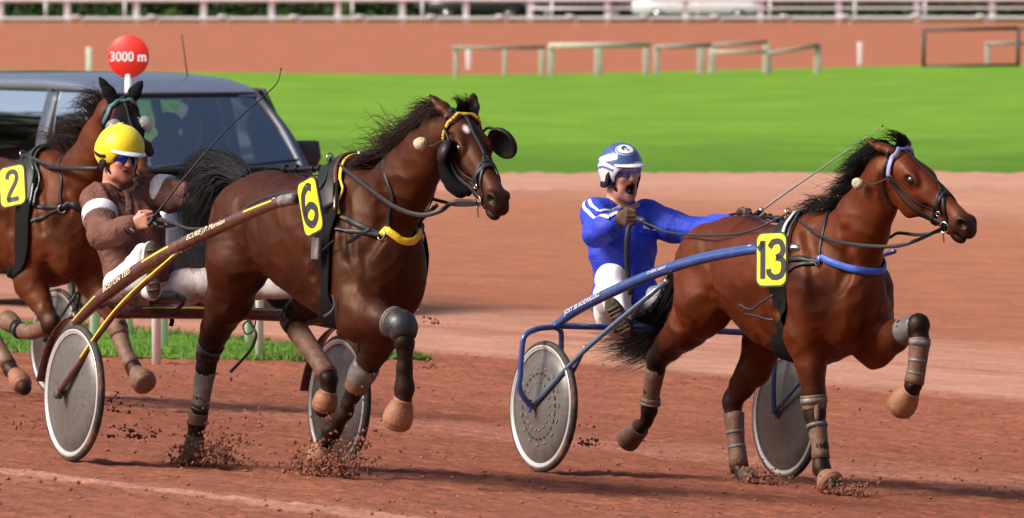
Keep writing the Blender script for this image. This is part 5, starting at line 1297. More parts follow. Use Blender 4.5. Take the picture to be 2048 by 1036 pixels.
V, F = tube(catmull([J(497, 640, -.12), J(506, 655, -.13), J(512, 672, -.13), J(502, 698, -.13), J(482, 722, -.13), J(461, 744, -.13)], 6), (.008, .004), 8, flat=np.array([1.0, -.4, 0])); mesh_obj('loose_cord', V, F, M['grey_strap'], sulky6)
V, F = tube(catmull([J(497, 640, -.12), J(486, 652, -.12), J(492, 668, -.12), J(506, 662, -.12), J(512, 640, -.12)], 6), .0045, 6); mesh_obj('loose_cord', V, F, M['grey_strap'], sulky6)

S2 = Rig(-102, _find_v(-102, 57.6), 30)
mv = lambda P: [np.array(p) for p in P]
sh2 = [np.array([0, -.70, .80])]+[np.array([x, y, z]) for x, y, z in ((.2, -.67, .90), (.6, -.60, 1.06), (1.0, -.50, 1.2), (1.3, -.44, 1.28), (1.5, -.41, 1.31))]
sulky2 = make_sulky(S2, dict(label='dark green sulky of horse number 2, one wheel showing at the left edge', paint=M['green_paint'], track=.76, shaft=sh2,
    shaft_r=[.022, .030, .032, .030, .026, .020], bar=[np.array([0, -.70, .80]), np.array([0, 0, .80]), np.array([0, .70, .80])], bar_r=.018, sleeve=(.84, .026),
    stay=[np.array([0, -.86, .352]), np.array([.35, -.74, .7]), np.array([.75, -.57, 1.08])], stay_r=.014, stay_m=M['green_paint'],
    fork=[np.array([0, -.72, .80]), np.array([0, -.80, .80]), np.array([0, -.86, .76]), np.array([0, -.87, .6]), np.array([0, -.855, .352])], fork_in=fork13in, stay_in=[np.array([0, -.675, .36]), np.array([.35, -.72, .69])],
    seat=(-.36, 0, .845), rest=[np.array([.3, -.5, .85]), np.array([.3, .5, .85])]))
# ------------------------------------------------------------------ drivers
SKIN = (.58, .27, .185); LIP = (.52, .14, .115); RED = (.60, .24, .165)
def frame_from(rig, yaw, pitch, roll=0.0):
    """face direction: yaw from the line to the camera towards screen right, pitch down; rows f, l, u in the rig's axes"""
    y, p = math.radians(yaw), math.radians(pitch)
    f = np.array([math.sin(y)*math.cos(p), -math.sin(p), math.cos(y)*math.cos(p)])
    l = np.array([math.cos(y), 0, -math.sin(y)]); u = np.cross(f, l); u = u if u[1] > 0 else -u
    r = math.radians(roll); l, u = l*math.cos(r)+u*math.sin(r), u*math.cos(r)-l*math.sin(r)
    return np.array([rig.M @ CW.T @ v for v in (f, l, u)])
def add_head(F, c, E, mouth, stubble=0.0):
    p = lambda a, b, d: c+np.array([a, b, d])@E
    el = lambda q, r, k=.02, col=SKIN, op=1: F.ell(p(*q), r, E, k, col, op)
    jaw = tuple(np.array(SKIN)*(1-stubble)+np.array((.16, .10, .085))*stubble)
    el((-.005, 0, .03), (.098, .077, .098)); el((.035, 0, -.045), (.062, .060, .082), .03)
    dj = .034 if mouth == 'open' else 0.0
    el((.048, 0, -.098-dj), (.045, .046, .032), .03, jaw); el((.072, 0, -.112-dj), (.022, .022, .018), .015, jaw)
    el((.02, .045, -.085-dj*.6), (.045, .022, .035), .03, jaw); el((.02, -.045, -.085-dj*.6), (.045, .022, .035), .03, jaw)
    for s in (-1, 1):
        el((.062, .036*s, -.035), (.026, .024, .022), .02, RED)          # cheek bone
        el((.076, .033*s, .012), (.018, .024, .009), .012)               # brow
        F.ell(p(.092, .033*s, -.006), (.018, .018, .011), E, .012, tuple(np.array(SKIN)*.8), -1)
        el((-.010, .080*s, -.018), (.020, .010, .032), .008, RED)        # ear
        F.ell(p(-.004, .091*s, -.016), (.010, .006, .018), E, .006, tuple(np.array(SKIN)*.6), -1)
        F.cone(p(.070, .027*s, -.045), p(.060, .036*s, -.085), .010, .008, .012, SKIN)   # fold by the mouth
    F.cone(p(.086, 0, .008), p(.106, 0, -.034), .010, .0145, .012, SKIN); el((.102, 0, -.038), (.017, .013, .011), .008, RED)
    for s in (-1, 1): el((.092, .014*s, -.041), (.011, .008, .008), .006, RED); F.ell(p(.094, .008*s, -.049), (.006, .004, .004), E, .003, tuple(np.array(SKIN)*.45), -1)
    if mouth == 'open':
        el((.082, 0, -.060), (.020, .031, .009), .01, LIP); el((.076, 0, -.122), (.018, .028, .010), .01, LIP)
        F.ell(p(.094, 0, -.091), (.046, .0250, .0270), E, .006, (.06, .010, .010), -1)
        el((.066, 0, -.068), (.013, .020, .006), .003, (.78, .73, .65)); el((.052, 0, -.104), (.020, .015, .008), .004, (.40, .11, .10))
    else:
        el((.090, 0, -.064), (.012, .024, .0065), .006, LIP); el((.088, 0, -.081), (.012, .022, .0075), .006, LIP)
        F.ell(p(.098, 0, -.0725), (.016, .018, .0040), E, .003, (.22, .05, .045), -1)
    F.cone(p(-.02, 0, -.07), p(-.035, 0, -.17), .056, .062, .03, SKIN)
    return p
def add_hand(F, w, d, s, n, infl=0.0, col=SKIN, thumb=1.0, curl=1.0):
    """w wrist, d along the palm, s towards the thumb side, n out of the palm (fingers close that way)"""
    w = np.asarray(w, float); d, n = unit(d), unit(n); s = unit(np.asarray(s)-d*(np.asarray(s)@d)); n = unit(n-d*(n@d)-s*(n@s))
    P = lambda a, b, c: w+d*a+s*b+n*c
    for i, (off, ln) in enumerate(((.030, .92), (.010, 1.0), (-.010, .95), (-.029, .78))):
        F.cone(P(.0, off*.55, 0), P(.082-.004*abs(i-1), off, -.003), .016+infl, .0125+infl, .010, col)
        k0 = P(.085-.004*abs(i-1), off, -.003)
        a1, a2, a3 = (math.radians(x*curl) for x in (52, 140, 215))
        k1 = k0+(d*math.cos(a1)+n*math.sin(a1))*.042*ln; k2 = k1+(d*math.cos(a2)+n*math.sin(a2))*.027*ln; k3 = k2+(d*math.cos(a3)+n*math.sin(a3))*.018*ln
        F.cone(k0, k1, .0112+infl, .0095+infl, .0035, col); F.cone(k1, k2, .0095+infl, .0085+infl, .003, col); F.cone(k2, k3, .0085+infl, .0075+infl, .003, col)
    t0, t1, t2, t3 = P(.018, .022, .006), P(.045, .045, .022), P(.074, .040, .040), P(.094, .026, .044)
    F.cone(t0, t1, .016+infl, .013+infl, .01, col); F.cone(t1, t2, .013+infl, .0105+infl, .004, col); F.cone(t2, t3, .0105+infl, .008+infl, .004, col)
    return P(.088, 0, .028)                     # middle of the grip
def fold(V, Fc, amp, sc, seed, axis=None):
    me = bpy.data.meshes.new('t'); me.from_pydata(V.tolist(), [], Fc.tolist()); me.update()
    N = np.zeros(len(V)*3); me.vertices.foreach_get('normal', N); N = N.reshape(-1, 3); bpy.data.meshes.remove(me)
    W = V.copy()
    if axis is not None: ax = unit(axis); W = W+np.outer(W@ax, ax)*1.6
    n1 = vnoise(W, sc, seed); n2 = vnoise(W, sc*2.3, seed+1)
    return V+N*(amp*(.8*(1-2*np.abs(n1)*1.6)+.35*n2))[:, None]
def shoe(name, parent, heel, toe, top, side, up_m, sole_m):
    """heel, toe points of the sole; top = direction out of the sole to the instep"""
    heel, toe = np.asarray(heel), np.asarray(toe); d = unit(toe-heel); L = np.linalg.norm(toe-heel); t = unit(top-d*(np.asarray(top)@d)); s = np.cross(d, t); E = np.array([d, s, t])
    F = Field()
    F.ell(heel+d*.05+t*.035, (.055, .038, .045), E, .03).ell(heel+d*L*.72+t*.028, (.085, .046, .036), E, .03)
    F.cone(heel+d*.06+t*.05, heel+d*L*.65+t*.04, .038, .034, .03); F.cone(heel+d*.045+t*.05, heel+d*.04+t*.13, .045, .044, .03)
    V, Fc = F.mesh(.008); o = mesh_obj(name, V, Fc, up_m, parent)
    G = Field(); G.ell(heel+d*.06, (.062, .037, .014), E, .02).ell(heel+d*L*.70+t*.0, (.095, .046, .013), E, .02); G.cone(heel+d*.06, heel+d*L*.6, .030, .034, .02, None, (t, 2.6))
    V, Fc = G.mesh(.0065); sl = mesh_obj('sole', V, Fc, sole_m, o)
    for k in range(7):      # tread bars
        a = .16+.115*k; c = heel+d*(L*a+.0)-t*.0135; w = .028 if .3 < a < .5 else .034
        v, f = box(c, .012, w*2, .006, E); mesh_obj('tread', v, f, sole_m, o)
    return o
def driver(rig, sp):
    c = sp['head']; E = sp['E']; j = sp['j']
    F = Field(); p = add_head(F, c, E, sp['mouth'], sp.get('stubble', 0))
    upv = unit(j['neck']-j['pelvis']); acr = unit(j['ls']-j['rs']); fwd = unit(np.cross(acr, upv)); fwd = fwd if fwd@rig.M@np.array([0, -1, 0]) > 0 else -fwd
    T3 = np.array([fwd, acr, upv])
    F.cone(j['neck'], c+np.array([-.03, 0, -.10])@E, .066, .058, .03, SKIN)
    F.ell(j['chest'], (.125, .170, .20), T3, .06, SKIN).ell(j['pelvis'], (.12, .165, .14), T3, .08, SKIN).cone(j['chest'], j['pelvis'], .125, .13, .05, SKIN, (fwd, 1.1))
    for s in 'rl':
        F.cone(j['neck'], j[s+'s'], .06, .062, .04, SKIN)
        F.chain([(j[s+'s'], .058), (j[s+'e'], .042), (j[s+'w'], .029)], .02, SKIN)
        F.chain([(j[s+'h'], .088), (j[s+'k'], .060), (j[s+'a'], .040)], .03, SKIN)
    grips = {}
    for s in 'rl':
        d, sd, n = sp['hand'][s]; grips[s] = add_hand(F, j[s+'w'], d, sd, n)
    V, Fc = F.mesh(.0062); C = F.colours(V, SKIN, .004); C *= (1+.08*vnoise(V, 45, 1))[:, None]
    o = mesh_obj('person', V, Fc, M['skin'], None, rig, j['pelvis']-np.array([0, 0, .13])); set_col(o, C); tag(o, sp['label'], 'person', 'sulky drivers')
    # jacket
    G = Field()
    G.ell(j['chest'], (.150, .195, .215), T3, .08).ell(j['pelvis']+upv*.085, (.148, .190, .12), T3, .07).cone(j['chest'], j['pelvis']+upv*.10, .152, .150, .06, None, (fwd, 1.1))
    for s in 'rl':
        G.cone(j['neck']-upv*.035, j[s+'s'], .062, .082, .04)
        wr = j[s+'e']*.10+j[s+'w']*.90
        mid = (j[s+'s']+j[s+'e'])/2-np.array([0, 0, .012])
        G.chain([(j[s+'s'], .084), (mid, .078), (j[s+'e'], .068), (j[s+'e']*.5+j[s+'w']*.5-np.array([0, 0, .008]), .060), (wr, .046)], .035)
    nk = j['neck']+upv*.012
    V, Fc = G.mesh(.0072)
    V = fold(V, Fc, sp.get('fold', .011), 15, sp['seed'], upv*.4+acr*.7); jk = mesh_obj('jacket', V, Fc, sp['jacket'], o)
    # collar
    cd = unit(c+np.array([-.03, 0, -.10])@E-j['neck']); a = np.linspace(0, 2*math.pi, 30)[:-1]
    b1 = unit(np.cross(cd, fwd)); b2 = np.cross(b1, cd)
    prof = [(.080, .0), (.078, .02), (.073, .048), (.0705, .050), (.068, .046), (.07, .01)]
    v, f = lathe(j['neck']+cd*.034, cd, prof, 36); mesh_obj('collar', v, f, sp['jacket'], o)
    v, f = lathe(j['neck']+cd*.036, cd, [(.067, .02), (.066, .060), (.0635, .062), (.063, .02)], 36); mesh_obj('undershirt_collar', v, f, M['white_cloth'], o)
    # trousers
    B = Field(); B.ell(j['pelvis']-upv*.03, (.125, .172, .13), T3, .06)
    for s in 'rl':
        kn = j[s+'k']; B.chain([(j[s+'h'], .100), ((j[s+'h']+kn)/2, .090), (kn, .074), ((kn+j[s+'a'])/2, .066), (j[s+'a'], .052)], .04)
    V, Fc = B.mesh(.0075); V = fold(V, Fc, .006, 20, sp['seed']+5); tr = mesh_obj('trousers', V, Fc, sp['trousers'], o)
    return o, dict(body=F, jacket=G, trousers=B, jk=jk, grips=grips, T3=T3, p=p, E=E, c=c)
def brim(c, E, R, a0, a1, drop, out, z0, material, name, parent, th=.004, n=22, sx=.9):
    a = np.linspace(a0, a1, n); V = []; F = []
    prof = [(0, 0), (.5, .35), (1, 1)]
    for sgn in (0, 1):
        for fr, dr in prof:
            w = np.sin((a-a0)/(a1-a0)*math.pi)**.5
            r = R+out*fr*w
            q = np.stack([r*np.cos(a), sx*r*np.sin(a), z0-drop*dr*w-th*sgn*(1 if fr < .9 else .6)], 1); V.append(c+q@E)
    m = len(prof)
    V = np.concatenate(V)
    for i in range(m-1):
        for k in range(n-1):
            F.append((i*n+k, i*n+k+1, (i+1)*n+k+1, (i+1)*n+k)); b = m*n; F.append((b+i*n+k, b+(i+1)*n+k, b+(i+1)*n+k+1, b+i*n+k+1))
    for k in range(n-1):
        F.append(((m-1)*n+k, (m-1)*n+k+1, b+(m-1)*n+k+1, b+(m-1)*n+k)); F.append((k, b+k, b+k+1, k+1))
    for i in range(m-1):
        F.append((i*n, (i+1)*n, b+(i+1)*n, b+i*n)); F.append((i*n+n-1, b+i*n+n-1, b+(i+1)*n+n-1, (i+1)*n+n-1))
    return mesh_obj(name, V, F, material, parent)
def goggles(o, c, E, m_lens, m_frame, two=True):
    a = np.linspace(-1.12, 1.12, 41); V = []; F = []; n = len(a)
    for layer in (0, 1):
        for k, z in enumerate((0, .25, .5, .75, 1.0)):
            half = 1.0*np.where(np.abs(a) < .16, .55+.45*np.abs(a)/.16, 1-.35*np.clip((np.abs(a)-.55)/.57, 0, 1)) if two else 1-.4*np.clip((np.abs(a)-.5)/.62, 0, 1)
            top = .018; bot = top-(.057 if two else .064)*half
            zz = top*(1-z)+bot*z
            r = .104-.003*layer+.003*math.sin(math.pi*z)
            V.append(c+np.stack([r*np.cos(a)*1.0-.004, r*.80*np.sin(a), zz], 1)@E)
    V = np.concatenate(V)
    for L_ in (0, 1):
        for i in range(4):
            for k in range(n-1):
                b = L_*5*n+i*n+k; q = (b, b+1, b+n+1, b+n); F.append(q if L_ else q[::-1])
    g = mesh_obj('goggles', V, F, m_lens, o)
    top = V[:n]; side = [top[0], top[-1]]
    v, f = tube(V[:n]+np.array([0, 0, .001]), .0028, 6); mesh_obj('goggle_frame', v, f, m_frame, g)
    for s in (0, 1):
        e = top[0] if s == 0 else top[-1]; sg = -1 if s == 0 else 1
        P = catmull([e, c+np.array([.02, .079*sg, .004])@E, c+np.array([-.02, .081*sg, .0])@E], 5); v, f = tube(P, .0035, 6); mesh_obj('goggle_arm', v, f, m_frame, g)

# ---- driver in blue
Q = R13.Q
j13 = dict(pelvis=Q(1252, 622, -.28), chest=Q(1245, 492, -.31), neck=Q(1243, 420, -.34), rs=Q(1196, 428, -.22), ls=Q(1293, 434, -.42), re=Q(1193, 466, .02), rw=Q(1238, 436, .20), le=Q(1392, 462, -.27), lw=Q(1470, 444, -.12),
           rh=Q(1226, 622, -.19), lh=Q(1285, 625, -.36), rk=Q(1222, 558, .13), lk=Q(1345, 590, -.08), ra=Q(1243, 640, .36), la=Q(1412, 622, .12))
E13 = frame_from(R13, 34, 4, 4)
cam_dir = lambda rig, r, u, t: rig.M @ CW.T @ np.array([r, u, t], float)
D = lambda r, u, t: cam_dir(R13, r, u, t)
p13, d13 = driver(R13, dict(head=Q(1243, 343, -.29), E=E13, j=j13, mouth='open', stubble=.25, seed=3, jacket=M['blue_jacket'], trousers=M['white_cloth'],
    label='driver in a blue jacket and blue and white helmet shouting, behind horse 13', hand=dict(r=(D(.55, .0, .8), D(.0, 1, .0), D(.8, -.1, -.5)), l=(D(.85, .25, .45), D(.1, .9, -.3), D(.4, -.5, .8)))))
for s, (a, b, n) in dict(r=(D(.55, .0, .8), D(.0, 1, .0), D(.8, -.1, -.5)), l=(D(.85, .25, .45), D(.1, .9, -.3), D(.4, -.5, .8))).items():
    G = Field(); add_hand(G, j13[s+'w'], a, b, n, .0035); G.cone(j13[s+'w']-unit(j13[s+'w']-j13[s+'e'])*.05, j13[s+'w'], .036, .032, .02)
    V, F = G.mesh(.005); mesh_obj('glove', V, F, M['brown_glove'], p13)
# sleeve stripes and breast lettering
for sgm in ([(1168, 403), (1173, 420), (1191, 438)], [(1193, 436), (1221, 435)], [(1223, 433), (1240, 426)], [(1179, 400), (1185, 414), (1197, 424)], [(1198, 425), (1221, 423)], [(1223, 422), (1241, 414)]):
    pts = []
    for u, v in sgm:
        cc = np.linspace(.5, -.4, 60); cand = np.array([Q(u, v, x) for x in cc]); dd = d13['jacket'].eval(cand); i = np.argmax(dd < .004); i = i if (dd < .004).any() else int(np.argmin(dd)); pts.append(cand[i])
    strap('sleeve_stripe', p13, pts, .020, .002, M['white_cloth'], d13['jacket'], .0065, 8)
def on_field(Fd, rig, u, v, c0=.5, c1=-.5):
    cc = np.linspace(c0, c1, 160); cand = np.array([rig.Q(u, v, x) for x in cc]); dd = Fd.eval(cand); i = np.argmax(dd < .003); return cand[i] if (dd < .003).any() else cand[int(np.argmin(dd))]
q = on_field(d13['jacket'], R13, 1296, 458); nrm = d13['jacket'].grad(q[None])[0]; qa_, qb_ = on_field(d13['jacket'], R13, 1282, 455), on_field(d13['jacket'], R13, 1311, 461); rt = unit(qb_-qa_); nrm = unit(nrm-rt*(nrm@rt)); up = np.cross(nrm, rt); q = (qa_+qb_)/2
text_obj('breast_lettering', 'Thierry Chalon', p13, np.stack([rt, up, nrm, q+nrm*.009], 1), .026, M['white_print'], .0005, .0, .4, .62)
fl = [on_field(d13['jacket'], R13, u, v) for u, v in ((1278, 463), (1284, 467), (1300, 469), (1312, 473))]
strap('pocket_flap', p13, fl, .006, .004, M['blue_jacket'], d13['jacket'], .006, 6)
fl = [on_field(d13['jacket'], R13, u, v) for u, v in ((1262, 428), (1266, 470), (1268, 520), (1266, 580))]
strap('zip_placket', p13, fl, .030, .004, M['blue_jacket'], d13['jacket'], .005, 6)
# helmet
c, E = d13['c'], E13
HF = Field(); HF.ell(c+np.array([-.006, 0, .035])@E, (.128, .112, .122), E, .01)
HF.cone(c+np.array([-.035, 0, .02])@E, c+np.array([-.030, 0, -.05])@E, .105, .098, .03, None, (E[0], 1.12))
HF.cone(c+np.array([.10, 0, -.05])@E, c+np.array([.20, 0, -.06])@E, .094, .105, .012, None, None, -1)
HF.cone(c+np.array([.06, 0, -.07])@E, c+np.array([.16, 0, -.15])@E, .074, .10, .012, None, None, -1)
HF.cone(c+np.array([-.03, 0, -.06])@E, c+np.array([.02, 0, -.22])@E, .076, .10, .01, None, None, -1)
def hclip(P):
    q = (P-c)@E.T; return np.maximum(-.072-q[..., 2], .085-np.linalg.norm((P-c+np.array([.0, 0, .01])@E), axis=-1)*1.0)
V, F = HF.mesh(.0042, clip=hclip)
q = (V-c)@E.T; az = np.arctan2(q[:, 1], q[:, 0]); el = q[:, 2]
WHT, NAV, DRK = np.array((.80, .82, .84)), np.array((.055, .105, .29)), np.array((.012, .013, .016))
C = np.tile(NAV, (len(V), 1)); aa = -az
def band_(lo, hi): return (el > lo) & (el < hi)
wave = .012*np.sin(az*3.2+.6)
low = el < .046+wave
C[low] = WHT
C[(el > .012+wave) & (el < .026+wave) & (np.abs(az) > 1.0)] = NAV*1.3
C[(el > .072-.020*(np.abs(az)-1.0)) & (el < .100-.030*(np.abs(az)-1.0)) & (np.abs(az) > .8) & (np.abs(az) < 2.0)] = WHT
C[(np.abs(el-(.135-.030*np.abs(az))) < .008) & (np.abs(az) > 1.3)] = WHT
C[(el > .026) & (el < .038) & (np.abs(az) < .9)] = WHT*.85
C[(el < -.050)] = DRK
m_h = mat('helmet_shell', (0, 0, 0), .20, var=.04, attr='Col', coat=.6, dirt=(.3, .28, .3), dscale=20, damt=.15)
hel = mesh_obj('helmet', V, F, m_h, p13); set_col(hel, C)
brim(c, E, .121, -1.05, 1.05, .016, .034, .050, M['helmet_white'], 'peak', hel, .005, sx=.88)
# emblem: white roundel with a curled mark
en = unit(np.array([.62, -.20, .76])); ec = np.array([-.006, 0, .035])+en*np.array([.128, .112, .122]); ew = c+ec@E; nw = unit((en/np.array([.128, .112, .122]))@E); r_ = unit(np.cross(E[2], nw)); u_ = np.cross(nw, r_)
def on_hel(pts2): return np.array([HF.snap((ew+r_*x+u_*y)[None], .0015)[0] for x, y in pts2])
def decal(name, loop, material, off):
    P = np.array([HF.snap((ew+r_*x+u_*y)[None], off)[0] for x, y in loop]); cen = HF.snap(P.mean(0)[None], off)[0]; V = np.vstack([P, cen]); n = len(P)
    return mesh_obj(name, V, [(i, (i+1) % n, n) for i in range(n)], material, hel)
t_ = np.linspace(0, 2*math.pi, 29)[:-1]
decal('emblem_rim', np.stack([.060*np.cos(t_), .045*np.sin(t_)], 1), M['helmet_white'], .0012)
decal('emblem_ring', np.stack([.055*np.cos(t_), .041*np.sin(t_)], 1), mat('emblem_blue', (.16, .32, .62), .3, var=.02), .0025)
decal('emblem_disc', np.stack([.046*np.cos(t_), .033*np.sin(t_)], 1), M['helmet_white'], .0045)
for loop in ([(-.02, .012), (-.008, .020), (.004, .018), (-.006, .012), (-.012, .002), (-.008, -.010), (-.016, -.008), (-.022, .0)], [(-.004, .010), (.004, .012), (.002, .004), (.010, -.002), (.002, -.002), (-.006, .002)], [(.010, -.006), (.018, -.004), (.014, -.012), (.004, -.013), (.006, -.009)], [(-.02, .0), (-.014, .006), (-.012, -.006), (-.018, -.008)]):
    decal('emblem_mark', np.array(loop), M['helmet_blue'], .0065)
for sg in (-1, 1):
    v, f = tube(catmull([c+np.array([.012, .098*sg, .006])@E, c+np.array([.03, .088*sg, -.055])@E, c+np.array([.045, .062*sg, -.105])@E, c+np.array([.055, .03*sg, -.150])@E, c+np.array([.058, 0, -.158])@E], 6), (.009, .0022), 8, flat=sg*E[1]); mesh_obj('chin_strap', v, f, M['black_cloth'], hel)
    # padded ear loop
    v, f = tube(catmull([c+np.array([.020, .098*sg, .020])@E, c+np.array([.012, .101*sg, -.035])@E, c+np.array([-.010, .100*sg, -.066])@E, c+np.array([-.055, .092*sg, -.066])@E, c+np.array([-.085, .070*sg, -.05])@E], 6), (.016, .007), 10, flat=sg*E[1]); mesh_obj('ear_pad', v, f, M['black_leather'], hel)
goggles(p13, c, E, M['goggle_dark'], M['helmet_white'])
# feet
tb = D(.45, .86, .25)
shoe('shoe', p13, Q(1256, 672, .40), Q(1220, 606, .43), D(.0, .25, -1), None, M['black_leather'], M['shoe_sole'])
shoe('shoe', p13, Q(1440, 645, .18), Q(1452, 590, .22), D(.0, .25, -1), None, M['white_cloth'], M['shoe_sole'])

# ---- driver in brown
Q = R6.Q; D = lambda r, u, t: cam_dir(R6, r, u, t)
j6 = dict(pelvis=Q(285, 575, -.22), chest=Q(258, 468, -.28), neck=Q(243, 388, -.30), rs=Q(196, 402, -.20), ls=Q(303, 382, -.38), re=Q(206, 470, .03), rw=Q(268, 448, .20), le=Q(388, 392, -.22), lw=Q(452, 408, -.02),
          rh=Q(262, 585, -.14), lh=Q(318, 588, -.34), rk=Q(238, 572, .14), lk=Q(430, 562, -.14), ra=Q(292, 556, .40), la=Q(585, 580, .04))
E6 = frame_from(R6, 30, 7, -4)
hd6_ = dict(r=(D(.85, .25, .45), D(-.2, .9, .1), D(.45, .2, -.85)), l=(D(.8, -.2, .5), D(.1, .9, .3), D(-.3, -.4, .7)))
p6, d6 = driver(R6, dict(head=Q(241, 312, -.25), E=E6, j=j6, mouth='talk', seed=8, fold=.012, jacket=M['brown_jacket'], trousers=M['dirty_cloth'], hand=hd6_,
    label='driver in a brown jacket and yellow helmet cover holding a long whip, behind horse 6'))
def armband(o, a, b, t, r, w, material):
    q = a*(1-t)+b*t; d = unit(b-a); v, f = lathe(q, d, [(r*.96, -w/2), (r, -w/2+.002), (r*1.02, 0), (r, w/2-.002), (r*.96, w/2)], 28); return mesh_obj('armband', v, f, M['white_cloth'], o)
armband(p6, j6['rs'], j6['re']-np.array([0, 0, .012]), .42, .0925, .075, None); armband(p6, j6['ls'], j6['le'], .30, .0935, .075, None)
# cuffs with a wristwatch strap
d_ = unit(j6['rw']-j6['re']); v, f = lathe(j6['rw']-d_*.038, d_, [(.046, -.01), (.049, 0), (.049, .022), (.046, .03)], 24); mesh_obj('cuff', v, f, M['brown_jacket'], p6)
v, f = lathe(j6['rw']-d_*.012, d_, [(.035, -.012), (.040, -.008), (.041, .012), (.037, .018)], 24); mesh_obj('shirt_cuff', v, f, M['white_cloth'], p6)
v, f = lathe(j6['rw']-d_*.030, d_, [(.0495, -.006), (.0515, -.004), (.0515, .006), (.0495, .008)], 24); mesh_obj('cuff_tab', v, f, M['black_cloth'], p6)
fl = [on_field(d6['jacket'], R6, u, v) for u, v in ((252, 385), (258, 420), (266, 470), (276, 540))]; strap('zip_placket', p6, fl, .034, .005, M['brown_jacket'], d6['jacket'], .006, 6)
for pts in (((216, 366), (230, 378), (240, 386)),):
    fl = [on_field(d6['jacket'], R6, u, v) for u, v in pts]; strap('collar_tab', p6, fl, .02, .004, M['black_cloth'], d6['jacket'], .008, 6)
fl = [on_field(d6['jacket'], R6, u, v) for u, v in ((222, 390), (240, 402), (262, 408))]; strap('yoke_seam', p6, fl, .008, .004, M['brown_jacket'], d6['jacket'], .006, 6)
c, E = d6['c'], E6
HF6 = Field(); HF6.ell(c+np.array([-.012, 0, .045])@E, (.138, .122, .120), E, .01).ell(c+np.array([-.055, 0, .005])@E, (.095, .108, .085), E, .04)
HF6.ell(c+np.array([-.05, 0, .160])@E, (.014, .014, .010), E, .015)
HF6.cone(c+np.array([.11, 0, -.055])@E, c+np.array([.24, 0, -.07])@E, .090, .12, .012, None, None, -1)
HF6.cone(c+np.array([.03, 0, -.09])@E, c+np.array([.08, 0, -.2])@E, .088, .12, .012, None, None, -1)
def hclip6(P):
    q = (P-c)@E.T; return np.maximum(-.070-q[..., 2]-.0*q[..., 0], .088-np.linalg.norm(P-c, axis=-1))
V, F = HF6.mesh(.0048, clip=hclip6); V = V+(vnoise(V@np.diag([1, 1, 1.]), 60, 9)*.0015)[:, None]*unit([1, 1, 1])
he6 = mesh_obj('helmet', V, F, M['yellow_silk'], p6); he6['label'] = 'yellow silk helmet cover'
brim(c, E, .128, -1.02, 1.02, .020, .034, .036, M['helmet_white'], 'peak', he6, .006, sx=.9)
for sg in (-1, 1):
    v, f = tube(catmull([c+np.array([.01, .100*sg, .006])@E, c+np.array([.02, .090*sg, -.055])@E, c+np.array([.045, .064*sg, -.095])@E, c+np.array([.062, .03*sg, -.122])@E, c+np.array([.066, 0, -.128])@E], 6), (.007, .002), 8, flat=sg*E[1]); mesh_obj('chin_strap', v, f, M['black_cloth'], he6)
    v, f = ball(c+np.array([-.012, .094*sg, -.035])@E, (.034, .012, .044), 18, 12, E); mesh_obj('ear_pad', v, f, M['black_leather'], he6)
    v, f = tube(catmull([c+np.array([.060, .086*sg, .004])@E, c+np.array([.0, .116*sg, -.008])@E, c+np.array([-.07, .114*sg, .004])@E, c+np.array([-.13, .066*sg, .018])@E, c+np.array([-.150, 0, .022])@E], 8), (.0095, .0025), 8, flat=HF6.grad(catmull([c+np.array([.060, .086*sg, .004])@E, c+np.array([.0, .116*sg, -.008])@E, c+np.array([-.07, .114*sg, .004])@E, c+np.array([-.13, .066*sg, .018])@E, c+np.array([-.150, 0, .022])@E], 8))); mesh_obj('goggle_strap', v, f, M['black_leather'], he6)
goggles(p6, c, E, M['goggle_blue'], M['black_leather'], False)
shoe('shoe', p6, Q(308, 598, .50), Q(302, 483, .50), D(-.25, .1, -1), None, M['white_cloth'], M['shoe_sole'])
shoe('shoe', p6, Q(612, 600, .10), Q(625, 540, .12), D(-.2, .2, -1), None, M['white_cloth'], M['shoe_sole'])
# white gaiter between shin and toe
GF = Field(); GF.cone(j6['rk'], Q(290, 555, .42), .080, .060, .03).cone(Q(290, 550, .42), Q(284, 500, .45), .055, .035, .03).cone(Q(245, 560, .2), Q(282, 505, .42), .06, .035, .04)
V, F = GF.mesh(.008); V = fold(V, F, .004, 25, 2); mesh_obj('gaiter', V, F, M['white_cloth'], p6)

# ---- whips
def whip(rig, label, pts, r0, grip, tip_m, sm=None):
    P = catmull(pts, 8); n = len(P); R = np.linspace(r0, .0022, n)
    o = thing('whip', label, 'whip', rig, tuple(pts[0]), 'driving whips')
    V, F = tube(P, R, 8); mesh_obj('shaft', V, F, sm or M['black_leather'], o)
    g = max(3, int(n*grip)); V, F = tube(P[:g], r0*1.9, 10); mesh_obj('handle', V, F, M['black_leather'], o)
    V, F = tube(P[g-1:g+1], r0*1.95, 10); mesh_obj('ferrule', V, F, tip_m, o)
    V, F = ball(P[-1], .006, 8, 6); mesh_obj('tip', V, F, M['mouth'], o)
    return o
Q = R6.Q; gp = R6.Q(300, 437, .24)
whip(R6, 'long dark whip with a bent tip held upright by the driver in brown', [Q(296, 452, .28), Q(320, 418, .27), Q(386, 335, .22), Q(455, 258, .17), Q(537, 184, .1), Q(556, 162, .08), Q(562, 138, .07)], .0058, .14, M['black_leather'])
Q = R13.Q
whip(R13, 'straight grey whip held low by the driver in blue, pointing up to the right', [Q(1488, 447, -.06), Q(1520, 423, -.08), Q(1580, 380, -.11), Q(1640, 339, -.14), Q(1700, 297, -.17), Q(1765, 252, -.2)], .0075, .24, M['steel'], mat('whip_grey', (.30, .29, .28), .4))
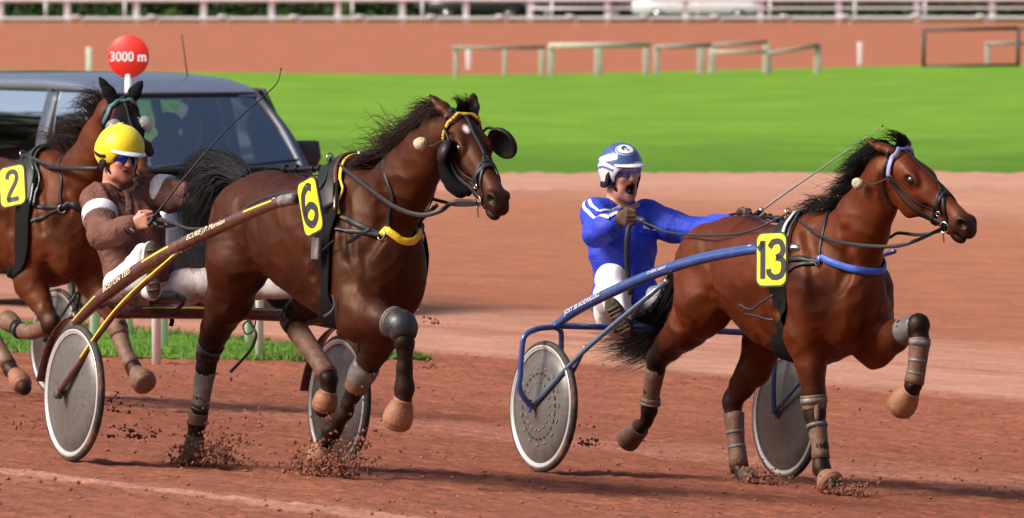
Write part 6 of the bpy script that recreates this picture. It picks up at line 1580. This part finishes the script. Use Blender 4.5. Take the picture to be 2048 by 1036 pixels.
# ------------------------------------------------------------------ bridles, harness, reins, number plates
def bridle(name_lbl, rig, F, hd, brow_m, horse, blink=None, strap_m=None):
    p = hd.p; o = thing('bridle', name_lbl, 'bridle', rig, tuple(p(0.05, 0, 0)), 'bridles')
    sm = strap_m or M['black_leather']
    S = lambda n, pts, w=.020, th=.005, m=sm, off=.003, per=6: strap(n, o, [p(*q) for q in pts], w, th, m, F, off, per)
    S('browband', [(.075, -.10, -.085), (.045, -.045, -.082), (.022, .0, -.055), (.016, .03, 0), (.022, .0, .055), (.045, -.045, .082), (.075, -.10, .085)], .026, .008, brow_m, .004, 8)
    for s in (-1, 1):
        S('cheek_strap', [(.03, -.06, .085*s), (.10, -.12, .088*s), (.22, -.155, .08*s), (.34, -.155, .06*s), (.455, -.130, .05*s)], .020)
        S('cheek_strap', [(.07, -.10, .085*s), (.17, -.115, .088*s), (.28, -.125, .07*s), (.36, -.115, .055*s), (.40, -.10, .05*s)], .015)
        S('overcheck_strap', [(.30, .0, .006*s), (.36, -.02, .026*s), (.42, -.07, .046*s), (.46, -.125, .052*s)], .018)
        S('throat_strap', [(.02, -.06, .085*s), (.05, -.16, .075*s), (.10, -.235, .05*s), (.13, -.26, .0)], .014)
        c = p(.468, -.132, .060*s); v, f = ring(c, hd.E[2], .026*hd.k, .0035, 24, 6); mesh_obj('bit_ring', v, f, M['steel'], o)
        v, f = ring(p(.40, -.10, .056*s), hd.E[2], .012, .0028, 16, 6); mesh_obj('strap_ring', v, f, M['steel'], o)
        v, f = ring(p(.08, -.105, .092*s), hd.E[2], .013, .003, 16, 6); mesh_obj('strap_ring', v, f, M['steel'], o)
        v, f = tube(catmull([p(.470, -.16, .058*s), p(.485, -.175, .055*s), p(.50, -.20, .05*s)], 4), .005, 6); mesh_obj('bit_shank', v, f, M['steel'], o)
    S('overcheck_strap', [(-.02, .03, 0), (.05, .01, 0), (.15, .01, 0), (.24, .01, 0), (.30, .01, 0)], .018, .005)
    S('noseband', [(.37, -.16, 0), (.375, -.13, -.05), (.37, -.07, -.052), (.36, -.02, -.03), (.355, .0, 0), (.36, -.02, .03), (.37, -.07, .052), (.375, -.13, .05), (.37, -.16, 0)], .024, .006)
    S('noseband', [(.40, -.10, -.05), (.35, -.04, -.045), (.33, .0, 0), (.35, -.04, .045), (.40, -.10, .05)], .016, .005, sm, .005)
    S('chin_strap', [(.455, -.13, -.05), (.47, -.165, -.03), (.47, -.175, 0), (.47, -.165, .03), (.455, -.13, .05)], .016)
    S('headpiece', [(.05, -.07, -.085), (.0, -.02, -.075), (-.03, .03, 0), (.0, -.02, .075), (.05, -.07, .085)], .026)
    return o
br13 = bridle('black leather bridle with a pale lilac browband on horse 13', H13, F13, hd13, M['lilac_strap'], h13)
br6 = bridle('dark leather bridle with a yellow beaded browband and black blinkers on horse 6', H6, F6, hd6, M['brown_boot'], h6, strap_m=M['grey_strap'])
# beads of the yellow browband
P = catmull([hd6.p(*q) for q in [(.075, -.10, -.085), (.045, -.045, -.082), (.022, .0, -.055), (.016, .03, 0), (.022, .0, .055), (.045, -.045, .082), (.075, -.10, .085)]], 8)
P = F6.snap(P, .014); s_ = np.linspace(2, len(P)-3, 30)
for q in s_:
    i = int(q); c = P[i]*(1-(q-i))+P[min(i+1, len(P)-1)]*(q-i); v, f = ball(c, .0085, 8, 6); mesh_obj('bead', v, f, M['yellow_strap'], br6)
# blinkers of horse 6: open cups beside the eyes
for s, off, tilt in ((-1, .122, .55), (1, .150, .55)):
    F_ = Field(); c = hd6.p(.17, -.085 if s < 0 else -.035, off*s); n = unit(-hd6.E[2]*.8-hd6.E[0]*.53) if s < 0 else unit(hd6.E[2]*s*.8-hd6.E[0]*.45+hd6.E[1]*.1); a = unit(np.cross(n, hd6.E[1])); b = np.cross(n, a); E = np.array([a, b, n])
    kb = .80 if s < 0 else 1.0; F_.ell(c, (.090*kb, .080*kb, .042), E, .01); F_.ell(c-n*.022, (.082*kb, .072*kb, .044), E, .004, None, -1); F_.ell(c-n*.085, (.2, .2, .075), E, .004, None, -1)
    V, Fc = F_.mesh(.006); mesh_obj('blinker', V, Fc, M['black_leather'], br6)
    v, f = tube(catmull([hd6.p(.07, -.06, .088*s), hd6.p(.075, -.02, .115*s), c+hd6.E[1]*.06], 5), .007, 8); mesh_obj('blinker_stay', v, f, M['black_leather'], br6)
# sheepskin roll along the near cheek
P = F6.snap(catmull([hd6.p(*q) for q in [(.10, -.13, -.09), (.18, -.19, -.085), (.27, -.205, -.07), (.36, -.19, -.055)]], 6), .018)
V, Fc = tube(P, np.interp(np.linspace(0, 1, len(P)), [0, .15, .5, .85, 1], [.018, .036, .042, .036, .016]), 16); V = V+(vnoise(V, 130)*.004+vnoise(V, 330, 2)*.003)[:, None]*unit([1, 1, 1]); fr = mesh_obj('sheepskin_roll', V, Fc, M['black_fur'], br6)
br2 = bridle('bridle with a teal browband and pale eye cups over a black hood on horse 2', R2, F2, hd2, M['teal_strap'], h2)
# ear hood of horse 2
HD = Field(); hd2.build(HD, (0, 0, 0), [R2.J(*SP2['ears'][0]), R2.J(*SP2['ears'][1])], infl=.006, only_top=True)
def hood_clip(P):
    q = (P-hd2.o)@hd2.E.T/hd2.k; return np.maximum(q[..., 0]-.285, np.maximum(-.20-q[..., 1]-.15*q[..., 0], -.32-q[..., 0]))
V, Fc = HD.mesh(.007, clip=hood_clip); hood = mesh_obj('hood', V, Fc, M['black_cloth'], h2); hood['label'] = 'black cloth ear hood with eye cups'
m_cup = mat('eye_cup', (.42, .42, .43), .3, var=.2, vscale=200); nt = m_cup.node_tree; b = nt.nodes['Principled BSDF']; b.inputs['Alpha'].default_value = .55
for s in (-1, 1):
    n = unit(hd2.E[2]*s*.75+hd2.E[1]*.66-hd2.E[0]*.1); c = hd2.p(.185, -.035, .092*s); a = unit(np.cross(n, hd2.E[0])); b_ = np.cross(n, a); E = np.array([a, b_, n])
    v, f = lathe(c, n, [(.056, -.005), (.056, .015), (.050, .034), (.036, .050), (.018, .058), (.001, .060)], 24); mesh_obj('eye_cup', v, f, m_cup, br2)
    for k in range(5):
        ang = 2*math.pi*k/5; v, f = ball(c+(a*math.cos(ang)+b_*math.sin(ang))*.062, .006, 8, 6); mesh_obj('stud', v, f, M['steel'], br2)
P = [hd2.p(.36, -.08, -.058), hd2.p(.345, -.01, -.04), hd2.p(.34, .03, 0), hd2.p(.345, -.01, .04), hd2.p(.36, -.08, .058)]
P = F2.snap(catmull(P, 6), .024); V, Fc = tube(P, .034, 14); V = V+(vnoise(V, 120)*.005)[:, None]*unit([1, 1, 1]); mesh_obj('shadow_roll', V, Fc, mat('grey_fur', (.03, .028, .028), .95, bump=1, bscale=150), br2)

def half_girth(J, near): return [J(*q) for q in near]
def harness(label, rig, F, J, saddle, ringpt, breast, breast_m, trim_m, neck, under, name13=False, x0=None):
    o = thing('harness', label, 'harness', rig, tuple(F.snap(np.array([J(*saddle[0])]), 0.0)[0]), 'harnesses')
    near = F.snap(np.array([J(*q) for q in saddle]), .006); far = np.array(mir(near))
    ring_pts = list(near[::-1])+list(far[1:])
    strap('saddle_pad', o, ring_pts[len(near)-4:len(near)+3], .14, .018, M['black_leather'], F, .004, 7)
    strap('girth', o, ring_pts[:len(near)-1], .17, .010, M['black_cloth'], F, .006, 7); strap('girth', o, ring_pts[len(near):], .17, .010, M['black_cloth'], F, .006, 7)
    sh = np.array([.075, 0, 0]); strap('pad_trim', o, [q+sh for q in ring_pts[len(near)-4:len(near)+3]], .020, .012, trim_m[0], F, .014, 7)
    sh = np.array([.105, 0, 0]); strap('pad_trim', o, [q+sh for q in ring_pts[len(near)-4:len(near)+3]], .018, .010, trim_m[1], F, .008, 7)
    sh = np.array([-.088, 0, 0]); strap('pad_trim', o, [q+sh for q in ring_pts[len(near)-4:len(near)+3]], .016, .010, trim_m[1], F, .008, 7)
    # breast strap
    rp = F.snap(np.array([J(*ringpt)]), .016)[0]
    zs = [J(*q)[2] for q in breast]; xc = rp[0]; full = []
    for k_ in range(-12, 13):
        a = math.radians(88)*k_/12; t = 1-abs(k_)/12; z = np.interp(t, np.linspace(0, 1, len(zs)), zs)
        ln = np.linspace(.05, .75, 71); cand = np.array([xc, 0, z])+ln[:, None]*np.array([math.cos(a), math.sin(a), 0]); dd = F.eval(cand)
        i = np.argmax(dd > .008) if (dd > .008).any() else 40
        full.append(cand[i])
    full = np.array(full)
    ang = np.arctan2(full[:, 1], full[:, 0]-xc); rad = np.hypot(full[:, 1], full[:, 0]-xc)
    for _ in range(40):          # pulled taut: no dips between neighbours
        xy_ = np.stack([np.cos(ang)*rad, np.sin(ang)*rad], 1)
        for i in range(1, len(rad)-1):
            a, b, d = xy_[i-1], xy_[i+1], np.array([math.cos(ang[i]), math.sin(ang[i])])
            e = b-a; den = d[0]*e[1]-d[1]*e[0]
            if abs(den) > 1e-9: rad[i] = max(rad[i], (a[0]*e[1]-a[1]*e[0])/den)
    full[:, 0] = xc+np.cos(ang)*rad; full[:, 1] = np.sin(ang)*rad; full[1:-1] = (full[:-2]+2*full[1:-1]+full[2:])/4; full[0] = rp; full[-1] = mir([rp])[0]
    if True:
        P = catmull(full, 3); P = F.push(P, .010); Nn = P-np.array([xc-.1, 0, 0]); Nn[:, 2] = 0
        V_, F_ = tube(P, (.019, .006), 8, flat=Nn); mesh_obj('breast_strap', V_, F_, breast_m, o)
    for P_ in (rp, mir([rp])[0]):
        v, f = ring(P_, F.grad(P_[None])[0], .024, .004, 20, 6); mesh_obj('breast_ring', v, f, M['steel'], o)
    for k in (0, 1):
        m_ = (lambda P: P) if k == 0 else mir
        g0 = near[4]
        strap('trace_strap', o, m_([rp, (rp*.5+near[3]*.5), near[3]+np.array([.03, 0, 0])]), .030, .006, M['black_leather'], F, .004, 6)
        strap('trace_strap', o, m_([rp, rp*.5+near[4]*.5+np.array([0, 0, .03]), near[4]+np.array([.02, 0, .06])]), .022, .006, M['grey_strap'], F, .006, 6)
        t = near[1]; n_ = F.grad(t[None])[0]
        c = m_([t+n_*.045])[0]; v, f = ring(c, np.array([.8, .3, .2]), .026, .004, 20, 6); mesh_obj('terret', v, f, M['brass'] if name13 else M['steel'], o)
        v, f = tube(m_([t+n_*.006, t+n_*.024]), .007, 8); mesh_obj('terret_stem', v, f, M['steel'], o)
    nk = [J(*q) for q in neck]; top = nk[-1].copy(); top[1] = 0
    strap('neck_strap', o, [rp]+nk[:-1]+[top]+mir(nk[:-1][::-1])+mir([rp]), .022, .005, M['grey_strap'], F, .004, 6)
    for nm, pts, w, m_ in under:
        strap(nm, o, [J(*q) for q in pts], w, .006, m_, F, .006, 6, mode='push')
    return o, near
hs13, near13 = harness('black harness with a blue breast strap on horse 13', H13, F13, H13.J,
    [(1606, 428, 0), (1588, 446, -.10), (1572, 476, -.18), (1556, 520, -.25), (1552, 580, -.28), (1562, 640, -.24), (1582, 682, -.12), (1598, 695, 0)],
    (1618, 514, -.26), [(1626, 512, -.26), (1660, 526, -.24), (1705, 538, -.20), (1748, 545, -.11)], M['blue_strap'], (M['white_print'], M['green_paint']),
    [(1628, 470, -.22), (1645, 440, -.14), (1662, 424, -.03)],
    [('loose_strap', [(1546, 590, -.31), (1520, 607, -.33), (1500, 620, -.34), (1476, 608, -.36)], .014, M['grey_strap']), ('loose_strap', [(1548, 640, -.3), (1530, 638, -.32), (1512, 632, -.33), (1488, 628, -.34)], .012, M['grey_strap'])], True)
hs6, near6 = harness('black and maroon harness with a yellow breast strap on horse 6', H6, F6, H6.J,
    [(700, 330, 0), (678, 345, -.09), (664, 376, -.17), (652, 420, -.25), (644, 480, -.285), (650, 545, -.27), (668, 605, -.16), (690, 640, 0)],
    (744, 456, -.25), [(754, 456, -.25), (790, 470, -.22), (835, 484, -.15), (866, 487, -.08)], M['yellow_strap'], (M['maroon_paint'], M['yellow_strap']),
    [(757, 420, -.2), (770, 370, -.15), (786, 322, -.03)],
    [('loose_strap', [(742, 458, -.27), (725, 466, -.3), (708, 478, -.32), (692, 486, -.34)], .022, M['grey_strap']), ('loose_strap', [(665, 590, -.3), (668, 610, -.3), (660, 625, -.32), (648, 633, -.33)], .018, M['grey_strap']), ('loose_strap', [(668, 480, -.3), (640, 505, -.33), (618, 528, -.35)], .012, M['black_leather'])])
hs2, near2 = harness('black harness with a green pad on horse 2', R2, F2, R2.J,
    [(92, 330, 0), (74, 345, -.09), (64, 372, -.17), (52, 410, -.25), (44, 470, -.285), (36, 520, -.27), (34, 560, -.16), (36, 585, 0)],
    (106, 410, -.25), [(112, 408, -.25), (140, 410, -.22), (170, 420, -.15), (196, 426, -.06)], M['black_leather'], (M['green_paint'], M['green_paint']),
    [(110, 385, -.2), (118, 350, -.15), (124, 318, -.03)], [])
# overcheck gear on the backs
def chk(o, rig, F, J, pts, w, m_, nm='back_strap'): return strap(nm, o, [J(*q) for q in pts], w, .007, m_, F, .010, 6)
chk(hs13, H13, F13, H13.J, [(1462, 432, 0), (1500, 435, 0), (1550, 440, 0), (1600, 431, 0)], .030, M['black_leather'])
chk(hs6, H6, F6, H6.J, [(500, 352, 0), (548, 343, 0), (600, 346, 0), (650, 340, 0), (700, 331, 0)], .030, M['black_leather'])
v, f = tube([H6.J(565, 339, -.02), H6.J(600, 338, -.02), H6.J(640, 336, -.02), H6.J(690, 327, -.01)], .012, 8); mesh_obj('overcheck_cord', v, f, M['black_leather'], hs6)
for u in (572, 595, 628, 640):
    v, f = ring(H6.J(u, 337, -.02), [1, .2, .1], .016, .006, 14, 6); mesh_obj('strap_keeper', v, f, M['black_leather'], hs6)
v, f = tube([H13.J(1524, 433, -.02), H13.J(1545, 435, -.03), H13.J(1566, 438, -.05)], .011, 8); mesh_obj('overcheck_cord', v, f, M['black_leather'], hs13)
for u, v_ in ((1530, 432), (1540, 433), (1556, 437)):
    v, f = ring(H13.J(u, v_, -.02), [1, .2, .1], .013, .005, 14, 6); mesh_obj('strap_keeper', v, f, M['black_leather'], hs13)
# pulley block on horse 6
c = H6.J(716, 312, 0); Fp = Field(); Fp.ell(c, (.030, .014, .032), None, .01).cone(c, H6.J(704, 328, 0), .016, .020, .01); V, Fc = Fp.mesh(.004); mesh_obj('pulley', V, Fc, M['steel'], hs6)
v, f = lathe(c, [0, 1, 0], [(.001, -.018), (.012, -.017), (.012, .017), (.001, .018)], 14); mesh_obj('pulley_wheel', v, f, M['black_leather'], hs6)
v, f = tube(catmull([c+np.array([.01, 0, -.01]), H6.J(745, 310, 0), H6.J(776, 305, 0)], 5), .0055, 8); mesh_obj('overcheck_rope', v, f, M['grey_strap'], hs6)
v, f = tube(catmull([c, H6.J(670, 328, 0), H6.J(640, 335, 0)], 5), .004, 8); mesh_obj('overcheck_rope', v, f, M['black_leather'], hs6)
v, f = tube(catmull([H13.J(1606, 424, 0), H13.J(1622, 416, 0), H13.J(1632, 413, 0)], 5), .006, 8); mesh_obj('overcheck_hook', v, f, M['steel'], hs13)
# wool ear plugs on their cords
for (b, rig, u, v, lat, r, q) in ((br13, H13, 1716, 367, -.15, .036, hd13.p(.08, -.105, -.092)), (br6, H6, 842, 288, -.15, .040, hd6.p(.06, -.105, -.092))):
    c = rig.J(u, v, lat); V, Fc = ball(c, (r, r*.85, r*.85), 20, 14); V = V+(vnoise(V, 90)*.005+vnoise(V, 210, 2)*.002)[:, None]*unit(V-c)[None][0] if False else V+((vnoise(V, 90)*.006+vnoise(V, 230, 2)*.003)[:, None]*((V-c)/r))
    mesh_obj('ear_plug', V, Fc, M['wool'], b); v, f = tube(catmull([c+unit(q-c)*r*.9, (c+q)/2-np.array([0, 0, .02]), q], 6), .0035, 6); mesh_obj('ear_plug_cord', v, f, M['grey_strap'], b)

# reins: bit -> terret -> hand, both sides
def rein(parent, Fd, pts, w, name='rein', m_=None, off=.006):
    P = catmull(pts, 8); P = Fd.push(P, off); Nn = np.cross(np.gradient(P, axis=0), [0, 0, 1.0]); Nn /= np.linalg.norm(Nn, axis=1)[:, None]+1e-9
    V, Fc = tube(P, (.0035, w/2), 8, flat=np.array([0, 0, 1.0])) if False else tube(P, (w/2, .0035), 8, flat=Nn)
    return mesh_obj(name, V, Fc, m_ or M['grey_strap'], parent)
def hand_pt(Rp, Rh, p): return conv(Rp, Rh, p)
o = thing('reins', 'reins of horse 13, held in the gloved hands of the driver in blue', 'reins', H13, tuple(near13[0]), 'driving reins')
J = H13.J; tn = near13[1]+F13.grad(near13[1][None])[0]*.045
g = hand_pt(R13, H13, d13['grips']['r']); gl = hand_pt(R13, H13, d13['grips']['l'])
rein(o, F13, [hd13.p(.468, -.135, -.066), J(1832, 481, -.13), J(1782, 493, -.19), J(1700, 488, -.23), J(1640, 471, -.20), tn], .020)
rein(o, F13, [tn, J(1500, 462, -.22), J(1420, 471, -.27), J(1340, 465, -.30), J(1300, 450, -.33), g], .012)
rein(o, F13, [hd13.p(.468, -.135, .066), J(1846, 469, .10), J(1797, 466, .17), np.array([1.72, .21, 1.34])]+mir([tn]), .018)
rein(o, F13, mir([tn, J(1500, 458, -.18)])+[J(1540, 437, .20), gl], .012)
# doubled end of the rein hanging from the near hand
q = lambda u, v, c: hand_pt(R13, H13, R13.Q(u, v, c))
v, f = tube(catmull([g, q(1285, 440, .33), q(1306, 456, .32)], 5), (.014, .004), 8, flat=H13.M@np.array([0, -1, .2])); mesh_obj('hand_loop', v, f, M['grey_strap'], o)
v, f = box(q(1304, 454, .33), .03, .02, .02, bev=.004); mesh_obj('buckle', v, f, M['black_leather'], o)
v, f = tube(catmull([g, q(1255, 470, .30), q(1254, 530, .30), q(1262, 590, .30)], 6), (.014, .0035), 8, flat=H13.M@np.array([0, -1, 0])); mesh_obj('rein_end', v, f, M['grey_strap'], o)
o = thing('reins', 'reins of horse 6, held in the bare hands of the driver in brown', 'reins', H6, tuple(near6[0]), 'driving reins')
J = H6.J; tn = near6[1]+F6.grad(near6[1][None])[0]*.045
g = hand_pt(R6, H6, d6['grips']['r']); gl = hand_pt(R6, H6, d6['grips']['l'])
rein(o, F6, [hd6.p(.468, -.135, -.066), J(908, 404, -.09), J(880, 422, -.15), J(840, 430, -.20), J(790, 414, -.22), J(730, 372, -.18), tn], .024)
rein(o, F6, [tn, J(640, 375, -.25), J(560, 388, -.29), J(500, 410, -.32), J(450, 447, -.36), J(385, 458, -.40), J(345, 446, -.42), g], .016)
rein(o, F6, [hd6.p(.468, -.135, .066), J(928, 410, .10), J(892, 405, .16), np.array([1.68, .22, 1.46])]+mir([tn]), .018)
rein(o, F6, mir([tn, J(640, 372, -.25), J(560, 385, -.29)])+[J(500, 375, .3), gl], .014)
q = lambda u, v, c: hand_pt(R6, H6, R6.Q(u, v, c))
v, f = tube(catmull([g, q(322, 438, .28), q(340, 447, .28), q(352, 450, .28)], 5), (.008, .004), 8, flat=H6.M@np.array([0, -1, .2])); mesh_obj('hand_loop', v, f, M['grey_strap'], o)
v, f = tube(catmull([g, q(320, 453, .27), q(352, 450, .28)], 5), (.009, .004), 8, flat=H6.M@np.array([0, -1, .2])); mesh_obj('hand_loop', v, f, M['grey_strap'], o)
v, f = box(q(354, 449, .285), .02, .02, .022, bev=.004); mesh_obj('buckle', v, f, M['steel'], o)
o = thing('reins', 'grey reins running from horse 2 back past the left edge of the photo', 'reins', R2, tuple(near2[0]), 'driving reins')
J = R2.J; tn = near2[1]+F2.grad(near2[1][None])[0]*.045
for k in (0, 1):
    m_ = (lambda P: P) if k == 0 else mir
    s = -1 if k == 0 else 1
    rein(o, F2, [hd2.p(.468, -.135, .066*s), np.array([J(228, 338, -.1)[0], .15*s, J(228, 338, -.1)[2]])]+m_([J(205, 336, -.17), J(160, 336, -.18), J(110, 334, -.16), tn]), .024)
    rein(o, F2, m_([tn, J(30, 340, -.2), J(-40, 350, -.22), J(-120, 330, -.2)]), .016)
v, f = tube([J(88, 333, -.14), J(150, 337, -.21), J(196, 337, -.22)], .014, 10); mesh_obj('rein_sleeve', v, f, M['grey_strap'], o)

# number plates
def plate(rig, label, cu, cv, lat, rvec, uvec, num, digits, grp='numbered plates on the shafts'):
    c = rig.J(cu, cv, lat); r = rig.M@CW.T@np.array(rvec, float); u = rig.M@CW.T@np.array(uvec, float)
    w = np.linalg.norm(r); h = np.linalg.norm(u); r = r/w; n = unit(np.cross(r, u)); u = np.cross(n, r)
    if n@(rig.M@np.array([0, -1, 0])) < 0: n = -n
    o = thing('number_plate', label, 'number plate', rig, tuple(c-u*h/2), grp)
    def rr(name, w, h, rad, z0, z1, m_):
        pts = []
        for cx, cy, a0 in ((w/2-rad, h/2-rad, 0), (-w/2+rad, h/2-rad, 90), (-w/2+rad, -h/2+rad, 180), (w/2-rad, -h/2+rad, 270)):
            for a in np.radians(np.linspace(a0, a0+90, 7)): pts.append((cx+rad*math.cos(a), cy+rad*math.sin(a)))
        N = len(pts); V = [c+r*x+u*y+n*z0 for x, y in pts]+[c+r*x+u*y+n*z1 for x, y in pts]
        F = [tuple(range(N, 2*N)), tuple(range(N))[::-1]]+[(i, (i+1) % N, N+(i+1) % N, N+i) for i in range(N)]
        return mesh_obj(name, V, F, m_, o, smooth=False)
    rr('border', w, h, .045, -.006, .004, M['digit']); rr('face', w-.018, h-.018, .038, .004, .0065, M['yellow_plate'])
    for (dx, paths, wd) in digits:
        for pth in paths:
            P = catmull([c+r*(x*1.0+dx)+u*y+n*.0078 for x, y in pth], 8) if len(pth) > 2 else np.array([c+r*(x+dx)+u*y+n*.0078 for x, y in pth])
            NN = np.tile(n, (len(P), 1)); T = np.gradient(P, axis=0); T /= np.linalg.norm(T, axis=1)[:, None]; B = np.cross(T, NN)
            V = np.concatenate([P+B*wd/2-n*.001, P-B*wd/2-n*.001, P+B*wd/2+n*.001, P-B*wd/2+n*.001]); m = len(P); F = []
            for i in range(m-1):
                F += [(2*m+i, 2*m+i+1, 3*m+i+1, 3*m+i), (i, m+i, m+i+1, i+1), (i, i+1, 2*m+i+1, 2*m+i), (m+i, 3*m+i, 3*m+i+1, m+i+1)]
            mesh_obj('numeral', V, F, M['digit'], o, smooth=False)
    for s in (-.6, .6): 
        v, f = ball(c+u*h*.36*s/.6+n*.007, .004, 8, 5); mesh_obj('bolt', v, f, M['steel'], o)
    v, f = tube([c-n*.004-u*.02, c-n*.09-u*.03], .010, 8); mesh_obj('bracket', v, f, M['dark_metal'], o)
    return o
k = .094
six = [[(.30*k, .86*k), (.05*k, 1.0*k), (-.30*k, .70*k), (-.42*k, .0), (-.34*k, -.62*k), (.0, -.92*k), (.34*k, -.66*k), (.36*k, -.22*k), (.06*k, .04*k), (-.25*k, -.12*k), (-.40*k, -.40*k)]]
three = [[(-.34*k, .66*k), (-.16*k, .95*k), (.14*k, .98*k), (.30*k, .72*k), (.28*k, .32*k), (.0, .10*k)], [(-.02*k, .10*k), (.28*k, -.02*k), (.36*k, -.42*k), (.24*k, -.86*k), (-.08*k, -.98*k), (-.34*k, -.78*k), (-.38*k, -.52*k)]]
one = [[(.06*k, 1.05*k), (.06*k, -1.05*k)], [(-.26*k, .58*k), (-.06*k, .72*k), (.05*k, .98*k)]]
two = [[(-.34*k, .50*k), (-.26*k, .84*k), (.02*k, .98*k), (.30*k, .78*k), (.30*k, .36*k), (.08*k, -.06*k), (-.20*k, -.50*k), (-.34*k, -.94*k)], [(-.40*k, -.92*k), (.40*k, -.92*k)]]
plate(H13, 'yellow plate with a black 13 on the blue shaft', 1544, 519, -.48, (.160, .005, .115), (.022, .285, .0), '13', [(-.058, one, .030), (.032, [[(x*1.35, y*1.0) for x, y in q] for q in three], .030)])
plate(H6, 'yellow plate with a black 6 on the maroon shaft', 622, 413, -.54, (.098, .050, .165), (-.050, .272, -.055), '6', [(.0, [[(x*1.5, y*1.05) for x, y in q] for q in six], .038)])
plate(R2, 'yellow plate with a black 2 at the left edge', 26, 372, -.48, (.170, .035, .125), (.050, .258, .0), '2', [(.0, [[(x*1.25, y*1.0) for x, y in q] for q in two], .030)])
# dark pouch hanging under plate 6
v, f = box(H6.J(632, 497, -.34), .07, .02, .11, bev=.006); mesh_obj('girth_pouch', v, f, M['grey_boot'], hs6)
# ------------------------------------------------------------------ dirt thrown up by the hooves
def spray(label, rig, base, n, spread, up, back, seed, size=.010):
    rs = np.random.RandomState(seed); V = []; F = []; k = 0; b = np.asarray(base, float)
    n = int(n*1.7)
    for i in range(n):
        t = rs.rand()**1.5; d = np.array([rs.normal()*spread[0]*(.35+t)+back*t, rs.normal()*spread[1]*(.35+t), abs(rs.normal())*up*(.25+t)*.8])
        if d[2] < .012: d[2] = .012
        s = size*(.30+1.5*rs.rand()**3)*(1.15-.5*t); a = rs.normal(size=(3, 3)); Qm, _ = np.linalg.qr(a)
        V.append((ico_v*(.6+.8*rs.rand(7, 1))*np.array([1.2, .9, .8])*s)@Qm+b+d); F += [tuple(j+k for j in f) for f in ico_f]; k += 7
    o = mesh_obj('flying_dirt', np.concatenate(V), F, M['clod_fly'], None, rig, base, smooth=False); o['kind'] = 'stuff'; o['label'] = label
M['clod_fly'] = mat('clod_fly', (.24, .092, .056), .95, var=.35, vscale=30)
J = H6.J
spray('dirt thrown up behind the hind hoof of horse 6', H6, J(388, 930, -.12)*np.array([1, 1, 0]), 420, (.10, .08), .10, .05, 1, .011)
spray('dirt sprayed to the right of the hind hoof of horse 6', H6, J(430, 925, -.14)*np.array([1, 1, 0])+np.array([0, 0, .02]), 460, (.16, .10), .20, .12, 2, .009)
spray('dirt bursting round the front hoof of horse 6', H6, J(645, 955, .10)*np.array([1, 1, 0]), 620, (.17, .11), .13, .04, 3, .011)
spray('dirt flying ahead of the front hoof of horse 6', H6, J(690, 930, .08)*np.array([1, 1, 0])+np.array([0, 0, .06]), 260, (.16, .10), .22, .10, 4, .009)
J = H13.J
spray('dirt thrown up by the hind hoof of horse 13', H13, J(1512, 966, .12)*np.array([1, 1, 0]), 420, (.11, .06), .06, .08, 5, .009)
spray('dirt thrown up by the front hoof of horse 13', H13, J(1690, 992, -.12)*np.array([1, 1, 0]), 520, (.12, .06), .055, .08, 6, .010)
q = lambda u, v, c: R13.Q(u, v, c)
for i, (u, v, n, sp_, sd) in enumerate(((855, 740, 40, .05, 11), (860, 650, 16, .07, 12), (1185, 895, 40, .10, 13))):
    spray('loose crumbs of dirt in the air between the two sulkies', R13, q(u, v, .2), n, (sp_, sp_), sp_, .0, sd, .008)
q = lambda u, v, c: R6.Q(u, v, c)
for i, (u, v, n, sp_, sd) in enumerate(((270, 880, 70, .16, 21), (240, 830, 40, .2, 22), (60, 860, 30, .12, 23))):
    spray('loose crumbs of dirt in the air beside the near wheel of sulky 6', R6, q(u, v, .15), n, (sp_, sp_), sp_, .0, sd, .009)
